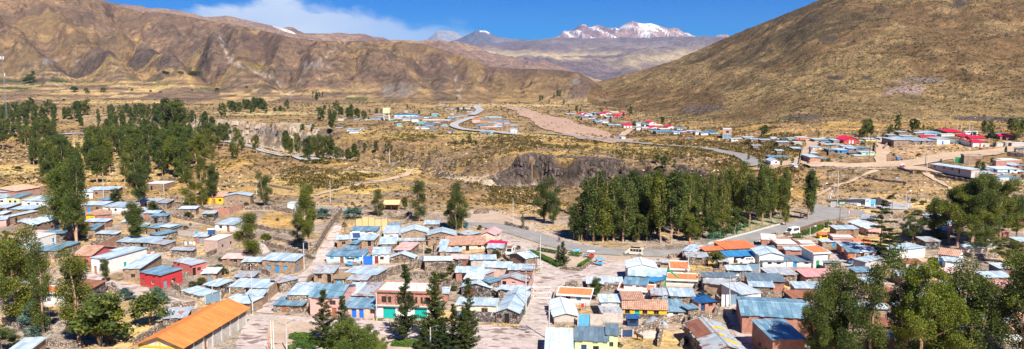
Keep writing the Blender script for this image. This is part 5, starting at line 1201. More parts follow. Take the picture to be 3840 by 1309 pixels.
def make_tree(kind, seed, dense=1.0):
    """unit tree, 10 m high; > trunk, crown"""
    rg = random.Random(seed); pts = []; tr = MB()
    def limb(a, b, r0, r1, n=3, jit=0.25, sides=5):
        q = [Vector(a).lerp(Vector(b), i / n) + Vector((rg.uniform(-jit, jit), rg.uniform(-jit, jit), 0)) * (0 < i < n) for i in range(n + 1)]
        tr.tube(q, [r0 + (r1 - r0) * i / n for i in range(n + 1)], sides)
    if kind == 'euc':                                     # tall, leafy columns broken by gaps
        forks = rg.choice([1, 2, 2, 3]); tr.m('bark')
        zb = rg.uniform(0.9, 3.0)
        tops = []
        for k in range(forks):
            a = rg.uniform(0, 6.28); rr = 0.0 if forks == 1 else rg.uniform(0.6, 1.2); top = Vector((math.cos(a) * rr, math.sin(a) * rr, rg.uniform(8.2, 9.8) if k else 9.6)); tops.append(top)
            limb((0, 0, zb * 0.8) if k else (0, 0, -0.4), top, 0.13 if k else 0.20, 0.03, 6, 0.16)
        for top in tops:
            n = int(rg.uniform(15, 20) * (1.25 if forks == 1 else 0.9))
            for i in range(n):
                f = (i + rg.random()) / n; z = zb + (top.z - zb) * f; ax = Vector((top.x * z / top.z, top.y * z / top.z, z))
                rmax = (0.3 + 1.45 * math.sin(math.pi * min(1, (1 - f) * 0.78 + 0.06)) ** 0.9) * rg.uniform(0.45, 1.15)
                a = rg.uniform(0, 6.28); c = ax + Vector((math.cos(a) * rmax * 0.7, math.sin(a) * rmax * 0.7, rg.uniform(-0.2, 0.3)))
                limb(ax - Vector((0, 0, 0.5)), c, 0.04, 0.015, 1, 0, 3)
                rad = rg.uniform(0.5, 1.0); sh = rg.uniform(0.15, 0.85)
                pts += clump(rg, c, rad, int(150 * dense * rad / 0.6), sh, 1.15)
        size = 0.15 / dense ** 0.5; mat = 'euc'
    elif kind == 'wide':                                  # rounder broadleaf-like eucalyptus, hanging sprays
        tr.m('bark'); limb((0, 0, -0.4), (0.2, 0, 3.2), 0.20, 0.14, 3, 0.1)
        for k in range(9):
            a = k * 0.7 + rg.random(); rr = rg.uniform(1.4, 3.0); c = Vector((math.cos(a) * rr, math.sin(a) * rr, rg.uniform(4.6, 8.6) - 0.25 * rr)); limb((0.2, 0, 3.0), c, 0.09, 0.03, 4, 0.25)
            for j in range(9):
                d = c + Vector((rg.gauss(0, 0.8), rg.gauss(0, 0.8), rg.gauss(0.1, 0.75))); pts += clump(rg, d, rg.uniform(0.45, 0.85), int(150 * dense), rg.uniform(0.2, 0.85), 0.9)
        for j in range(10): pts += clump(rg, (rg.gauss(0, 0.9), rg.gauss(0, 0.9), rg.uniform(7.6, 9.5)), rg.uniform(0.4, 0.8), int(140 * dense), rg.uniform(0.4, 1), 0.8)
        size = 0.125 / dense ** 0.5; mat = 'euc'
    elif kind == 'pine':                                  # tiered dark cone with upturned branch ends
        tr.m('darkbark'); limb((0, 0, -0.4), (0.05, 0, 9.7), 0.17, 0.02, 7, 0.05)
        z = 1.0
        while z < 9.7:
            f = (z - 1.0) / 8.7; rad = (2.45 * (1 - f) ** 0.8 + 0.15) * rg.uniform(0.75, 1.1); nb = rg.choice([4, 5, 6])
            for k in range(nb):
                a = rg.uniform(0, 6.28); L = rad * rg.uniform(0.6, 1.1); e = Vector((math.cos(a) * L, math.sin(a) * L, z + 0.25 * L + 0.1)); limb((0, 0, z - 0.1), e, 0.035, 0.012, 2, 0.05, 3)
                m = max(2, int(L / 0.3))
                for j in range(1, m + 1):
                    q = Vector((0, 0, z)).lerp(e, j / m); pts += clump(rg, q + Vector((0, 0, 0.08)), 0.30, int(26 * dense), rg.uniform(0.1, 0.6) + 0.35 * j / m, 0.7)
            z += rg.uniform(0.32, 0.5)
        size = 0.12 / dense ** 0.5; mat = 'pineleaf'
    elif kind == 'spread':                                # long dark horizontal boughs
        tr.m('darkbark'); limb((0, 0, -0.4), (0.1, 0, 9.6), 0.2, 0.03, 7, 0.08)
        z = 1.6
        while z < 9.7:
            f = (z - 1.6) / 8.1; rad = (3.3 * (1 - f) ** 0.7 + 0.3)
            for k in range(3):
                a = rg.uniform(0, 6.28); L = rad * rg.uniform(0.5, 1.1); e = Vector((math.cos(a) * L, math.sin(a) * L, z + 0.05 * L)); limb((0, 0, z - 0.2), e, 0.05, 0.015, 2, 0.05, 3)
                for j in range(max(2, int(L / 0.45))):
                    q = Vector((0, 0, z)).lerp(e, (j + 1.2) / max(2, int(L / 0.45))); pts += clump(rg, q, rg.uniform(0.3, 0.5), int(60 * dense), rg.uniform(0.1, 0.9), 0.5)
            z += rg.uniform(0.5, 0.8)
        size = 0.12 / dense ** 0.5; mat = 'pineleaf'
    else:                                                 # bush
        tr.m('darkbark')
        for k in range(5): limb((0, 0, -0.2), (rg.uniform(-2, 2), rg.uniform(-2, 2), rg.uniform(4, 7)), 0.12, 0.04, 2, 0.1, 3)
        for k in range(26):
            a = rg.uniform(0, 6.28); el = rg.random() ** 0.6 * 1.45; r_ = rg.uniform(2.4, 4.1)
            pts += clump(rg, (math.cos(a) * math.cos(el) * r_, math.sin(a) * math.cos(el) * r_, 1.5 + math.sin(el) * r_ * 1.5), rg.uniform(1.0, 1.9), int(110 * dense), rg.uniform(0.2, 0.9), 0.8)
        size = 0.34 / dense ** 0.5; mat = {'blue': 'blueleaf', 'dark': 'euc'}.get(kind, 'bushleaf')
    root = thing({'pine': 'pine_tree', 'spread': 'pine_tree', 'bush': 'bush', 'dark': 'bush', 'blue': 'eucalyptus_sapling'}.get(kind, 'eucalyptus_tree'), '', 'bush' if kind in ('bush', 'dark') else 'tree', (0, 0, 0))
    tr.build('trunk' if kind not in ('bush', 'dark') else 'stem', parent=root, smooth=True)
    me = leafmesh('crown', pts, size, mat, seed, droop=0.25 if kind in ('euc', 'wide') else 0)
    c = bpy.data.objects.new('crown' if kind not in ('bush', 'dark') else 'foliage', me); COL.objects.link(c); c.parent = root
    return root
PROTO = {}
def protos(kind, n, dense=1.0, key=None):
    PROTO[key or kind] = [make_tree(kind, 100 + 17 * i + len(kind), dense) for i in range(n)]
protos('euc', 6); protos('pine', 3, 1.4); protos('spread', 1, 1.3); protos('bush', 3, 0.8); protos('dark', 2, 0.8); protos('blue', 1, 0.9); protos('wide', 3, 2.2)
protos('euc', 3, 3.2, 'eucbig')
def recolour(key, src, mat):
    PROTO[key] = []
    for p in PROTO[src][:2]:
        r = p.copy(); COL.objects.link(r)
        for ch in p.children:
            c = ch.copy(); COL.objects.link(c); c.parent = r
            if ch.name.startswith(('crown', 'foliage')):
                c.data = ch.data.copy(); c.data.materials[0] = M[mat]
        PROTO[key].append(r)
bpy.context.view_layer.update()
recolour('euclight', 'eucbig', 'eucl'); recolour('eucmid', 'wide', 'eucl')
bpy.context.view_layer.update()
USED = set(); TREES = []
trg = random.Random(99)
def plant(kind, x, y, hgt, wide=1.0, group=None, label=None, near=''):
    TREES.append(dict(kind=kind, x=x, y=y, h=hgt, w=wide, group=group, label=label, near=near))
def realise(d):
    kind, x, y, hgt = d['kind'], d['x'], d['y'], d['h']
    src = trg.choice(PROTO[kind]); z = hz(x, y)
    s = hgt / 10.0; sw = s * d['w'] * trg.uniform(0.9, 1.12)
    if src.name not in USED:
        USED.add(src.name); KIDS[src.name] = list(src.children)
        o = src; o.location = (x, y, z); o.rotation_euler = (0, 0, trg.uniform(0, 6.28)); o.scale = (sw, sw, s)
    else: o = copy_thing(src, (x, y, z), trg.uniform(0, 6.28), (sw, sw, s))
    d['o'] = o; d['src'] = src
def realise_all():
    global TREES
    TREES = [d for d in TREES if abs(d['x'] / d['y']) < 0.72]
    big = [d for d in TREES if d['kind'] in ('euc', 'eucbig', 'euclight', 'eucmid', 'wide')]
    big.sort(key=lambda d: -d['h'] * d['w'] ** 0.5 / d['y'] * (1 if abs(U_of(d['x'], d['y']) - 1920) < 1990 else 0.01)); ind = set(id(d) for d in big[:292])
    rest = [d for d in TREES if id(d) not in ind and d in big]; TREES = [d for d in TREES if not (id(d) not in ind and d in big)]
    for d in TREES: realise(d)
    # the smallest, far-off ones read as one mass
    V_, A_ = [], []; TV, TF = [], []; nt_ = 0
    cache = {}
    for p in PROTO['euc'][:4]:
        c = [q for q in p.children if q.name.startswith('crown')][0].data; n = len(c.vertices); co = np.empty(n * 3, np.float32); c.vertices.foreach_get('co', co); q = co.reshape(-1, 4, 3)[::5]
        m_ = q.mean(1, keepdims=True); q = m_ + (q - m_) * 2.3; at = np.empty(n * 4, np.float32); c.color_attributes['lf'].data.foreach_get('color', at)
        cache[p.name] = (q, at.reshape(-1, 4, 4)[::5])
    keys = list(cache)
    for i, d in enumerate(rest):
        q, at = cache[keys[i % len(keys)]]; s = d['h'] / 10; sw = s * d['w']; z = hz(d['x'], d['y']); a = i * 1.7; ca, sa = math.cos(a), math.sin(a)
        X = q[..., 0] * ca - q[..., 1] * sa; Y = q[..., 0] * sa + q[..., 1] * ca
        V_.append(np.stack([X * sw + d['x'], Y * sw + d['y'], q[..., 2] * s + z], -1)); A_.append(at)
    V_ = np.concatenate(V_); A_ = np.concatenate(A_); n = len(V_)
    me = bpy.data.meshes.new('distant_trees'); me.vertices.add(4 * n); me.vertices.foreach_set('co', V_.reshape(-1)); me.loops.add(4 * n); me.loops.foreach_set('vertex_index', np.arange(4 * n, dtype=np.int32)); me.polygons.add(n)
    me.polygons.foreach_set('loop_start', np.arange(n, dtype=np.int32) * 4); me.polygons.foreach_set('loop_total', np.full(n, 4, np.int32)); me.update()
    at = me.color_attributes.new('lf', 'FLOAT_COLOR', 'POINT'); at.data.foreach_set('color', A_.ravel()); me.materials.append(M['euc'])
    o = bpy.data.objects.new('distant_trees', me); COL.objects.link(o); o['kind'] = 'stuff'
    for k_ in PROTO:
        for p in PROTO[k_]:
            if p.name not in USED:
                for c in list(p.children): bpy.data.objects.remove(c)
                bpy.data.objects.remove(p)
def tree(t, kind, x, yb, yt, wide=1.0, **k):
    """tree with its foot and its top where the photograph has them"""
    g = ground(*px(t, x, yb)) if px(t, 0, yb)[1] < 1330 else at_z(*px(t, x, yb), hz(*at_z(*px(t, x, yb), 0).xy))
    s, kk = ray(*px(t, x, yt)); h_ = H + kk * g.y - g.z
    return plant(kind, g.x, g.y, max(0.6, h_), wide, **k)
def trees(t, kind, txt, wide=1.0, **k):
    for it in txt.replace('\n', ';').split(';'):
        p = it.split()
        if len(p) >= 3: tree(t, kind, float(p[0]), float(p[1]), float(p[2]), float(p[3]) if len(p) > 3 else wide, **k)
# near trees of the village
trees('P', 'eucbig', '74 1228 850 1.1;164 1253 908 .75;298 1295 918 1.0;288 918 600 .75;516 928 759 1.3;525 790 610 1.1;432 774 707 1.6;581 813 754 1.8;713 784 630 1.2;759 771 590 .8;794 766 620 1.0;993 776 640 1.1;933 992 801 1.55;1161 943 694 .75;1117 930 800 1.1;1417 811 710 1.4;1518 788 739 1.2;1573 830 674 1.0;1710 868 686 1.1;1690 862 750 1.5;1735 858 740 1.3;2237 1132 1044 1.3;2040 830 660 1.1;2075 840 700 1;1960 860 800 .6;397 1066 970 1')
trees('P', 'euclight', '230 900 625 1.25;3390 1400 920 .95')
trees('P', 'eucmid', '1300 1420 1180 1.3;1350 1400 1215 1.4;1390 1380 1245 1.1;3450 1420 945 .85')
trees('P', 'wide', '285 915 789 1.1;3830 1420 900 .9;3590 930 690 1.2;3640 925 664 1.0;3700 915 650 .9;3750 905 668 1.0;3423 925 801 1.15;3560 920 730 1.2;3810 905 790 1.2;3835 860 735 .9;10 1330 1215 1.6;20 1000 860 1.3;60 1160 950 .9;3780 1000 890 1.5;3680 960 850 1.4')
trees('P', 'eucbig', '3120 1400 1010 1.0;3260 1420 990 .8;3560 1400 1000 1.0;3650 1420 975 1.1;3060 1400 1090 1.0;3180 1420 1050 1.0;3500 1380 1040 .9;3840 1350 960 1.1;3640 935 660 1.1;3690 930 655 1.1')
trees('P', 'dark', '377 1300 1047 .95;330 1275 1120 1.0;415 1295 1110 1.0;561 1230 1067 1.1;1000 918 865 1.3;1530 1045 1015 1.6;104 990 945 1.4;2685 1002 925 1.0;3318 809 781 2;3399 806 786 1.8;3443 810 782 2.2;100 1180 1080 1.2;800 1037 985 1.4')
trees('P', 'blue', '487 1126 1085 1.4;586 1141 1060 1.0;610 1150 1085 1;124 1240 1111 1.0;1213 826 771 1.3;1326 824 766 1.5;130 1260 1205 1.4;2703 937 897 .9;470 1120 1070 1.2')
trees('P', 'bush', '789 831 798 1.7;709 821 790 1.5;1027 949 936 1.8;834 1037 990 1.5;752 1067 1035 1.6;831 985 958 1.8;1627 861 822 1.4;1606 955 926 1.6;1655 1064 1012 1.3;1691 1038 975 .8;1859 974 933 1.4;1873 905 884 1.2;1885 985 973 2.5;3150 862 838 1;3160 860 840 1.5;2320 1300 1278 1.6;1040 833 815 1.6;3020 820 800 1.6;70 640 618 2;3345 748 728 2;3425 760 740 1.8;3460 768 748 2;820 1020 985 1.2;1700 1090 1068 2')
trees('P', 'pine', '2111 998 905 1.25;2095 990 920 1.2;1218 1312 1086 1.0;1290 1345 1108 .9;1523 1296 993 .85;1631 1302 1020 .95;1700 1322 1140 .9;1756 1332 1042 .72;1740 1345 1150 1.2;1660 1350 1190 1.3;3503 914 795 1.3;1590 1340 1200 1')
trees('P', 'spread', '3298 985 745 .95;3330 1010 860 1.1')
for _ in range(46):
    u, v = trg.choice(((trg.uniform(0, 1150), trg.uniform(770, 1100)), (trg.uniform(1240, 1950), trg.uniform(850, 1050)), (trg.uniform(2500, 3300), trg.uniform(960, 1250)))); tree('P', trg.choice(['bush', 'bush', 'dark']), u, v, v - trg.uniform(14, 34), trg.uniform(1.0, 1.6))
trees('P', 'dark', '1160 606 588 2;1185 612 592 2.2;1205 612 590 1.8;1225 616 600 2;1150 614 600 2;1135 606 594 1.6')
# the grove beside the asphalt road
GT = prof([1990, 2060, 2120, 2230, 2300, 2360, 2420, 2480, 2560, 2620, 2700, 2780, 2850, 2930, 3000, 3050], [720, 690, 760, 660, 668, 640, 650, 660, 640, 650, 650, 612, 605, 630, 640, 660])
for it in '2180 905 720;2150 903 765;2200 900 705;2226 910 640;2260 910 670;2300 908 680;2335 912 700;2383 890 640;2412 890 655;2440 885 655;2478 915 640;2515 918 645;2226 830 660;2270 850 690'.split(';'):
    a = it.split(); tree('P', 'euc', float(a[0]), float(a[1]), float(a[2]), 0.95, group='eucalyptus trees of the roadside grove', near='grove')
n_ = 0
while n_ < 62:
    u = trg.uniform(2290, 3045); vb_ = trg.uniform(800, 905 - max(0, (u - 2650) * 0.17))
    tp = interp(np.array([u]), GT)[0] + trg.uniform(-10, 60) - (vb_ < 830) * 8
    if vb_ - tp < 70: continue
    if trg.random() < 0.3 and vb_ > 850: tp += trg.uniform(40, 90)
    tree('P', 'euc', u, vb_, tp, trg.uniform(0.6, 0.95), group='eucalyptus trees of the roadside grove', near='grove'); n_ += 1
for _ in range(34):
    u = trg.uniform(2150, 2800); vb_ = trg.uniform(870, 912 - max(0, (u - 2650) * 0.17)); tree('P', 'euc', u, vb_, vb_ - trg.uniform(45, 110), trg.uniform(1.1, 1.8), group='eucalyptus trees of the roadside grove', near='grove')
# the wood on the left
WT = prof([-20, 60, 110, 180, 260, 300, 350, 420, 480, 540, 600, 640, 690, 740, 780], [395, 372, 365, 378, 400, 368, 385, 388, 385, 382, 388, 368, 385, 420, 440])
holes = [(330, 505, 130, 14), (290, 550, 45, 34), (20, 600, 50, 30), (175, 590, 25, 30), (330, 440, 40, 14), (480, 510, 70, 10), (720, 500, 60, 20), (760, 560, 60, 40), (40, 660, 60, 30), (620, 560, 30, 14), (90, 512, 50, 8)]
n_ = 0
while n_ < 235:
    u = trg.uniform(-25, 790); vb_ = 430 + 260 * trg.random() ** 1.15
    if u > 700 and vb_ > 640: continue
    if u < 120 and vb_ > 610: continue
    if any(((u - a) / c) ** 2 + ((vb_ - b) / d) ** 2 < 1 for a, b, c, d in holes): continue
    g = ground(u, vb_); hgt = trg.uniform(10, 16) if vb_ < 540 else trg.uniform(11, 20)
    top = interp(np.array([u]), WT)[0]; s_, kk = ray(u, max(top - 2 + trg.uniform(0, 12), vb_ - 150)); hm = H + kk * g.y - g.z
    plant(trg.choice(['euc', 'euc', 'euc', 'wide']), g.x, g.y, min(hgt * (1.25 if vb_ < 470 else 1), max(5, hm)), trg.uniform(0.75, 1.2), group='eucalyptus trees of the wood on the left', near='wood'); n_ += 1
trees('F', 'euc', '1560 450 75 1.3;1620 460 90 1.2;1600 300 70 1.6;1420 300 110 .9;1460 300 115;780 220 75 1.7;730 240 90 1.6;440 220 75 1.6;290 200 60 1.5;1690 230 155 1.4;1890 330 190 1.4', near='wood', group='eucalyptus trees of the wood on the left')
trees('L', 'euc', '450 335 150 1.3;490 330 180;560 270 120 1.5;600 300 130 1.5;640 290 140 1.6;680 270 140 1.5;760 270 105 1.6;790 280 120 1.3;830 290 150 1.5;850 250 75 1.2;890 250 85 1.3;930 280 90 1.5;970 260 90 1.4;1000 290 150 1.6;1120 280 210 2;1180 280 195 2.2;1230 270 215 1.6;1275 240 110 1.4;340 250 210;1370 250 210', near='white cliff', group='trees along the top of the pale cliff')
trees('L', 'euc', '270 700 480 1.5;380 740 420 1.1;470 700 420 1.3;520 640 400 1.2;640 860 460 1.1;700 760 550;575 860 640;420 560 400;230 520 300 1.6;310 500 330 1.6;1075 500 415 1.4;1120 505 445 1.4;885 790 560 1.2;1240 800 505 1.2;1265 820 540 1;1400 820 530 1.0;1310 850 600 1;1530 870 580 1.2;1600 860 560 1.1;1640 860 620 1.1;1690 860 555 1.2;1740 870 580 1.1;1790 870 560 1.2;1830 870 620;1890 850 710 1.2;1940 860 715 1.2;1980 850 740;2040 860 730 1.1;2130 850 680;1900 880 740;1560 840 650;250 640 560', near='highway', group='trees beside the highway with the yellow line')
trees('L', 'euc', '1470 520 420 1.5;1600 510 415 1.6;1690 380 210 1.6;1720 390 220;1750 260 180 1.4;1760 250 185;1810 350 230 1.5;1830 500 330 1.1;1850 520 300 1.2;1890 330 115 1.1;1930 320 180;1870 420 260;1970 340 205 1.5;2040 340 210 1.3;2090 340 170 1.2;2150 330 230 1.4;2070 350 240 1.4;1650 250 200;1810 240 170 .9;1800 540 500 2.5;1380 490 465 2;1540 200 180 1.8', near='far town', group='trees around the far town')
trees('T', 'euc', '60 290 100 1;30 300 140 1.2;130 290 150 1.4;150 290 170;210 300 180 1.3;240 290 190;290 225 165;375 220 145 1.5;390 215 150;435 225 165 1;515 270 155 1.3;540 260 165;550 260 190;575 110 85 1.4;765 165 110 1.2;790 170 130 1;805 170 140;830 165 125 1;855 165 122 1;915 240 178 1.3;1060 255 215 1.4;1410 225 138 1.1;1480 190 135 1.2;1460 210 170;1580 170 135 1.2;1245 168 130 1.4;1270 168 135 1.3;1315 160 135;1440 150 125 1.2;1390 50 10 1.2;280 310 260;820 325 280 1.3;850 380 335 1.4;610 370 330;1060 440 395;880 265 230', near='far town', group='trees around the far town')
trees('T', 'euc', '230 720 590 1.7;370 710 560 1.1;400 700 640 1;540 730 580 1.2;495 700 600;575 720 620;110 830 600 1;20 820 650 1.4;150 820 680;50 820 700;325 660 620;1555 600 478 1.5;1475 625 535 1.6;1380 630 565 1.6;1635 632 565 1.5;1375 710 665 1.3;1045 750 700 1.3;975 750 715 1.4;950 770 710;1080 725 690', near='scrub', group='small trees on the scrubby slope before the far town')
trees('V', 'euc', '145 155 50 1.3;50 150 100 1.4;185 150 80;455 135 85 2.2;830 165 60 1.9;790 150 90;1225 295 195 1.6;1320 312 270 2;570 275 190 1.4;355 205 140;735 200 140 1.2;870 310 245 2;1555 365 320 2.2;1160 800 670 1.1;1250 860 690 1.4;1385 840 730 .9;1300 800 740;965 120 95 2', near='right hill', group='trees among the houses below the right hill')
trees('W', 'euc', '575 190 30 2;520 190 140 1.2;1245 192 120 1.2;1840 195 -20 1.7;1910 190 20 1.3;1780 195 80 1;2140 180 30 1;360 480 405 1.5;1395 330 280 1.5;1070 600 520 1;920 520 455 1.4;1735 400 360;775 560 480', near='right hill', group='trees among the houses below the right hill')
trees('X', 'euc', '170 235 15 1.5;210 200 20 1.2;80 240 140;555 190 -40 1.2;480 200 85 1.1;770 190 15 1.9;740 180 60;885 180 90 1.1;945 170 135 2;1645 230 40 1.1;1740 270 40 1.1;1700 200 120;2050 290 20 1.5;2000 200 0 1.6;2120 220 30 1.3;1480 370 270 1;1575 720 540 1.2;1640 700 560 1.2;1920 470 370 1.2;1790 375 300 1.5;1110 570 525 2;1750 590 510 1.4', near='right hill', group='trees among the houses below the right hill')
trees('W', 'dark', '340 290 220 1.5;1295 520 455 1.5;1370 505 430 1.4;485 425 392 1.3;1800 280 235 1.6;650 340 280 1.2', near='right hill'); trees('X', 'dark', '830 495 442 1.6;510 485 448 1.4;830 710 665 2;120 360 300 1.5;40 685 645 1.8;2100 630 590 1.6', near='right hill')
trees('P', 'dark', '125 280 262 1;280 347 318;323 347 325 1.2;330 352 335;388 345 323;617 277 262;628 278 265;672 279 264;680 279 264;715 281 262;722 281 262;732 281 262;742 281 262;752 281 262;495 340 330;925 335 320;720 340 332;815 343 325;115 300 270;110 312 280;565 345 335;602 350 340;240 378 368', wide=1.6, near='far hillside', group='lone trees on the terraced slope of the left mountain')
trees('L', 'euc', '1640 150 20 1.2;1680 70 10 1.5;1600 60 0;1720 80 10;1590 100 60', near='far hillside', group='lone trees on the terraced slope of the left mountain')
trees('V', 'euc', '-20 40 -30', near='rock knoll'); trees('P', 'euc', '2025 380 355 1.2;2033 380 357;2090 365 338;2100 362 335;2078 372 348;2060 390 375', near='rock knoll', group='trees on the rocky knoll')
realise_all()
# hedges: garden by the plaza, lower plaza, and the roadside
def hedge(t, pts, h_, w_, label):
    rg = random.Random(len(pts) * 7 + int(pts[0][0])); P = [at_z(*px(t, *p), 0) for p in pts]; out = []
    for a, b in zip(P[:-1], P[1:]):
        L = (b - a).length; n = int(L * 330 * w_ * (h_ / 1.0))
        d = (b - a).normalized(); nn = Vector((-d.y, d.x, 0))
        for _ in range(n):
            f = rg.random(); side = rg.choice((-1, 1, 0, 0))
            q = a.lerp(b, f) + nn * (side * w_ / 2 if side else rg.uniform(-w_ / 2, w_ / 2)); z = (h_ if side == 0 else rg.uniform(0, h_)) + rg.gauss(0, 0.06); out.append((q.x + rg.gauss(0, .05), q.y + rg.gauss(0, .05), z, rg.random()))
    me = leafmesh('hedge', out, 0.13, 'hedge', 5); o = bpy.data.objects.new('hedge', me); COL.objects.link(o); tag(o, label, 'hedge')
    mb = MB(); mb.m('darkbark')
hedge('7', [(715, 470), (905, 560), (1000, 605)], 0.9, 1.5, 'clipped hedge along the left edge of the triangular garden')
hedge('7', [(790, 447), (945, 475), (960, 478)], 0.8, 1.2, 'clipped hedge at the road side of the triangular garden, left part')
hedge('7', [(1080, 490), (1185, 505)], 0.9, 1.4, 'clipped hedge behind the pine of the triangular garden')
hedge('7', [(1170, 610), (1275, 545)], 0.9, 1.0, 'clipped hedge at the right end of the triangular garden')
hedge('4', [(915, 795), (1090, 835), (1200, 870), (1300, 900)], 0.9, 1.6, 'bright clipped hedge at the left of the lower plaza garden')
hedge('4', [(970, 790), (1080, 795)], 0.8, 1.0, 'short bright hedge behind the lower plaza garden')
hedge('4', [(930, 855), (1000, 870), (1080, 895)], 0.9, 1.2, 'bright curved hedge in front of the lower plaza garden')
hedge('4', [(900, 880), (925, 900)], 0.8, 1.2, 'round clipped shrub at the corner of the lower plaza')
hedge('6', [(480, 840), (650, 850), (840, 855)], 0.8, 2.0, 'clipped hedge in the shade of the plaza pines')
hedge('A', [(1030, 330), (1110, 325)], 1.2, 1.4, 'roadside hedge nearest the white van'); hedge('A', [(1120, 305), (1180, 290)], 1.3, 1.4, 'roadside hedge beside the street lamp')
hedge('A', [(1185, 290), (1290, 240)], 1.2, 1.5, 'roadside hedge running down to the junction'); hedge('C', [(150, 375), (180, 385)], 1.5, 1.5, 'hedge bush inside the paling fence'); hedge('C', [(250, 400), (300, 412)], 1.6, 2.0, 'dark hedge at the corner of the paling fence')
flat_poly('garden_lawn', [(1985, 945), (2015, 935), (2100, 950), (2180, 965), (2215, 975), (2180, 998), (2120, 1005), (2070, 985)], 'drygrassground' if 'drygrassground' in M else 'tan', 0.09)
flat_poly('garden_bed', [(1008, 1200), (1060, 1193), (1180, 1215), (1700, 1300), (1700, 1345), (1000, 1345)], 'tan', 0.09)
# ------------------------------------------------------------------ walls and fences
WALLS = []
def gp(t, x, y):
    u, v = px(t, x, y)
    return ground(u, v) if v < 780 else at_z(u, v, 0.0)
def ruwall(t, h_, pts, mat='stone', th=0.45, rough_=0.22, name='stone_wall', cat='stone wall', label=None):
    rg = random.Random(len(WALLS) * 3 + 1); P = [gp(t, *p) for p in pts]; mb = MB(); mb.m(mat); o0 = P[0].copy()
    prev = None
    for k in range(len(P) - 1):
        L = (P[k + 1] - P[k]).length; n = max(1, int(L / 0.9)); d = (P[k + 1] - P[k]); d.z = 0; d.normalize(); nn = Vector((-d.y, d.x, 0))
        for i in range(n + 1):
            if i == 0 and prev is not None: pass
            q = P[k].lerp(P[k + 1], i / n); z = hz(q.x, q.y) if P[k].y > 285 else 0.0; j = rg.uniform(-rough_, rough_) * 0.25
            hh = h_ + rg.uniform(-rough_, rough_) * min(1.0, h_); w_ = th / 2
            c = [q - nn * (w_ + 0.06) + nn * j, q + nn * (w_ + 0.06) + nn * j]; cur = [Vector((c[0].x, c[0].y, z - 0.5)), Vector((c[1].x, c[1].y, z - 0.5)), Vector((c[1].x - nn.x * .06, c[1].y - nn.y * .06, z + hh + rg.uniform(-.05, .05))), Vector((c[0].x + nn.x * .06, c[0].y + nn.y * .06, z + hh))]
            cur = [x - o0 for x in cur]
            if prev is not None:
                for a in range(4): b = (a + 1) % 4; mb.poly([prev[a], cur[a], cur[b], prev[b]][::-1])
            else: mb.poly(cur)
            prev = cur
    mb.poly(prev[::-1])
    o = mb.build(name, loc=o0); tag(o, label or '', cat); o['kind'] = 'thing'; m_ = (P[0] + P[-1]) / 2
    WALLS.append(dict(o=o, x=m_.x, y=m_.y, L=(P[0] - P[-1]).length, h=h_, fixed=bool(label), mat=mat)); return o
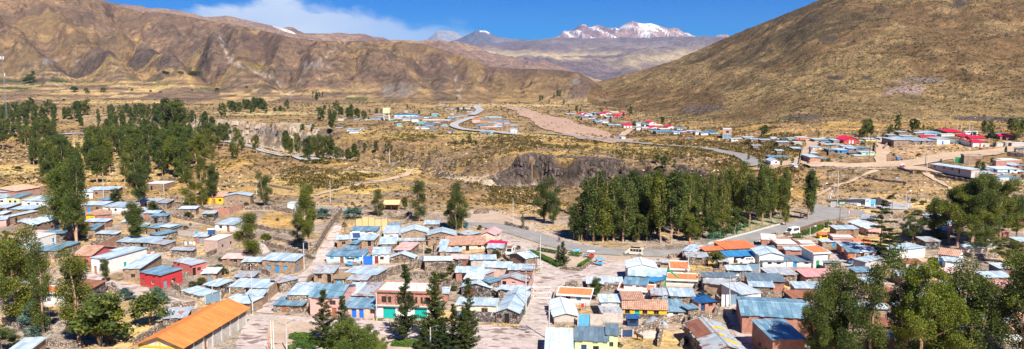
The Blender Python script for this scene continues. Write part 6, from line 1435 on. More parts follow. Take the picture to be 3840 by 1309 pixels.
for t_, lst in {
 '1': [(1.2, (690, 650), (860, 620)), (1.4, (1130, 420), (1289, 440)), (1.6, (1000, 790), (1120, 770)), (1.2, (340, 610), (500, 640)), (1.3, (840, 600), (1000, 590)), (2.0, (1200, 380), (1289, 470)), (0.9, (230, 800), (340, 790))],
 '2': [(1.0, (620, 370), (940, 470)), (1.0, (850, 410), (940, 500)), (1.1, (880, 640), (1010, 590)), (1.2, (1010, 850), (1289, 680)), (1.0, (20, 680), (250, 760)), (1.1, (330, 850), (620, 870)), (0.9, (90, 370), (260, 330)), (1.2, (200, 330), (420, 300))],
 '3': [(1.4, (0, 305), (190, 330)), (1.3, (0, 355), (140, 368)), (1.2, (185, 350), (330, 400)), (1.1, (0, 430), (340, 500)), (1.5, (540, 375), (760, 375), (930, 405)), (1.2, (600, 500), (760, 540), (930, 560)), (1.3, (700, 640), (1000, 720), (1080, 700)), (2.2, (1085, 705), (1130, 630), (1210, 500), (1290, 400)),
       (1.1, (960, 392), (1260, 395)), (1.2, (80, 862), (250, 795)), (1.2, (270, 735), (440, 660)), (1.2, (460, 800), (690, 850)), (1.3, (0, 610), (60, 565)), (1.0, (780, 600), (930, 640)), (1.1, (550, 620), (640, 640)), (1.2, (230, 460), (330, 500)), (1.0, (940, 700), (1090, 760))],
 '4': [(1.4, (0, 405), (80, 445), (90, 492)), (1.2, (75, 345), (180, 312)), (1.3, (690, 300), (760, 330)), (1.6, (380, 500), (400, 470)), (1.3, (1035, 375), (1080, 340)), (1.4, (455, 460), (560, 465)), (1.0, (5, 560), (180, 555))],
 '5': [(2.0, (370, 700), (560, 655), (720, 605), (1000, 575), (1290, 590)), (1.6, (775, 580), (860, 510), (1080, 535), (1290, 560)), (1.2, (640, 455), (770, 470)), (1.2, (560, 690), (780, 700), (950, 660)), (1.1, (940, 790), (1130, 645)), (1.2, (960, 810), (1110, 770)), (1.1, (200, 110), (560, 110)), (1.3, (440, 150), (560, 160), (640, 110)), (1.2, (600, 200), (660, 100)), (1.0, (0, 330), (60, 310)), (1.4, (870, 470), (880, 380)), (1.1, (320, 410), (330, 330)), (1.3, (680, 580), (700, 500))],
 '7': [(1.8, (0, 560), (130, 600), (270, 615)), (1.2, (190, 105), (330, 100)), (1.8, (310, 460), (450, 455)), (1.0, (460, 500), (530, 560)), (0.8, (1000, 620), (1180, 640), (1285, 560)), (1.2, (1045, 800), (1160, 790)), (1.2, (270, 540), (310, 470)), (1.1, (480, 210), (700, 260))],
 '9': [(1.5, (628, 745), (800, 705), (930, 640), (1130, 625)), (1.2, (0, 300), (112, 300)), (1.1, (1130, 720), (1120, 625)), (1.3, (1160, 620), (1290, 575)), (1.4, (365, 320), (520, 320)), (1.6, (868, 860), (900, 705)), (1.2, (1200, 240), (1220, 320)), (1.0, (1080, 860), (1200, 720)), (1.2, (960, 40), (1080, 20))],
 'B': [(1.1, (65, 625), (300, 590), (335, 500)), (1.5, (735, 408), (870, 408)), (1.5, (925, 415), (1290, 420)), (2.4, (560, 655), (690, 705)), (1.2, (285, 172), (470, 168)), (1.4, (310, 420), (355, 480)), (1.0, (0, 700), (160, 640)), (1.1, (930, 250), (1000, 300)), (1.2, (1060, 160), (1110, 230))],
 'C': [(2.0, (760, 300), (870, 300)), (1.5, (250, 600), (330, 640), (440, 700)), (1.4, (130, 720), (175, 640)), (1.6, (620, 300), (760, 300)), (1.2, (560, 420), (700, 470))],
 'D': [(1.2, (0, 640), (330, 700)), (1.3, (0, 860), (340, 860)), (1.1, (180, 740), (330, 750)), (1.2, (900, 850), (1280, 860))],
 'P': [(0.9, (1040, 655), (1250, 640), (1450, 648), (1600, 640)), (0.8, (1230, 700), (1500, 690), (1750, 700), (1900, 720)), (0.9, (1300, 745), (1500, 735), (1640, 745)), (0.8, (820, 700), (950, 690), (1100, 715)), (0.9, (3080, 660), (3250, 668), (3400, 690)), (0.9, (3050, 700), (3200, 715), (3330, 720)), (0.9, (1980, 560), (2150, 565), (2300, 585)), (0.9, (1960, 760), (2060, 775), (2140, 790))],
 'W': [(1.0, (1130, 600), (1500, 592), (2160, 604)), (1.5, (1000, 560), (1045, 340)), (1.6, (1130, 525), (1155, 345)), (1.2, (400, 330), (430, 280)), (1.5, (1380, 420), (1385, 330)), (1.6, (1960, 380), (1975, 270)), (1.8, (2080, 340), (2140, 250))],
 'X': [(1.0, (0, 690), (200, 655), (560, 652), (760, 705)), (1.2, (980, 725), (1300, 795), (1540, 840)), (1.8, (700, 355), (780, 350)), (2.2, (1945, 500), (2060, 505), (2160, 510)), (1.0, (880, 400), (1200, 395)), (1.1, (1540, 830), (1800, 860))],
 'T': [(1.2, (980, 415), (1300, 405)), (1.2, (1590, 412), (1900, 412)), (1.2, (960, 335), (1290, 330)), (1.2, (650, 290), (860, 290))]}.items():
    for w_ in lst: ruwall(t_, w_[0], w_[1:])
for t_, h_, m_, p_ in (('3', 2.0, 'plaster', [(60, 578), (185, 594)]), ('3', 2.0, 'plaster', [(222, 597), (250, 597)]), ('3', 2.3, 'brick', [(332, 410), (437, 412), (545, 372)]), ('9', 2.5, 'plaster', [(228, 670), (350, 672)]), ('9', 2.4, 'plaster', [(350, 650), (535, 648)]),
                     ('B', 1.7, 'block', [(472, 160), (608, 160)]), ('B', 2.6, 'white', [(358, 485), (430, 485)]), ('8', 2.2, 'pinkwall', [(668, 452), (708, 350), (740, 250)]), ('1', 2.6, 'brick', [(690, 730), (880, 640)]), ('5', 2.4, 'white', [(198, 578), (203, 578)]),
                     ('8', 1.2, 'cream', [(905, 560), (952, 360)]), ('7', 0.5, 'concrete', [(790, 640), (830, 560)]), ('4', 2.6, 'adobe', [(740, 505), (830, 430), (905, 370)]), ('B', 2.2, 'plaster', [(1140, 500), (1205, 500)]), ('X', 1.6, 'block', [(1600, 770), (1800, 820), (1970, 810)])):
    ruwall(t_, h_, p_, m_, 0.25, 0.02, 'plastered_wall' if m_ in ('plaster', 'white', 'cream', 'pinkwall') else 'block_wall', 'wall')
def gate(t, a, b, h_, mat, label):
    A, B = gp(t, *a), gp(t, *b); L = (B - A).length; rz = math.atan2(B.y - A.y, B.x - A.x); o = thing('metal_gate', label, 'gate', A, rz); mb = MB(); mb.m(mat)
    for k in range(2):
        x0 = k * L / 2
        for i in range(6): w_ = L / 12; mb.box(x0 + i * w_ + .01, x0 + (i + 1) * w_ - .01, -0.02 - 0.03 * (i % 2), 0.02, 0.05, h_)
    mb.build('leaf', parent=o); 
    for x_ in (-.22, L + .02): mb = MB(); mb.m('concrete'); mb.box(x_, x_ + .2, -0.1, 0.12, -0.3, h_ + 0.15); mb.build('post', parent=o)
gate('5', (205, 578), (290, 578), 2.25, 'brightblue', 'wide bright blue gate between two white houses on the terrace path')
gate('3', (187, 594), (220, 597), 2.2, 'skyblue', 'pale blue gate in the plastered wall on the slope'); gate('4', (264, 540), (372, 515), 1.9, 'greygate', 'slate blue metal gate beside the cream garage')
gate('9', (122, 668), (224, 668), 2.4, 'skyblue', 'rust streaked light blue gate between grey plastered walls'); gate('B', (443, 466), (545, 462), 2.2, 'greygate', 'grey corrugated gate beside the white wall'); gate('B', (1210, 520), (1290, 522), 2.0, 'greygate', 'weathered grey gate near the large right hand tree')
gate('5', (722, 575), (768, 575), 2.0, 'greygate', 'pale sheet metal gate at the end of the stone gable house'); gate('A', (607, 640), (708, 640), 1.9, 'greygate', 'corrugated metal gate below the white car'); gate('X', (1285, 575), (1400, 580), 2.6, 'grass', 'wide dark green gate beside the dirt road'); gate('9', (530, 768), (622, 765), 1.4, 'navyd', 'dark blue painted panel gate above the donkey')
def fence_mesh():
    pts = [gp('A', *p) for p in ((235, 392), (420, 340), (640, 282), (830, 228), (943, 197))]; o0 = pts[0].copy()
    o = thing('curb_wall', 'long low white curb wall between the grove and the road', 'wall', o0); o['kind'] = 'thing'; mb = MB(); mb.m('concrete')
    f = thing('mesh_fence', 'tall green wire mesh fence between the grove and the road', 'fence', o0)
    mp = MB(); mp.m('grass'); mn = MB(); mn.m('netting')
    for a, b in zip(pts[:-1], pts[1:]):
        d = (b - a).normalized(); nn = Vector((-d.y, d.x, 0)) * 0.2; A, B = a - o0, b - o0
        A.z = B.z = 0
        mb.hexa([A - nn, B - nn, B + nn, A + nn, A - nn + Vector((0, 0, .5)), B - nn + Vector((0, 0, .5)), B + nn + Vector((0, 0, .5)), A + nn + Vector((0, 0, .5))])
        n = int((b - a).length / 3)
        for i in range(n + 1): q = A.lerp(B, i / n) + nn * 2; mp.tube([q, q + Vector((0, 0, 3.0))], 0.05, 4)
        for z in (0.8, 2.9): mp.tube([A + nn * 2 + Vector((0, 0, z)), B + nn * 2 + Vector((0, 0, z))], 0.03, 4)
        L = (b - a).length; m_ = int(L / 0.35)
        for i in range(m_):
            q = A.lerp(B, i / m_) + nn * 2; r = A.lerp(B, min(1, (i + 5) / m_)) + nn * 2; mn.tube([q + Vector((0, 0, .6)), r + Vector((0, 0, 2.9))], 0.012, 3, cap=False); mn.tube([q + Vector((0, 0, 2.9)), r + Vector((0, 0, .6))], 0.012, 3, cap=False)
    mb.build('wall', parent=o); mp.build('frame', parent=f); mn.build('netting', parent=f)
M['netting'] = mat_flatc('green netting', (0.06, 0.16, 0.11), 0.6, 0, 0.1)
fence_mesh()
def palings(t, pts, label, h_=1.5):
    P = [gp(t, *p) for p in pts]; o = thing('paling_fence', label, 'fence', P[0]); mb = MB(); mb.m('timber'); rg = random.Random(3)
    for a, b in zip(P[:-1], P[1:]):
        n = int((b - a).length / 0.4)
        for i in range(n): q = a.lerp(b, i / n) - P[0]; mb.box(q.x - .06, q.x + .06, q.y - .04, q.y + .04, 0, h_ + rg.uniform(-.15, .15))
        mb.tube([a - P[0] + Vector((0, 0, h_ * .7)), b - P[0] + Vector((0, 0, h_ * .7))], 0.05, 4)
    mb.build('palings', parent=o)
palings('C', [(0, 405), (90, 365), (170, 345), (240, 350), (320, 390)], 'timber paling fence around the school yard by the junction'); palings('A', [(960, 320), (1110, 270), (1290, 212)], 'timber paling fence beside the road with the white van')
def reed_fence():
    a, b = gp('5', 137, 262), gp('5', 432, 262); L = (b - a).length; o = thing('reed_fence', 'tall straw coloured reed mat fence behind the dark blue roof', 'fence', a, math.atan2(b.y - a.y, b.x - a.x)); rg = random.Random(2)
    for k in range(5):
        mb = MB(); mb.m('straw'); mb.box(k * L / 5, (k + 1) * L / 5 - .04, -.03, .03, 0, 3.6 + (0.6 if k in (1, 2) else 0)); mb.build('reed_panel', parent=o)
    for k in range(6): mb = MB(); mb.m('timber'); mb.tube([(k * L / 5, -.06, 0), (k * L / 5, -.06, 4.3)], 0.06, 5); mb.build('post', parent=o)
M['straw'] = mat_flatc('straw', (0.72, 0.52, 0.24), 0.9, 0, 0.2, 5)
reed_fence()
def shelter(t, x0, x1, yb, yt, label):
    a, b = gp(t, x0, yb), gp(t, x1, yb); L = (b - a).length; o = thing('thatched_shelter', label, 'shelter', a, math.atan2(b.y - a.y, b.x - a.x)); s, k = ray(*px(t, x0, yt)); h_ = H + k * a.y
    mb = MB(); mb.m('straw'); mb.hexa([(-.4, -.5, h_), (L + .4, -.5, h_), (L + .4, 3.5, h_ + 1), (-.4, 3.5, h_ + 1), (-.4, -.5, h_ + .2), (L + .4, -.5, h_ + .2), (L + .4, 3.5, h_ + 1.2), (-.4, 3.5, h_ + 1.2)]); mb.build('roof', parent=o)
    for x in (0, L / 2, L):
        for y in (0, 3): mb = MB(); mb.m('timber'); mb.tube([(x, y, -.2), (x, y, h_ + .3 * y)], 0.08, 5); mb.build('post', parent=o)
    mb = MB(); mb.m('adobe'); mb.box(0, L, 3.2, 3.4, -.3, h_ + .8); mb.build('wall', parent=o)
shelter('5', 400, 530, 70, 18, 'open straw roofed shelter on the slope above the houses')
# ------------------------------------------------------------------ poles, lamps, masts, wires
TOPS = {}
def pole(t, x, yb, yt, kind='plain', label='', mat='concrete', key=None, side=1, band=False):
    g = gp(t, x, yb); s, k = ray(*px(t, x, yt)); hh = H + k * g.y - g.z
    nm = {'lamp': 'street_lamp', 'lamp2': 'street_lamp', 'h': 'power_pole', 't': 'power_pole', 'plain': 'utility_pole', 'flag': 'flagpole'}[kind]
    o = thing(nm, label, {'lamp': 'street lamp', 'lamp2': 'street lamp', 'flag': 'flagpole'}.get(kind, 'pole'), g, 0)
    r = 0.06 if kind == 'flag' else 0.12 if g.y < 320 else 0.15
    mb = MB(); mb.m(mat); mb.tube([(0, 0, -.3), (0, 0, hh)], [r * 1.25, r * .7], 8); mb.build('pole', parent=o, smooth=False)
    if band:
        for c_, z0 in (('yellowp', 0.0), ('skyblue', 0.5)): mb = MB(); mb.m(c_); mb.tube([(0, 0, z0), (0, 0, z0 + .48)], r * 1.35, 8); mb.build('painted_band', parent=o)
    if kind in ('lamp', 'lamp2'):
        for sd in ((side,) if kind == 'lamp' else (1, -1)):
            mb = MB(); mb.m('steel'); z = hh - (0 if sd == side else 0.5); mb.tube([(0, 0, z - .3), (sd * .5, -.1, z + .1), (sd * 1.1, -.2, z + .3)], .05, 5); mb.build('arm', parent=o)
            mb = MB(); mb.m('steel'); mb.hexa([(sd * 1.0, -.38, z + .22), (sd * 1.7, -.38, z + .3), (sd * 1.7, -.05, z + .3), (sd * 1.0, -.05, z + .22), (sd * 1.05, -.32, z + .40), (sd * 1.6, -.32, z + .42), (sd * 1.6, -.1, z + .42), (sd * 1.05, -.1, z + .40)]); mb.build('lamp_head', parent=o)
    if kind == 't':
        for z in (hh - .15, hh - 1.0)[:1 if side == 0 else 2]: mb = MB(); mb.m('timber'); mb.box(-1.3, 1.3, -.22, -.12, z - .06, z + .06); mb.build('crossarm', parent=o)
        for x_ in (-1.1, 0.0, 1.1): mb = MB(); mb.m('whitep'); mb.tube([(x_, -.17, hh - .1), (x_, -.17, hh + .2)], .06, 6); mb.build('insulator', parent=o)
    if kind == 'h':
        for z in (hh - .3, hh - 1.3, hh - 2.3): mb = MB(); mb.m('concrete'); mb.box(-3.0, .3, -.26, -.14, z - .15, z + .15); mb.build('crossarm', parent=o)
        mb = MB(); mb.m('concrete'); mb.box(-2.3, -2.18, -.3, -.26, hh - 2.3, hh - .3); mb.tube([(-1.6, -.2, hh - .3), (0, -.2, hh - 2.3)], .05, 4); mb.build('brace', parent=o)
        for z in (hh - .2, hh - 1.2, hh - 2.2):
            mb = MB(); mb.m('whitep'); mb.tube([(-2.9, -.2, z), (-2.9, -.2, z + .3)], .07, 6); mb.build('insulator', parent=o)
        mb = MB(); mb.m('steel'); mb.tube([(0, 0, hh - 5), (-.8, -.2, hh - 4.5), (-1.5, -.3, hh - 4.4)], .05, 5); mb.build('arm', parent=o)
        mb = MB(); mb.m('steel'); mb.box(-2.0, -1.4, -.45, -.15, hh - 4.48, hh - 4.3); mb.build('lamp_head', parent=o)
    TOPS[(t, x) if key is None else key] = g + Vector((0, 0, hh)); return o
PL = [('4', 1008, 275, 75, 'lamp', 'white street lamp at the foot of the stairs', 1), ('4', 620, 620, 245, 't', 'tall power pole with a blue foot where the cobbled lane meets the plaza', 1), ('4', 318, 515, 400, 'plain', 'short pale pole beside the slate blue gate', 1), ('4', 878, 900, 675, 'lamp2', 'double headed lamp standing in the lower plaza', 1),
 ('7', 808, 640, 265, 't', 'tall lamp pole with a T arm at the corner of the triangular garden', 0), ('8', 675, 562, 125, 't', 'power pole with a transformer against the pink wall', 1), ('8', 748, 325, 95, 't', 'slender power pole at the end of the pink wall', 1), ('8', 890, 800, 285, 'h', 'tall pole with three long crossarms standing in the paved street', 1),
 ('6', 330, 612, 350, 'plain', 'pole at the left corner of the two storey brick building', 1), ('6', 830, 900, 675, 'lamp2', 'lamp with two white heads in front of the plaza pines', 1), ('9', 1140, 185, 12, 'plain', 'white pole beside the highest orange roof of the middle row', 1), ('A', 50, 668, 475, 'plain', 'thin pole in the yellow grass beside a small orange roofed house', 1),
 ('A', 433, 985, 685, 'lamp', 'white street lamp beside the grey corrugated gate', 1), ('B', 795, 900, 660, 'lamp', 'white street lamp in front of the large brick house', 1), ('C', 247, 190, -70, 'plain', 'tall white mast beside the painted wall at the junction', 1), ('C', 405, 770, 620, 'lamp', 'white street lamp in the lane with the three wheelers', 1), ('C', 268, 350, 190, 'plain', 'dark wooden pole at the school corner', 2),
 ('C', 880, 215, 45, 'lamp', 'white floodlight pole of the sports court', 1), ('C', 993, 120, -60, 'plain', 'brown pole on the slope behind the court', 2), ('C', 752, 300, 140, 'plain', 'leaning dark pole in front of the court', 2), ('A', 1182, 340, 225, 'lamp', 'street lamp behind the roadside hedge', 1), ('3', 1207, 318, 152, 'plain', 'white pole beside the upper road', 1), ('3', 648, 268, 190, 'plain', 'white pole behind the gabled adobe house', 1), ('3', 1268, 472, 312, 'plain', 'dark wooden pole at the head of the stairs', 2),
 ('1', 785, 290, 140, 'lamp', 'street lamp standing before the wood on the left', 1), ('1', 1240, 270, 165, 'lamp', 'street lamp at the upper edge of the left quarter', -1), ('7', 555, 168, -45, 'plain', 'tall white pole on the bank above the asphalt road', 1), ('5', 768, 580, 385, 'plain', 'white pole beside the pale sheet metal gate', 1), ('5', 35, 298, 125, 'plain', 'brown wooden pole left of the straw fence', 2), ('5', 62, 130, -20, 'plain', 'thin dark pole near the head of the stairs', 2),
 ('T', 545, 862, 672, 'plain', 'white pole on the slope before the water tower', 1), ('T', 955, 862, 722, 'plain', 'dark pole on the slope before the far town', 2), ('T', 1410, 428, 230, 'plain', 'tall white pole at the bend of the far road', 1), ('T', 1320, 388, 250, 'plain', 'white pole left of the far road bend', 1), ('T', 2030, 487, 360, 'plain', 'pole beside the low dark hedge right of the far town', 1), ('T', 2105, 522, 372, 'plain', 'pole in front of the white houses right of the far town', 1), ('T', 1385, 310, 192, 'plain', 'pale pole among the trees of the far town', 1),
 ('V', 455, 300, 205, 'plain', 'white pole in the row of houses above the gravel runway', 1), ('W', 1888, 512, 170, 'plain', 'dark pole beside the pale green house', 2), ('W', 1488, 880, 612, 'plain', 'white pole on the bank below the dirt road', 1), ('W', 1300, 880, 775, 'lamp', 'lamp at the far side of the junction', 1), ('X', 928, 700, 455, 'plain', 'white pole at the fork of the dirt road', 1), ('X', 910, 640, 460, 'plain', 'dark pole at the fork of the dirt road', 2), ('X', 1460, 740, 568, 'plain', 'white pole in front of the long cream building', 1),
 ('X', 1312, 200, -10, 't', 'tall power pole behind the green walled red roof', 1), ('X', 1465, 215, 20, 't', 'tall power pole behind the white house of the right quarter', 1), ('X', 1505, 275, 112, 'plain', 'white pole beside the crimson roofs', 1), ('X', 1295, 365, 212, 'plain', 'dark pole in front of the blue doored white house', 2), ('X', 437, 232, 145, 'plain', 'brown pole at the top of the dirt street', 2), ('X', 1358, 215, 80, 'plain', 'pole between the two tall power poles', 1), ('X', 1935, 462, 312, 'plain', 'pole at the end of the upper dirt road', 2), ('X', 1160, 180, 60, 't', 'dark power pole at the foot of the right hill', 2)]
for i, (t_, x_, yb_, yt_, kd_, lb_, sd_) in enumerate(PL):
    pole(t_, x_, yb_, yt_, kd_, lb_, 'timber' if sd_ == 2 else 'concrete', key=i, side=0 if sd_ == 2 else sd_, band=i in (1, 4, 5, 8, 12))
for x_, lb_, m_ in ((763, 'left one of the two white flagpoles in the plaza', 'whitep'), (781, 'right one of the two white flagpoles in the plaza', 'whitep'), (740, 'short orange flagpole beside the two white ones', 'orangep')):
    o = pole('4', x_, 905, 735 if m_ == 'orangep' else 660, 'flag', lb_, m_, key='f%d' % x_)
def wire(a, b, sag, label):
    mb = MB(); mb.m('wire'); mb.tube([a.lerp(b, i / 12) - Vector((0, 0, sag * 4 * (i / 12) * (1 - i / 12))) for i in range(13)], 0.03, 3, cap=False); tag(mb.build('cable'), label, 'cable')
for a_, b_, lb_ in ((1, 8, 'cable from the blue footed pole to the brick building'), (1, 2, 'cable from the blue footed pole to the slate gate'), (5, 7, 'cable from the transformer pole across the paved street'), (6, 5, 'cable between the two poles of the pink wall'), (4, 6, 'cable from the garden corner pole to the pink wall'), (0, 1, 'cable along the cobbled lane'), (12, 13, 'cable between the street lamps of the right quarter'), (8, 5, 'cable from the brick building to the transformer pole'), (27, 0, 'cable from the terrace pole down to the stairs lamp'), (24, 25, 'cable across the upper left quarter'), (10, 12, 'cable over the roofs to the lamp by the grey gate'), (13, 15, 'cable from the brick house lamp to the narrow lane'), (42, 43, 'cable over the dirt road by the cream building'), (44, 45, 'cable between the tall poles of the right quarter'), (45, 46, 'cable from the tall pole to the crimson roofs'), (21, 2, 'cable down the slope from the upper road')):
    wire(TOPS[a_] - Vector((0, 0, .3)), TOPS[b_] - Vector((0, 0, .5)), 1.2, lb_)
def lattice():
    g = gp('F', 72, 392); s, k = ray(15, 205); hh = H + k * g.y - g.z; o = thing('antenna_mast', 'very tall guyed lattice antenna mast at the left edge of the picture', 'mast', g)
    mb = MB(); mb.m('steel'); r = .55; c = [Vector((r * math.cos(a), r * math.sin(a), 0)) for a in (0.5, 2.6, 4.7)]; n = 22
    for q in c: mb.tube([q, q * .6 + Vector((0, 0, hh))], .09, 4)
    for i in range(n):
        for j in range(3):
            f0, f1 = i / n, (i + 1) / n; a = c[j] * (1 - .4 * f0) + Vector((0, 0, hh * f0)); b = c[(j + 1) % 3] * (1 - .4 * f1) + Vector((0, 0, hh * f1)); mb.tube([a, b], .05, 3, cap=False)
    mb.build('mast', parent=o)
    for z, a in ((.96, 0), (.96, 2.1), (.96, 4.2), (.75, 1)): mb = MB(); mb.m('whitep'); mb.box(-.3 + math.cos(a), .3 + math.cos(a), -.15 + math.sin(a), .15 + math.sin(a), hh * z - 1.2, hh * z + 1.2); mb.build('antenna_panel', parent=o)
    for a in (.3, 2.4, 4.5): mb = MB(); mb.m('wire'); mb.tube([(0, 0, hh * .8), (hh * .3 * math.cos(a), hh * .3 * math.sin(a), 0)], .04, 3); mb.build('guy_wire', parent=o)
    b = thing('mast_enclosure', 'red and white walled enclosure around the antenna mast', 'enclosure', g + Vector((4, -2, 0)))
    for i in range(4):
        x = -8 + i * 6; mb = MB(); mb.m('redpink'); mb.box(x, x + 5.4, -.15, .15, -1, 3.0); mb.build('wall_panel', parent=b); mb = MB(); mb.m('whitep'); mb.box(x - .6, x - .03, -.25, .25, -1, 3.6); mb.build('pillar', parent=b)
    mb = MB(); mb.m('whitep'); mb.box(-8.6, 16, -.3, .3, 3.03, 3.6); mb.build('coping', parent=b)
lattice()
def water_tower():
    g = gp('T', 510, 320); o = thing('water_tower', 'cream water tower on four legs above the far town', 'water tower', g); hh = 12
    for x in (-2.4, 2.4):
        for y in (-2.4, 2.4): mb = MB(); mb.m('cream'); mb.box(x - .4, x + .4, y - .4, y + .4, -.5, hh * .62 - .01); mb.build('leg', parent=o)
    for z in (.2, .42): mb = MB(); mb.m('cream'); mb.box(-2, 2, -2.6, -2.25, hh * z, hh * z + .5); mb.build('beam', parent=o)
    mb = MB(); mb.m('paleyellow'); mb.box(-3.2, 3.2, -3.2, 3.2, hh * .62, hh); mb.build('tank', parent=o); mb = MB(); mb.m('whitep'); mb.box(-3.4, 3.4, -3.4, 3.4, hh + .003, hh + .4); mb.build('lid', parent=o)
water_tower()
# ------------------------------------------------------------------ vehicles
def wheel(o, x, y, r, w_=0.2):
    mb = MB(); mb.m('rubber'); mb.tube([(x, y - w_ / 2, r), (x, y + w_ / 2, r)], r, 14); a = mb.build('wheel', parent=o); mb = MB(); mb.m('steel'); mb.tube([(x, y - w_ / 2 - .01, r), (x, y + w_ / 2 + .01, r)], r * .55, 10); mb.build('rim', parent=a)
def extr(mb, prof_, w0, w1f, mi=0):                    # side outline extruded across; upper points pulled in
    n = len(prof_); L_ = [(x, -w1f(z) / 2, z) for x, z in prof_]; R_ = [(x, w1f(z) / 2, z) for x, z in prof_]
    mb.poly(L_, mi); mb.poly(R_[::-1], mi)
    for i in range(n): j = (i + 1) % n; mb.poly([L_[j], L_[i], R_[i], R_[j]], mi)
def car(name, label, cat, loc, rz, L, W, Hh, paint, style):
    o = thing(name, label, cat, loc, rz); b = .32; a = L / 2
    if style == 'van': pr = [(-a, b), (a, b), (a, .95), (a - .25, 1.12), (a - 1.15, Hh - .12), (a - 1.6, Hh), (-a + .15, Hh), (-a, Hh - .25), (-a, 1.0)]
    else: pr = [(-a, b), (a, b), (a, .85), (a - .2, .98), (a - 1.25, 1.08), (a - 1.9, Hh - .05), (a - 2.3, Hh), (-a + .35, Hh), (-a + .05, 1.1), (-a, .9)]
    wf = lambda z: W if z < 1.05 else W - .30 * (z - 1.05) / (Hh - 1.05)
    mb = MB(); mb.m(paint); extr(mb, pr, W, wf); mb.build('body', parent=o)
    z0, z1 = 1.12, Hh - .16; nW = 4 if style == 'van' else 3; x0, x1 = -a + .35, a - (1.45 if style == 'van' else 2.0)
    for k in range(nW):
        xa = x0 + (x1 - x0) * k / nW + .05; xb = x0 + (x1 - x0) * (k + 1) / nW - .05
        for sg in (-1, 1): mb = MB(); mb.m('glass'); e = .012; mb.poly([(xa, sg * (wf(z0) / 2 + e), z0), (xb, sg * (wf(z0) / 2 + e), z0), (xb, sg * (wf(z1) / 2 + e), z1), (xa, sg * (wf(z1) / 2 + e), z1)][::sg]); mb.build('window', parent=o)
    p0, p1 = (pr[3], pr[4]) if style == 'van' else (pr[4], pr[5])
    mb = MB(); mb.m('glass'); q = [Vector((p0[0] + .02, -wf(p0[1]) / 2 + .12, p0[1] + .05)), Vector((p0[0] + .02, wf(p0[1]) / 2 - .12, p0[1] + .05)), Vector((p1[0] + .03, wf(p1[1]) / 2 - .12, p1[1])), Vector((p1[0] + .03, -wf(p1[1]) / 2 + .12, p1[1]))]; mb.poly(q); mb.build('windscreen', parent=o)
    mb = MB(); mb.m('glass'); mb.box(-a - .015, -a + .05, -W * .36, W * .36, 1.12, Hh - .38); mb.build('rear_window', parent=o)
    for y in (-W / 2 + .25, W / 2 - .25):
        mb = MB(); mb.m('whitep'); mb.box(a - .02, a + .02, y - .18, y + .18, .68, .86); mb.build('headlight', parent=o); mb = MB(); mb.m('redp'); mb.box(-a - .02, -a + .02, y - .1, y + .1, .75, 1.05); mb.build('tail_light', parent=o)
    mb = MB(); mb.m('steel'); mb.box(a - .03, a + .07, -W / 2 + .05, W / 2 - .05, .38, .52); mb.build('bumper', parent=o)
    for x in (-a + .85, a - .9):
        for y in (-W / 2 + .1, W / 2 - .1): wheel(o, x, y, .34)
    return o
def heading(p, q): return math.atan2(q.y - p.y, q.x - p.x)
p_ = gp('P', 2378, 957); v1 = car('minivan', 'beige minivan driving on the asphalt road beside the grove', 'minivan', p_ + Vector((0, 0, .1)), heading(gp('P', 2411, 957.5), gp('P', 2343, 953)), 4.9, 1.8, 1.95, 'beigep', 'van')
mb = MB(); mb.m('black'); mb.box(-1.6, .9, -.6, .6, 1.99, 2.12); mb.build('roof_load', parent=v1)
p_ = gp('A', 1022, 296); car('van', 'white van parked beside the paling fence near the junction', 'van', p_ + Vector((0, 0, .12)), heading(gp('A', 1066, 283), gp('A', 978, 302)), 4.9, 1.85, 2.1, 'whitep', 'van')
p_ = gp('A', 580, 595); v2 = car('estate_car', 'white car parked between the bright blue roof and the block wall', 'car', p_ + Vector((0, 0, .9)), 3.2, 4.4, 1.75, 1.6, 'whitep', 'car')
mb = MB(); mb.m('black'); mb.box(-1.5, .5, -.55, .55, 1.66, 1.72); mb.build('roof_rack', parent=v2)
p_ = gp('7', 528, 487); v3 = car('off_road_car', 'white off-road car with a roof rack beside the red roof and plaza', 'car', p_ + Vector((0, 0, .1)), -1.75, 4.0, 1.75, 2.0, 'whitep', 'van')
mb = MB(); mb.m('wood'); mb.box(-1.2, .8, -.6, .6, 2.05, 2.2); mb.build('roof_rack', parent=v3)
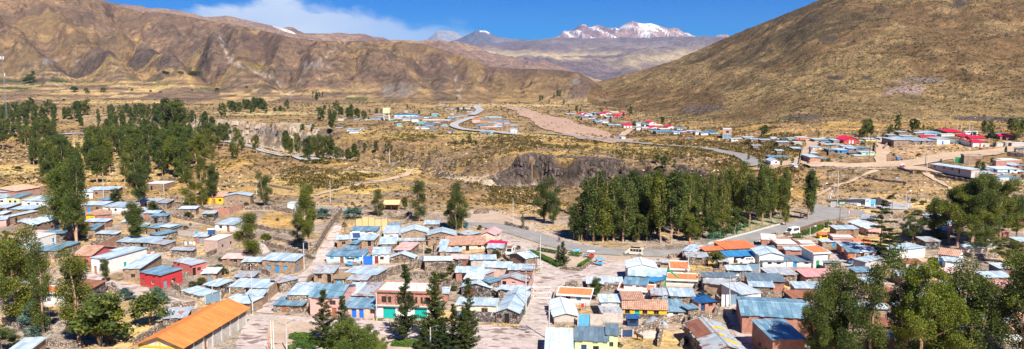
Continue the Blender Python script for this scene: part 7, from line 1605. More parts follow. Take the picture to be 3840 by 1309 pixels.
def mototaxi(t, x, y, rz, roofm, bodym, label):
    g = gp(t, x, y) + Vector((0, 0, .1)); o = thing('mototaxi', label, 'mototaxi', g, rz)
    mb = MB(); mb.m(bodym); mb.hexa([(-1.3, -.62, .35), (.15, -.62, .35), (.15, .62, .35), (-1.3, .62, .35), (-1.3, -.62, 1.0), (.05, -.62, .85), (.05, .62, .85), (-1.3, .62, 1.0)]); mb.build('cabin', parent=o)
    mb = MB(); mb.m(roofm); mb.hexa([(-1.45, -.7, 1.75), (.55, -.62, 1.72), (.55, .62, 1.72), (-1.45, .7, 1.75), (-1.35, -.6, 1.9), (.4, -.5, 1.9), (.4, .5, 1.9), (-1.35, .6, 1.9)]); mb.build('canopy', parent=o)
    mb = MB(); mb.m('steel')
    for xx in (-1.25, .1):
        for yy in (-.58, .58): mb.tube([(xx, yy, .9), (xx, yy, 1.76)], .035, 5)
    mb.build('canopy_frame', parent=o)
    mb = MB(); mb.m('glass'); mb.poly([(.22, -.5, .95), (.22, .5, .95), (.42, .45, 1.7), (.42, -.45, 1.7)]); mb.build('windscreen', parent=o)
    mb = MB(); mb.m('black'); mb.box(-1.05, -.5, -.5, .5, .78, .98); mb.build('seat', parent=o)
    mb = MB(); mb.m('redp' if bodym != 'redp' else 'blue'); mb.tube([(.3, 0, .75), (.75, 0, .82), (1.05, 0, .75)], [.14, .18, .1], 7); mb.build('fuel_tank', parent=o)
    mb = MB(); mb.m('steel'); mb.tube([(1.05, 0, 1.05), (1.35, 0, .3)], .04, 5); mb.tube([(1.0, -.38, 1.08), (1.0, .38, 1.08)], .03, 5); mb.build('fork', parent=o)
    for (xx, yy) in ((-.85, -.62), (-.85, .62), (1.35, 0)): wheel(o, xx, yy, .28, .1)
    return o
mototaxi('9', 300, 100, 2.7, 'skyblue', 'skyblue', 'blue mototaxi with a bright blue canopy at the corner of the garden'); mototaxi('9', 222, 32, 2.9, 'whitep', 'redp', 'dark red mototaxi behind the bench at the garden corner'); mototaxi('5', 105, 590, 0.0, 'black', 'skyblue', 'blue mototaxi with a black canopy beside the pale blue house')
mototaxi('C', 375, 722, -1.6, 'orangep', 'blue', 'mototaxi with an orange topped canopy in the narrow lane'); mototaxi('C', 470, 770, -1.5, 'blue', 'whitep', 'mototaxi with a blue canopy parked by the plastered wall'); mototaxi('X', 548, 550, 3.3, 'blue', 'blue', 'blue mototaxi on the dirt road of the right quarter')
mototaxi('X', 628, 645, 0.1, 'whitep', 'purplep', 'purple mototaxi with a white roof on the dirt road'); mototaxi('V', 1568, 490, 0.0, 'blue', 'skyblue', 'small blue three wheeler on the rubble below the right hill')
def covered_car():
    g = gp('9', 838, 662); o = thing('covered_car', 'car under a crumpled grey cover below the yellow house', 'covered car', g, .05); mb = MB(); mb.m('cloth'); n = 14; prof_ = [.55, 1.0, 1.15, 1.35, 1.65, 1.72, 1.7, 1.6, 1.5, 1.2, 1.08, 1.0, .8, .45]; rg = random.Random(4); ring = []
    for i in range(n): x = -2.3 + 4.6 * i / (n - 1); h_ = prof_[i]; ring.append([Vector((x, y * (.95 + .05 * (z < .2)), z * h_)) + Vector((rg.uniform(-.04, .04),) * 3) for y, z in ((-1.0, 0), (-.98, .5), (-.75, .93), (0, 1.0), (.75, .93), (.98, .5), (1.0, 0))])
    for i in range(n - 1):
        for k in range(6): mb.poly([ring[i][k], ring[i + 1][k], ring[i + 1][k + 1], ring[i][k + 1]])
    mb.poly(ring[0]); mb.poly(ring[-1][::-1]); mb.build('cover', parent=o, smooth=True)
    for x in (-1.4, 1.4): wheel(o, x, -.8, .3)
covered_car()
def bicycle(o, loc):
    b = thing('bicycle', 'bicycle ridden on the far side of the asphalt road', 'bicycle', loc, o); 
    for x in (-.5, .5):
        mb = MB(); mb.m('rubber'); mb.tube([(x + .33 * math.cos(a), 0, .34 + .33 * math.sin(a)) for a in np.linspace(0, 2 * math.pi, 15)], .03, 5, cap=False); mb.build('wheel', parent=b)
    mb = MB(); mb.m('redp')
    for q in (((-.5, 0, .34), (-.1, 0, .35)), ((-.1, 0, .35), (-.2, 0, .85)), ((-.5, 0, .34), (-.2, 0, .8)), ((-.2, 0, .78), (.38, 0, .85)), ((-.1, 0, .35), (.38, 0, .8)), ((.36, 0, .95), (.5, 0, .34))): mb.tube(q, .025, 5)
    mb.build('frame', parent=b); mb = MB(); mb.m('black'); mb.tube([(.3, -.25, 1.0), (.36, 0, .97), (.3, .25, 1.0)], .02, 4); mb.build('handlebar', parent=b); mb = MB(); mb.m('black'); mb.box(-.32, -.08, -.07, .07, .86, .93); mb.build('saddle', parent=b)
# ------------------------------------------------------------------ people and animals
def skin_mesh(name, verts, edges, rad, mat, loc, rz, mats=None, sub=2, parent=None):
    me = bpy.data.meshes.new(name); me.from_pydata(verts, edges, []); o = bpy.data.objects.new(name, me); COL.objects.link(o)
    if parent is None: o.location = loc; o.rotation_euler = (0, 0, rz)
    else: o.parent = parent
    sk = o.modifiers.new('skin', 'SKIN'); sk.use_smooth_shade = True; o.modifiers.new('sub', 'SUBSURF').render_levels = sub; o.modifiers['sub'].levels = sub
    for i, r in enumerate(rad): me.skin_vertices[0].data[i].radius = (r, r) if not hasattr(r, '__len__') else r
    me.skin_vertices[0].data[0].use_root = True; me.materials.append(M[mat]); return o
def person(loc, rz, pose, shirt, trousers, label, hat=None, scale=1.0):
    """one continuous body; clothing and hair as children"""
    if pose == 'sit': hip, kneeL, kneeR, ankL, ankR = (0, 0, .52), (.42, .12, .55), (.42, -.12, .55), (.45, .13, .08), (.45, -.13, .08)
    elif pose == 'ride': hip, kneeL, kneeR, ankL, ankR = (-.2, 0, .98), (.12, .1, .78), (.08, -.1, .95), (.0, .1, .28), (-.1, -.1, .5)
    else: hip, kneeL, kneeR, ankL, ankR = (0, 0, .92), (.04, .1, .5), (-.02, -.1, .5), (.0, .11, .07), (-.1, -.11, .07)
    hx, _, z0 = hip; lean = .25 if pose == 'ride' else .04; ch = (hx + lean, 0, z0 + .42); nk = (hx + lean * 1.15, 0, z0 + .56); hd = (hx + lean * 1.25 + .03, 0, z0 + .70); tp = (hx + lean * 1.25 + .02, 0, z0 + .80)
    if pose == 'ride': hands = [(.38, .22, 1.08), (.38, -.22, 1.08)]; elb = [(.18, .26, 1.18), (.18, -.26, 1.18)]
    elif pose == 'sit': hands = [(.36, .12, .64), (.34, -.1, .64)]; elb = [(.08, .27, z0 + .22), (.08, -.27, z0 + .22)]
    else: hands = [(.1, .26, .84), (.06, -.27, .84)]; elb = [(.0, .27, z0 + .24), (-.02, -.27, z0 + .24)]
    V_ = [hip, (hx + lean * .5, 0, z0 + .22), ch, nk, hd, tp, (hx, .1, z0 - .02), kneeL, ankL, (ankL[0] + .16, ankL[1], ankL[2] - .03), (hx, -.1, z0 - .02), kneeR, ankR, (ankR[0] + .16, ankR[1], ankR[2] - .03), (ch[0], .19, ch[2] + .04), elb[0], hands[0], (ch[0], -.19, ch[2] + .04), elb[1], hands[1]]
    E_ = [(0, 1), (1, 2), (2, 3), (3, 4), (4, 5), (0, 6), (6, 7), (7, 8), (8, 9), (0, 10), (10, 11), (11, 12), (12, 13), (2, 14), (14, 15), (15, 16), (2, 17), (17, 18), (18, 19)]
    R_ = [.13, .12, .145, .055, .095, .07, .085, .06, .042, .04, .085, .06, .042, .04, .06, .042, .035, .06, .042, .035]
    for k, hnd in ((16, hands[0]), (19, hands[1])):                    # palm, four fingers and a thumb
        for j in range(5):
            a = len(V_); dy = (-.03 + .015 * j) if j < 4 else .045; ln = (.07, .085, .08, .065, .05)[j]
            V_.append((hnd[0] + .02, hnd[1] + dy, hnd[2] - ln * .6)); V_.append((hnd[0] + .045, hnd[1] + dy * 1.1, hnd[2] - ln)); E_ += [(k, a), (a, a + 1)]; R_ += [.010, .008]
    b = skin_mesh('person', [tuple(c * scale for c in q) for q in V_], E_, [r * scale for r in R_], 'skin', loc, rz); tag(b, label, 'person')
    sh = [V_[i] for i in (0, 1, 2, 14, 15, 17, 18)]; skin_mesh('shirt', [tuple(c * scale for c in q) for q in sh], [(0, 1), (1, 2), (2, 3), (3, 4), (2, 5), (5, 6)], [r * scale for r in (.15, .15, .17, .085, .06, .085, .06)], shirt, None, 0, parent=b)
    tr = [V_[i] for i in (0, 6, 7, 8, 10, 11, 12)]; skin_mesh('trousers', [tuple(c * scale for c in q) for q in tr], [(0, 1), (1, 2), (2, 3), (0, 4), (4, 5), (5, 6)], [r * scale for r in (.15, .105, .08, .06, .105, .08, .06)], trousers, None, 0, parent=b)
    mb = MB(); mb.m(hat or 'black'); c_ = Vector(tp) * scale
    mb.tube([c_ + Vector((-.015, 0, -.06)) * scale, c_ + Vector((-.015, 0, .0)) * scale, c_ + Vector((-.01, 0, .06)) * scale], [.115 * scale, .11 * scale, .06 * scale], 10)
    if hat: mb.tube([c_ + Vector((0, 0, -.03)) * scale, c_ + Vector((0, 0, -.015)) * scale], .19 * scale, 12)
    mb.build('hat' if hat else 'hair', parent=b, smooth=True); return b
g_ = gp('7', 985, 370) + Vector((0, 0, .12)); rzb = heading(gp('7', 1010, 375), gp('7', 960, 362)); bicycle(rzb, g_); person(g_, rzb, 'ride', 'denim', 'black', 'cyclist in dark clothes riding along the far road edge', None)
def bench(t, x, y, rz, label):
    g = gp(t, x, y); o = thing('park_bench', label, 'bench', g, rz)
    mb = MB(); mb.m('whitep'); mb.box(-.2, .3, -1.2, 1.2, .42, .48); mb.build('seat', parent=o); mb = MB(); mb.m('skyblue'); mb.box(-.28, -.22, -1.2, 1.2, .5, 1.0); mb.build('backrest', parent=o)
    for y_ in (-1.05, 1.05): mb = MB(); mb.m('concrete'); mb.box(-.18, .28, y_ - .08, y_ + .08, 0, .417); mb.build('leg', parent=o)
g_ = gp('7', 1140, 468); bench('7', 1140, 468, 2.0, 'white and blue bench at the road corner of the garden'); dr = Vector((-math.sin(2.0), math.cos(2.0), 0))
person(g_ + dr * .55, 2.0, 'sit', 'yellowp', 'denim', 'person in a yellow shirt sitting on the bench by the road'); person(g_ - dr * .55, 2.0, 'sit', 'whitep', 'blue', 'person in a white top sitting on the bench by the road')
person(gp('A', 65, 410), 2.5, 'stand', 'orangep', 'orangep', 'person in orange with a yellow hat standing at the edge of the grove', 'yellowp', 1.25); person(gp('2', 225, 342), -1, 'stand', 'denim', 'black', 'person in dark blue standing on the rubble between the left trees'); person(gp('A', 1098, 140) + Vector((0, 0, 0)), -2, 'stand', 'whitep', 'black', 'person in white and black at the edge of the junction'); person(gp('5', 640, 75), -1.5, 'stand', 'blue', 'denim', 'person in a blue jacket on the slope beside the straw shelter'); person(gp('5', 555, 65), -1.5, 'stand', 'grass', 'black', 'person in green on the slope beside the straw shelter')
person(gp('2', 405, 120), 0, 'stand', 'skyblue', 'denim', 'person in light blue with a pale hat beside the flat roofed white house', 'whitep'); person(gp('X', 1655, 385), 0, 'stand', 'whitep', 'denim', 'person in white standing beside a crimson roofed house')
def donkey():
    g = gp('9', 690, 800); V_ = [(-.45, 0, 1.0), (0, 0, .98), (.4, 0, 1.02), (.62, 0, 1.25), (.78, 0, 1.45), (.98, 0, 1.35), (1.12, 0, 1.2), (-.6, 0, .95), (-.68, 0, .6), (-.66, 0, .42)]
    E_ = [(0, 1), (1, 2), (2, 3), (3, 4), (4, 5), (5, 6), (0, 7), (7, 8), (8, 9)]; R_ = [.24, .26, .25, .15, .13, .10, .075, .1, .03, .045]
    for sx, y in ((.42, .14), (.40, -.14)): n = len(V_); V_ += [(sx, y, .75), (sx + .02, y, .42), (sx, y, .08), (sx + .04, y, .02)]; E_ += [(2, n), (n, n + 1), (n + 1, n + 2), (n + 2, n + 3)]; R_ += [.1, .055, .04, .055]
    for sx, y in ((-.5, .15), (-.47, -.15)): n = len(V_); V_ += [(sx + .08, y, .72), (sx - .1, y, .46), (sx - .04, y, .08), (sx, y, .02)]; E_ += [(0, n), (n, n + 1), (n + 1, n + 2), (n + 2, n + 3)]; R_ += [.14, .06, .04, .055]
    for y in (.07, -.07): n = len(V_); V_ += [(.76, y, 1.6), (.72, y * 1.6, 1.78)]; E_ += [(4, n), (n, n + 1)]; R_ += [.04, .02]
    o = skin_mesh('donkey', V_, E_, R_, 'fur', g, 2.75); tag(o, 'dark brown donkey standing in the dry yard below the yellow house', 'donkey')
donkey()
# ------------------------------------------------------------------ signs, court, odds and ends
def sign(t, x0, x1, y0, y1, yb, mat, name, label, cat='sign', draw=None, posts=2):
    a, b = gp(t, x0, yb), gp(t, x1, yb); a.y = b.y = (a.y + b.y) / 2; L = (b - a).length; s, k = ray(*px(t, x0, y0)); zt = H + k * a.y - a.z; s, k = ray(*px(t, x0, y1)); zb_ = max(.1, H + k * a.y - a.z)
    o = thing(name, label, cat, a); mb = MB(); mb.m(mat); mb.box(0, L, -.04, .04, zb_, zt); mb.build('panel', parent=o)
    if posts:
        for x in (.15 * L, .85 * L): mb = MB(); mb.m('steel' if mat != 'stone' else 'concrete'); mb.tube([(x, .08, -.2), (x, .08, zt - .05)], .06, 5); mb.build('post', parent=o)
    if draw: draw(o, L, zb_, zt)
    return o
def lines(n, mat='whitep'):
    def f(o, L, z0, z1):
        rg = random.Random(n); hh = (z1 - z0) / (n + .6)
        for i in range(n):
            mb = MB(); mb.m(mat); x = L * .08; z = z1 - hh * (i + .95)
            while x < L * .9: w_ = rg.uniform(.05, .13) * L; mb.box(x, min(x + w_, L * .93), -.055, -.045, z, z + hh * .5); x += w_ + .03 * L
            mb.build('lettering', parent=o)
    return f
sign('C', 262, 320, 140, 168, 198, 'sign', 'road_sign', 'green road sign with white lettering at the junction', draw=lines(2)); sign('C', 360, 398, 147, 168, 205, 'navyd', 'road_sign', 'small dark blue sign beside the green road sign', draw=lines(2)); sign('C', 430, 463, 155, 180, 213, 'whitep', 'notice_board', 'small white notice board between the dark sign and the billboard', draw=lines(3, 'skyblue'))
def photo_ad(o, L, z0, z1):
    for i, (a, b, c, d, m_) in enumerate(((.02, .55, .05, .5, 'paleblue'), (.5, .98, .3, .95, 'skyblue'), (.55, .9, .02, .3, 'blue'), (.05, .4, .6, .92, 'skyblue'))): mb = MB(); mb.m(m_); mb.box(a * L, b * L, -.05 - .003 * i, -.045 - .003 * i, z0 + c * (z1 - z0), z0 + d * (z1 - z0)); mb.build('picture', parent=o)
sign('C', 505, 597, 120, 180, 215, 'whitep', 'billboard', 'large white and blue billboard in front of the court', 'billboard', photo_ad); sign('C', 173, 248, 140, 190, 195, 'block', 'sign_wall', 'low grey wall with worn lettering at the junction', 'sign', lines(2, 'greygate'), 0); sign('E', 88, 122, 57, 80, 118, 'navyd', 'road_sign', 'dark blue sign alone on the dry slope above the court', draw=lines(2))
sign('W', 650, 672, -100, -100, 0, 'blue', 'road_sign', 'tiny') if False else None
sign('V', 648, 670, 437, 452, 480, 'blue', 'road_sign', 'small blue sign beside the end of the gravel runway'); sign('5', 0, 62, 345, 375, 385, 'grass', 'shop_sign', 'green lettered shop sign on the lower left house of the terraces', draw=lines(1), posts=0)
sign('8', 0, 1, 0, 1, 2, 'blue', 'x', 'y') if False else None
def box_house(t, x0, x1, yb, yt, mat, roofm, name, label, cat):
    a, b = gp(t, x0, yb), gp(t, x1, yb); L = (b - a).length; s, k = ray(*px(t, x0, yt)); h_ = H + k * a.y - a.z; o = thing(name, label, cat, a, math.atan2(b.y - a.y, b.x - a.x)); mb = MB(); mb.m(mat); mb.box(0, L, 0, L, -.3, h_); mb.build('wall', parent=o); mb = MB(); mb.m(roofm); mb.hexa([(-.2, -.3, h_ + .01), (L + .2, -.3, h_ + .01), (L + .2, L + .2, h_ + .2), (-.2, L + .2, h_ + .2), (-.2, -.3, h_ + .08), (L + .2, -.3, h_ + .08), (L + .2, L + .2, h_ + .27), (-.2, L + .2, h_ + .27)]); mb.build('roof', parent=o)
    mb = MB(); mb.m('black'); mb.box(L * .2, L * .8, -.03, -.003, h_ * .45, h_ * .85); mb.build('opening_shade', parent=o)  # black slab on the wall, painted shade of an opening
box_house('C', 15, 55, 145, 92, 'darkstone', 'navy', 'guard_cabin', 'small dark guard cabin with a blue roof at the junction', 'cabin'); box_house('C', 84, 170, 488, 448, 'yellowp', 'orange', 'kiosk', 'yellow kiosk with an orange roof behind the paling fence', 'kiosk'); box_house('T', 0, 1, 0, 1, 'white', 'tin', 'x', 'y', 'z') if False else None
box_house('V', 678, 716, 486, 450, 'whitep', 'tinwhite', 'kiosk', 'small white cabin at the end of the gravel runway', 'cabin'); box_house('7', 108, 142, 235, 182, 'blue', 'tin', 'privy', 'narrow bright blue privy beside the large double tree', 'privy'); box_house('W', 1530, 1548, 460, 420, 'grass', 'green', 'privy', 'narrow green privy in the right quarter', 'privy'); box_house('9', 578, 680, 668, 595, 'navyd', 'navy', 'market_stall', 'dark blue covered stall beside the teal door', 'stall')
def heap(t, x, y, rx, ry, hh, mat, name, label, cat):
    g = gp(t, x, y); bm = bmesh.new(); bmesh.ops.create_grid(bm, x_segments=18, y_segments=18, size=1); rg = random.Random(int(x))
    for v_ in bm.verts: r = math.hypot(v_.co.x, v_.co.y); v_.co = Vector((v_.co.x * rx, v_.co.y * ry, max(-.3, hh * (1 - r) + rg.uniform(-.08, .08) * hh)))
    me = bpy.data.meshes.new(name); bm.to_mesh(me); bm.free(); me.materials.append(M[mat]); o = bpy.data.objects.new(name, me); COL.objects.link(o); o.location = g; tag(o, label, cat)
heap('C', 610, 162, 7, 5, 2.6, 'blackheap', 'gravel_heap', 'large heap of black gravel behind the billboard', 'heap'); heap('C', 450, 140, 12, 5, 1.0, 'blackheap', 'gravel_heap', 'low spread of black gravel left of the billboard', 'heap'); heap('9', 790, 745, 2.6, 2.2, .9, 'flat', 'cement_heap', 'pale grey heap beside the donkey', 'heap'); heap('W', 1340, 540, 9, 6, 1.2, 'dirt', 'earth_heap', 'pale earth heap beside the dirt road', 'heap')
def hoop(t, x, yb, h_, rz, label):
    g = gp(t, x, yb); o = thing('basketball_hoop', label, 'hoop', g, rz); mb = MB(); mb.m('whitep')
    for y in (-.8, .8): mb.tube([(0, y, 0), (1.4, 0, h_)], .07, 5); mb.tube([(0, y, 0), (1.9, y, 0)], .05, 5); mb.tube([(1.9, y, 0), (1.4, 0, h_ * .8)], .05, 5)
    mb.build('stand', parent=o); mb = MB(); mb.m('whitep'); mb.box(1.4, 1.48, -.9, .9, h_ - .5, h_ + .6); mb.build('backboard', parent=o); mb = MB(); mb.m('redp'); mb.tube([(1.75 + .23 * math.cos(a), .23 * math.sin(a), h_ - .3) for a in np.linspace(0, 6.28, 10)], .03, 4); mb.build('ring', parent=o)
hoop('C', 170, 112, 3.6, .2, 'white basketball hoop at the near end of the court'); hoop('C', 940, 195, 3.4, 3.3, 'white basketball hoop at the far right end of the court')
def laundry(t, a, b, label, cols, seed):
    A, B = gp(t, *a), gp(t, *b); L = (B - A).length; rg = random.Random(seed); o = thing('clothesline', label, 'clothesline', A, math.atan2(B.y - A.y, B.x - A.x)); mb = MB(); mb.m('wire'); mb.tube([(0, 0, 1.7), (L / 2, 0, 1.6), (L, 0, 1.7)], .015, 3); mb.build('line', parent=o)
    for x in (0, L): mb = MB(); mb.m('timber'); mb.tube([(x, 0, -.2), (x, 0, 1.8)], .05, 5); mb.build('post', parent=o)
    x = .3
    while x < L - .7:
        w_ = rg.uniform(.4, .9); l_ = rg.uniform(.5, 1.0); mb = MB(); mb.m(rg.choice(cols)); mb.hexa([(x, -.03, 1.62 - l_), (x + w_, .02, 1.62 - l_ * .95), (x + w_, .05, 1.62 - l_ * .95), (x, .0, 1.62 - l_), (x, -.015, 1.63), (x + w_, -.015, 1.63), (x + w_, .015, 1.63), (x, .015, 1.63)]); mb.build('garment', parent=o); x += w_ + rg.uniform(.1, .5)
CO = ['redp', 'pinkp', 'whitep', 'blue', 'purplep', 'whitep', 'teal', 'navyd']
laundry('1', (1015, 770), (1110, 745), 'clothesline with red and purple clothes beside the long tin roof', CO, 1); laundry('B', (1080, 740), (1185, 735), 'clothesline with blue and white cloths right of the large brick house', ['blue', 'whitep', 'redp', 'skyblue'], 2); laundry('5', (375, 262), (425, 250), 'clothesline with blue clothes at the end of the straw fence', ['blue', 'redp', 'whitep'], 3); laundry('C', (185, 450), (300, 455), 'clothesline with dark clothes behind the yellow kiosk', CO, 4)
laundry('9', (135, 530), (190, 520), 'short clothesline above the light blue gate', CO, 5); laundry('5', (180, 478), (300, 478), 'clothesline with a bright pink cloth above the blue gate', ['pinkp', 'pinkp', 'teal'], 6); laundry('A', (820, 335), (880, 330), 'clothesline with red cloths on the flat roofed block', ['redp', 'blue', 'black'], 7); laundry('3', (100, 660), (190, 660), 'clothesline with white linen on the slope', ['whitep', 'whitep', 'blue'], 8); laundry('4', (400, 480), (440, 440), 'clothesline with blue and pink clothes by the long white house', CO, 9); laundry('1', (1120, 750), (1175, 730), 'second clothesline heaped with white and red cloths', CO, 10)
def tyre(p, label, group):
    mb = MB(); mb.m('rubber'); mb.tube([(.33 * math.cos(a), .33 * math.sin(a), .1) for a in np.linspace(0, 2 * math.pi, 15)], .11, 6, cap=False); o = mb.build('tyre', loc=p, smooth=True); tag(o, label, 'tyre', group)
for x_, y_ in ((790, 312), (848, 330), (897, 327), (818, 344), (788, 328), (897, 345)): q_ = at_z(*px('5', x_, y_), 2.95); tyre(q_, 'old tyre lying on the long tin roof of the middle terrace', 'tyres holding down a tin roof')
for x_, y_ in ((175, 345), (205, 340), (190, 355), (160, 365), (215, 352)): q_ = at_z(*px('B', x_, y_), 2.75); tyre(q_, 'old tyre on the tin roof behind the navy roof', 'tyres on the roof by the navy house')
def solar(t, x, y, z, label):
    q = at_z(*px(t, x, y), z); o = thing('solar_water_heater', label, 'water heater', q, .3); mb = MB(); mb.m('navyd'); mb.hexa([(-1, -.8, .1), (1, -.8, .1), (1, .8, 1.1), (-1, .8, 1.1), (-1, -.85, .2), (1, -.85, .2), (1, .75, 1.2), (-1, .75, 1.2)]); mb.build('collector', parent=o); mb = MB(); mb.m('whitep'); mb.tube([(-1.1, .9, 1.35), (1.1, .9, 1.35)], .25, 10); mb.build('tank', parent=o); mb = MB(); mb.m('steel')
    for xx in (-.9, .9): mb.tube([(xx, .9, 0), (xx, .9, 1.2)], .04, 4)
    mb.build('stand', parent=o)
solar('3', 310, 562, 3.6, 'solar water heater on the pale brick flat roof'); solar('5', 140, 325, 2.9, 'solar water heater with dark tubes left of the terrace houses'); solar('B', 115, 340, 2.7, 'solar collector on the roof beside the navy house') if False else None
def slide():
    q = at_z(*px('9', 950, 215), 3.0); o = thing('playground_slide', 'green playground slide stored on the orange and white house', 'slide', q, -.3); mb = MB(); mb.m('grass'); mb.hexa([(0, -.25, 1.8), (.3, -.25, 1.9), (2.6, -.25, .2), (2.4, -.25, 0), (0, .25, 1.8), (.3, .25, 1.9), (2.6, .25, .2), (2.4, .25, 0)]); mb.build('chute', parent=o); mb = MB(); mb.m('grass')
    for y in (-.3, .3): mb.tube([(-.3, y, 0), (0, y, 2.2)], .06, 5)
    for i in range(5): mb.tube([(-.27 + i * .05, -.3, .3 + i * .35), (-.27 + i * .05, .3, .3 + i * .35)], .03, 4)
    mb.build('ladder', parent=o)
slide()
def flag():
    g = TOPS[16]; o = thing('flag', 'small red and white flag on the dark pole at the school corner', 'flag', g + Vector((2.6, .2, -1.6)))
    for i, m_ in enumerate(('redp', 'whitep', 'redp')): mb = MB(); mb.m(m_); mb.hexa([(i * .3, -.01, -.5 + .04 * i), (i * .3 + .3, -.01, -.54 + .04 * i), (i * .3 + .3, .01, -.54 + .04 * i), (i * .3, .01, -.5 + .04 * i), (i * .3, -.01, .3), (i * .3 + .3, -.01, .27), (i * .3 + .3, .01, .27), (i * .3, .01, .3)]); mb.build('stripe', parent=o)
    mb = MB(); mb.m('steel'); mb.tube([(-.02, 0, -2.2), (-.02, 0, .4)], .03, 4); mb.build('staff', parent=o)
flag()
for i_, (t_, x_, y_, lb_) in enumerate((('5', 215, 62, 'rough wooden table on the slope left of the straw shelter'), ('5', 410, 118, 'long wooden table below the straw shelter'), ('5', 230, 118, 'small wooden table beside the stone terrace'))):
    g = gp(t_, x_, y_); o = thing('wooden_table', lb_, 'table', g); mb = MB(); mb.m('timber'); mb.box(-1.2, 1.2, -.4, .4, .72, .8); mb.build('table_top', parent=o)
    for a in (-1, 1):
        for b in (-.3, .3): mb = MB(); mb.m('timber'); mb.box(a - .05, a + .05, b - .05, b + .05, 0, .717); mb.build('leg', parent=o)
# ------------------------------------------------------------------ what nobody could count: scrub, dry tufts, rubble
OCC = np.zeros((620, 640), bool)                      # 1 m cells: x -320..320, y 110..730; True where nothing may lie
def occ_poly(P):
    P = [(p[0], p[1]) for p in P]; xs = [p[0] for p in P]; ys = [p[1] for p in P]
    x0, x1, y0, y1 = max(-320, int(min(xs)) - 1), min(319, int(max(xs)) + 2), max(110, int(min(ys)) - 1), min(729, int(max(ys)) + 2)
    if x1 <= x0 or y1 <= y0: return
    gx, gy = np.meshgrid(np.arange(x0, x1) + .5, np.arange(y0, y1) + .5); ins = np.zeros(gx.shape, bool)
    for i in range(len(P)):
        ax, ay = P[i]; bx, by = P[(i + 1) % len(P)]
        c = ((ay > gy) != (by > gy)) & (gx < (bx - ax) * (gy - ay) / (by - ay + 1e-9) + ax); ins ^= c
    OCC[y0 - 110:y1 - 110, x0 + 320:x1 + 320] |= ins
for h_ in HOUSES:
    A, ex, ey, W_, D_ = h_['A'], h_['ex'], h_['ey'], h_['W'] + .6, h_['D'] + .6; A = A - (ex + ey) * .3
    occ_poly([A, A + ex * W_, A + ex * W_ + ey * D_, A + ey * D_])
for o in list(COL.objects):
    if o.get('kind') == 'structure' and o.name not in ('ground', 'dusty_verge', 'gravel_runway') and o.type == 'MESH':
        for p in o.data.polygons: occ_poly([o.data.vertices[i].co for i in p.vertices])
def clear_box(x, y, r):
    j, i = int(x + 320), int(y - 110); r = int(r + .5)
    return 0 < i - r and i + r < 620 and 0 < j - r and j + r < 640 and not OCC[i - r:i + r + 1, j - r:j + r + 1].any()
frg = random.Random(31); nsh = 0
for _ in range(2600):
    if nsh >= 50: break
    u, v = frg.choice(((frg.uniform(-20, 1150), frg.uniform(800, 1120)), (frg.uniform(1240, 2000), frg.uniform(860, 1180)), (frg.uniform(2180, 3300), frg.uniform(960, 1309)), (frg.uniform(2900, 3840), frg.uniform(860, 1309)), (frg.uniform(640, 1000), frg.uniform(1000, 1200))))
    p = at_z(u, v, 0)
    if p.y > 285 or (300 < u < 640 and v > 1130) or (2280 < u < 2730 and v > 1130) or (3200 < u < 3420 and 860 < v < 960) or (950 < u < 1160 and v < 900) or not clear_box(p.x, p.y, 3.2): continue
    W_, D_ = frg.uniform(3.2, 7), frg.uniform(3, 5); a_ = at_z(u, v, 0); b_ = a_ + Vector((W_, frg.uniform(-.5, .5), 0)); hh = frg.uniform(1.9, 2.6)
    def pj(q, z): kk = (z - H) / q.y; d = (kk * CP + SP) / (CP - kk * SP); return (1920 + FPX * q.x / q.y * (CP + d * SP), 654.5 - FPX * d)
    c_ = a_ + Vector((0, D_, 0)); n0 = len(HOUSES)
    house('P', 'S', pj(a_, hh), pj(b_, hh), pj(c_, hh + .3), hh, .3, frg.choice(['tin', 'tin', 'tin', 'tinold', 'tinwhite', 'tinwhite', 'tinblue', 'rust', 'pinktin']), frg.choice(['stone', 'stone', 'adobe', 'adobe', 'brick', 'plaster', 'darkstone']), frg.choice(['fd.30dark', 'fd.70wood', 'fw.50dark', 'fd.50greygate', '']), cat='shed')
    h_ = HOUSES[-1]; A, ex, ey = h_['A'], h_['ex'], h_['ey']; occ_poly([A - (ex + ey) * 1.2, A + ex * (h_['W'] + 1.2) - ey * 1.2, A + ex * (h_['W'] + 1.2) + ey * (h_['D'] + 1.2), A - ex * 1.2 + ey * (h_['D'] + 1.2)]); nsh += 1
    if frg.random() < .45: q0 = A - ex * .3 - ey * .5; q1 = q0 - ey * frg.uniform(2, 4); q2 = q1 + ex * frg.uniform(4, 8); ruwall('P', 1.2, [pj(q0, 0), pj(q1, 0), pj(q2, 0)])
def free(x, y):
    i = np.clip((y - 110).astype(int), 0, 619); j = np.clip((x + 320).astype(int), 0, 639)
    inside = (x > -320) & (x < 319) & (y > 110) & (y < 729); return ~(OCC[i, j] & inside)
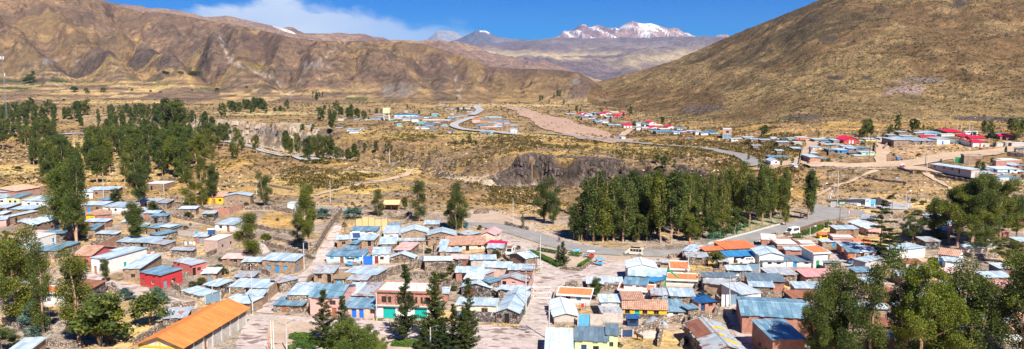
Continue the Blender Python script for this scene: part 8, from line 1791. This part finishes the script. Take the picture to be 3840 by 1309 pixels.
def scatter(name, unit, at, pos, scl, rz, mat, shade):
    """many copies of a small unit mesh (nq,4,3) in ONE mesh"""
    n, nq = len(pos), len(unit); c, s = np.cos(rz), np.sin(rz); u = unit[None]
    X = (u[..., 0] * c[:, None, None] - u[..., 1] * s[:, None, None]) * scl[:, None, None]; Y = (u[..., 0] * s[:, None, None] + u[..., 1] * c[:, None, None]) * scl[:, None, None]
    Z = u[..., 2] * scl[:, None, None]
    V_ = np.stack([X + pos[:, 0, None, None], Y + pos[:, 1, None, None], Z + pos[:, 2, None, None]], -1).astype(np.float32); m_ = n * nq
    me = bpy.data.meshes.new(name); me.vertices.add(4 * m_); me.vertices.foreach_set('co', V_.ravel()); me.loops.add(4 * m_); me.loops.foreach_set('vertex_index', np.arange(4 * m_, dtype=np.int32)); me.polygons.add(m_)
    me.polygons.foreach_set('loop_start', np.arange(m_, dtype=np.int32) * 4); me.polygons.foreach_set('loop_total', np.full(m_, 4, np.int32)); me.update()
    col = np.zeros((n, nq, 4, 4), np.float32); col[..., 0] = shade[:, None, None]; col[..., 1] = (np.random.RandomState(3).rand(n, nq) if at is None else at)[..., None]; col[..., 3] = 1
    a = me.color_attributes.new('lf', 'FLOAT_COLOR', 'POINT'); a.data.foreach_set('color', col.ravel()); me.materials.append(M[mat])
    o = bpy.data.objects.new(name, me); COL.objects.link(o); o['kind'] = 'stuff'; return o
rs = np.random.RandomState(11)
def blob(n, seed, size=0.34, flat=0.62):
    r = np.random.RandomState(seed); P = r.normal(size=(n, 3)); P /= np.linalg.norm(P, axis=1)[:, None]; P[:, 2] = np.abs(P[:, 2]); P *= np.array([1, 1, flat * 1.3]) * r.uniform(.6, 1.05, (n, 1))
    d = r.normal(size=(n, 3)); d /= np.linalg.norm(d, axis=1)[:, None]; e = np.cross(d, r.normal(size=(n, 3))); e /= np.linalg.norm(e, axis=1)[:, None]
    return np.stack([P - d * size, P + e * size * .7, P + d * size, P - e * size * .7], 1)
def spread(n, y0, y1, s0=-.70, s1=.70, p=1.0):
    y = y0 * (y1 / y0) ** (rs.rand(n) ** p); s = rs.uniform(s0, s1, n); return s * y, y
def do(name, N_, y0, y1, unit, mat, keep, size, p=1.0, sink=.05):
    x, y = spread(N_, y0, y1, p=p); m = keep(x, y) & free(x, y); x, y = x[m], y[m]; z = height(x, y); sz = size(len(x), y)
    scatter(name, unit, None, np.stack([x, y, z - sink * sz], -1), sz, rs.uniform(0, 6.28, len(x)), mat, rs.rand(len(x)))
n2f = lambda x, y: fbm(x / 90, y / 90, 4, 102)
lay_ = lambda x, y: height(x, y, True)
do('scrub_bushes', 46000, 285, 1350, blob(16, 1), 'scrub', lambda x, y: rs.rand(len(x)) < np.where(y < 330, .35, .25 + 1.2 * sm(.42, .62, fbm(x / 45, y / 45, 4, 201))) * (1 - .75 * sm(.35, .1, np.abs(fbm(x / 110, y / 110, 3, 203) - .5) * 5) * (y < 420)), lambda n, y: rs.uniform(.35, 1.0, n) ** 1.4 * (1.0 + .0010 * (y - 300)))
do('hill_scrub', 42000, 620, 1750, blob(10, 2), 'scrub', lambda x, y: (x / y > .08) & (rs.rand(len(x)) < .15 + 1.5 * sm(.4, .62, fbm(x / 60, y / 90, 5, 205))), lambda n, y: rs.uniform(.5, 1.25, n) * (.9 + .0006 * (y - 600)), p=.8)
do('dry_grass_tufts', 30000, 135, 620, blob(10, 3, .45, 1.0), 'drygrass', lambda x, y: rs.rand(len(x)) < np.where(y < 285, .35 * sm(.5, .62, fbm(x / 12, y / 12, 4, 103)), .3 + .9 * sm(.45, .6, fbm(x / 30, y / 30, 5, 101))), lambda n, y: rs.uniform(.22, .5, n) * (1 + .001 * (y - 150)))
do('gorge_bushes', 26000, 330, 640, blob(22, 7, .3), 'scrub', lambda x, y: (U_of(x, y) > 1050) & (U_of(x, y) < 3000) & (rs.rand(len(x)) < 1.6 * sm(.5, .66, fbm(x / 38, y / 38, 4, 221))), lambda n, y: rs.uniform(.6, 1.9, n))
def stone_unit(seed):
    r = np.random.RandomState(seed); c = np.array([(-1, -1, 0), (1, -1, 0), (1, 1, 0), (-1, 1, 0), (-.8, -.7, .9), (.7, -.8, .8), (.8, .7, 1), (-.7, .8, .75)], float) * .5 + r.uniform(-.12, .12, (8, 3)); c[:, 1] *= .8
    return np.stack([c[list(q)] for q in ((4, 5, 6, 7), (0, 1, 5, 4), (1, 2, 6, 5), (2, 3, 7, 6), (3, 0, 4, 7))])
M['rubble'] = mat_leaf('rubble stone', (0.24, 0.18, 0.14), (0.52, 0.43, 0.36), (0.68, 0.62, 0.56))
rub = lambda x, y: (fbm(x / 14, y / 14, 4, 211) > .46 - .0 * y)
do('rubble', 52000, 135, 300, stone_unit(1), 'rubble', lambda x, y: rub(x, y) & (rs.rand(len(x)) < .85), lambda n, y: rs.uniform(.18, .62, n) ** 1.3)
do('loose_rocks', 16000, 300, 700, stone_unit(2), 'rubble', lambda x, y: fbm(x / 30, y / 30, 4, 213) > .54, lambda n, y: rs.uniform(.3, 1.3, n) ** 1.5)
d_, al_ = None, None
def gorge_rocks():
    x, y = spread(42000, 330, 860); d, al = seg_dist(x, y, GORGE); m = (np.abs(d) < 34) & (al > .8) & (al < 12) & ((np.abs(d + 6) < 16) | (rs.rand(len(x)) < .3)); x, y = x[m], y[m]; z = height(x, y)
    sz = rs.uniform(.3, 1.15, len(x)) ** 1.3; scatter('river_boulders', stone_unit(3), None, np.stack([x, y, z - .15 * sz], -1), sz, rs.uniform(0, 6.28, len(x)), 'rubble', rs.rand(len(x)) * .8 + .2)
gorge_rocks()

M['ledgerock'] = mat_leaf('brown ledge rock', (0.11, 0.08, 0.065), (0.25, 0.17, 0.13), (0.36, 0.27, 0.2)); M['cliffrock'] = mat_leaf('cliff rock', (0.085, 0.062, 0.054), (0.24, 0.165, 0.13), (0.36, 0.25, 0.18)); M['paleclay'] = mat_leaf('pale cliff clay', (0.36, 0.29, 0.24), (0.62, 0.53, 0.46), (0.3, 0.24, 0.2))
def crags(name, n, y0, y1, a0, a1, mat, s0, s1, cut=.45):
    x, y = spread(n, y0, y1); d, al = seg_dist(x, y, GORGE); m = (d > 2) & (d < 32) & (al > a0) & (al < a1) & (fbm(x / 16, y / 16, 4, 231) > cut); x, y = x[m], y[m]; z = height(x, y); sz = rs.uniform(s0, s1, len(x)) ** 1.4
    u = stone_unit(5).copy(); u[..., 2] = u[..., 2] * 1.7 - .5; u[..., :2] *= .8
    scatter(name, u, None, np.stack([x, y, z], -1), sz, rs.uniform(0, 6.28, len(x)), mat, rs.rand(len(x)))
crags('basalt_crags', 60000, 385, 460, 8.2, 11.4, 'cliffrock', .7, 2.2, .43); crags('rock_ledges', 60000, 385, 620, 4.6, 12.6, 'ledgerock', .5, 1.7, .48); crags('clay_crags', 60000, 640, 860, 1.4, 3.6, 'paleclay', 1.0, 3.0)
# ------------------------------------------------------------------ labels that single each thing out
LAND = [(gp('4', 620, 620), 'the blue footed power pole'), (gp('2', 1300, 1090), 'the amber roofed hall'), (gp('6', 600, 600), 'the teal garage doors'), (gp('9', 745, 605), 'the yellow house'), (gp('8', 890, 790), 'the three armed pole'), (gp('7', 1020, 590), 'the garden pine'),
        (gp('5', 100, 590), 'the blue mototaxi'), (gp('5', 250, 578), 'the bright blue gate'), (gp('3', 1120, 700), 'the long stairs'), (gp('5', 300, 262), 'the straw fence'), (gp('3', 910, 380), 'the small white cabin'), (gp('T', 510, 320), 'the water tower'), (gp('T', 1400, 400), 'the far road bend'),
        (gp('F', 72, 392), 'the antenna mast'), (gp('A', 1022, 296), 'the white van'), (gp('C', 550, 210), 'the billboard'), (gp('V', 790, 340), 'the lone crimson house by the runway'), (gp('V', 2050, 470), 'the pale brick tower house'), (gp('W', 1660, 266), 'the wide crimson gable'), (gp('X', 548, 550), 'the blue three wheeler'),
        (gp('X', 628, 645), 'the purple three wheeler'), (gp('X', 1200, 660), 'the long cream building'), (gp('X', 1285, 222), 'the green walled red roof'), (gp('X', 1590, 378), 'the crimson roof by the poles'), (gp('B', 230, 550), 'the navy roofed brick house'), (gp('A', 580, 595), 'the white parked car'), (gp('C', 640, 640), 'the spreading dark pine'),
        (gp('1', 730, 800), 'the white house on the lane'), (gp('2', 1130, 390), 'the bright red house'), (gp('3', 290, 335), 'the yellow tile roofed house'), (gp('3', 815, 860), 'the blue windowed two storey house'), (gp('8', 570, 310), 'the pink gabled house'), (gp('5', 1150, 460), 'the long clay tile roof'), (gp('B', 870, 640), 'the largest blue roof'),
        (gp('B', 990, 900), 'the tall brick house'), (gp('1', 180, 700), 'the flat roofed white house'), (gp('1', 780, 470), 'the brick walled tile roof'), (gp('E', 585, 835), 'the white house with the blue side'), (gp('P', 2378, 957), 'the beige minivan'), (gp('T', 660, 260), 'the bright blue roofs'), (gp('L', 1740, 505), 'the small red house'), (gp('1', 100, 340), 'the pale yellow house'),
        (gp('4', 165, 540), 'the cream garage'), (gp('9', 690, 800), 'the donkey'), (gp('9', 838, 662), 'the covered car'), (gp('C', 350, 400), 'the pink school'), (gp('V', 1800, 432), 'the blue doored white row'), (gp('T', 1740, 500), 'the house under the road bend'), (gp('1', 598, 640), 'the thick trunked eucalyptus'), (gp('D', 165, 878), 'the big forked tree'), (gp('W', 1850, 420), 'the pale green house')]
USEDL = set(str(o.get('label')) for o in COL.objects if o.get('label'))
def rel(dx, dy):
    if abs(dx) > abs(dy) * 0.8: return 'right of' if dx > 0 else 'left of'
    return 'behind' if dy > 0 else 'in front of'
def short(s): return ' '.join(s.split()[:16])
def uniq(head, x, y, pre=()):
    near = sorted(LAND, key=lambda l: (l[0].x - x) ** 2 + (l[0].y - y) ** 2); near = [l for l in near if (l[0].x - x) ** 2 + (l[0].y - y) ** 2 > 49]
    for lm in near[:7]:
        s = '%s %s %s' % (head, rel(x - lm[0].x, y - lm[0].y), lm[1])
        if len(s.split()) <= 16 and s not in USEDL: USEDL.add(s); return s
    for word in ('second', 'third', 'fourth', 'fifth', 'sixth', 'seventh', 'eighth', 'ninth', 'tenth'):
        for lm in near[:7]:
            s = '%s %s, %s nearest to %s' % (head, rel(x - lm[0].x, y - lm[0].y).replace(' of', ' side').replace('behind', 'behind').replace('in front side', 'in front'), word, lm[1])
            if len(s.split()) <= 16 and s not in USEDL: USEDL.add(s); return s
    return short(head)
for h_ in HOUSES:
    if h_['fixed']: continue
    o = h_['o']; a = h_['W'] * h_['D']; size = 'tiny' if a < 16 else 'small' if a < 45 else 'long' if h_['W'] > 3 * h_['D'] or h_['D'] > 3 * h_['W'] else 'large' if a > 170 else ''
    if h_['zf'] > 3.6 and not size: size = 'tall'
    ds = [c for k, c in h_['desc'] if k in 'dg' and c in ('blue', 'teal', 'red', 'redp', 'brightblue', 'skyblue', 'darkred', 'pink', 'white', 'grass', 'navyd', 'navy')]
    dw = {'redp': 'red', 'brightblue': 'blue', 'skyblue': 'light blue', 'darkred': 'dark red', 'grass': 'green', 'navyd': 'navy', 'navy': 'navy'}.get(ds[0], ds[0]) if ds else ''
    shape = {'S': 'single slope', 'G': 'gabled', 'X': 'gabled', 'F': 'flat'}[h_['typ']]
    rw = ROOFW.get(h_['roof'], 'metal'); rw = rw if 'flat' not in rw else 'cement'
    head = ('%s %s %s with %s %s roof' % (size, WALLW.get(h_['wall'], ''), h_['cat'], shape if h_['typ'] != 'S' else '', rw)).split(); head = ' '.join(head)
    if dw and len(head.split()) < 9: head = head.replace(' with', ' with %s door and' % dw) if True else head
    o['label'] = uniq(head, h_['x'], h_['y'])
    if h_['y'] > 600: o['group'] = 'houses of the far town' if U_of(h_['x'], h_['y']) < 2110 else 'houses at the foot of the right hill'
    o.name = {'shed': 'shed'}.get(h_['cat'], 'house')
for w_ in WALLS:
    if w_['fixed']: continue
    mw = {'stone': 'dry stone', 'plaster': 'grey plastered', 'white': 'white', 'brick': 'red brick', 'block': 'grey block', 'pinkwall': 'pink', 'cream': 'cream', 'concrete': 'low concrete', 'adobe': 'adobe'}[w_['mat']]
    head = '%s %s wall' % ('long' if w_['L'] > 22 else 'short' if w_['L'] < 8 else 'rough', mw) if w_['mat'] == 'stone' else '%s wall' % mw
    w_['o']['label'] = uniq(head, w_['x'], w_['y'])
TW = {'euc': ('slender eucalyptus', 'tall eucalyptus', 'low young eucalyptus'), 'eucbig': ('tall slender eucalyptus',) * 2 + ('low eucalyptus',), 'wide': ('broad spreading eucalyptus',) * 2 + ('low rounded eucalyptus',), 'euclight': ('yellowish green eucalyptus',) * 3, 'eucmid': ('pale leafy weeping eucalyptus',) * 3,
      'pine': ('dark pointed pine', 'tall dark pine', 'small dark pine'), 'spread': ('dark pine with long level boughs',) * 3, 'bush': ('olive green bush',) * 3, 'dark': ('dark round bush',) * 3, 'blue': ('blue-green eucalyptus sapling',) * 3}
bygroup = {}
for d in TREES:
    k = d['kind']; h_ = d['h']; w3 = TW[k]; head = w3[1] if h_ > 15 else w3[2] if h_ < 6.5 else w3[0]
    d['o'].name = d['o'].name
    if d['group'] and d['y'] > 330 or d['near'] in ('grove', 'wood'):
        g = d['group'] or 'trees around the wood'
        d['o']['label'] = {'grove': 'one of the crowded eucalyptus trees in the roadside grove', 'wood': 'one of the mingled eucalyptus trees of the wood on the left'}.get(d['near'], 'one of the small dark ' + g); d['o']['group'] = g
    else:
        d['o']['label'] = uniq(head, d['x'], d['y'])
        if d['near']: d['o']['group'] = 'trees and bushes near the ' + d['near']
# ------------------------------------------------------------------ air
def haze():
    bm = bmesh.new(); bmesh.ops.create_cube(bm, size=1)
    x0, x1, y0, y1, z0, z1 = -17500, 17500, -200, 17800, -170, 1250
    for v_ in bm.verts:
        v_.co = (x1 if v_.co.x > 0 else x0, y1 if v_.co.y > 0 else y0, z1 if v_.co.z > 0 else z0)
    me = bpy.data.meshes.new('haze'); bm.to_mesh(me); bm.free()
    m = bpy.data.materials.new('air'); m.use_nodes = True; t = m.node_tree; t.nodes.clear()
    pv = N(t, 'ShaderNodeVolumePrincipled'); pv.inputs['Density'].default_value = 2.8e-5; pv.inputs['Color'].default_value = (0.36, 0.56, 1.0, 1)
    pv.inputs['Anisotropy'].default_value = 0.0
    o_ = N(t, 'ShaderNodeOutputMaterial'); t.links.new(pv.outputs[0], o_.inputs['Volume'])
    me.materials.append(m); o = bpy.data.objects.new('haze', me); COL.objects.link(o); o['kind'] = 'stuff'
    o['label'] = 'pale blue haze in the valley air fading the distant mountains'
haze()
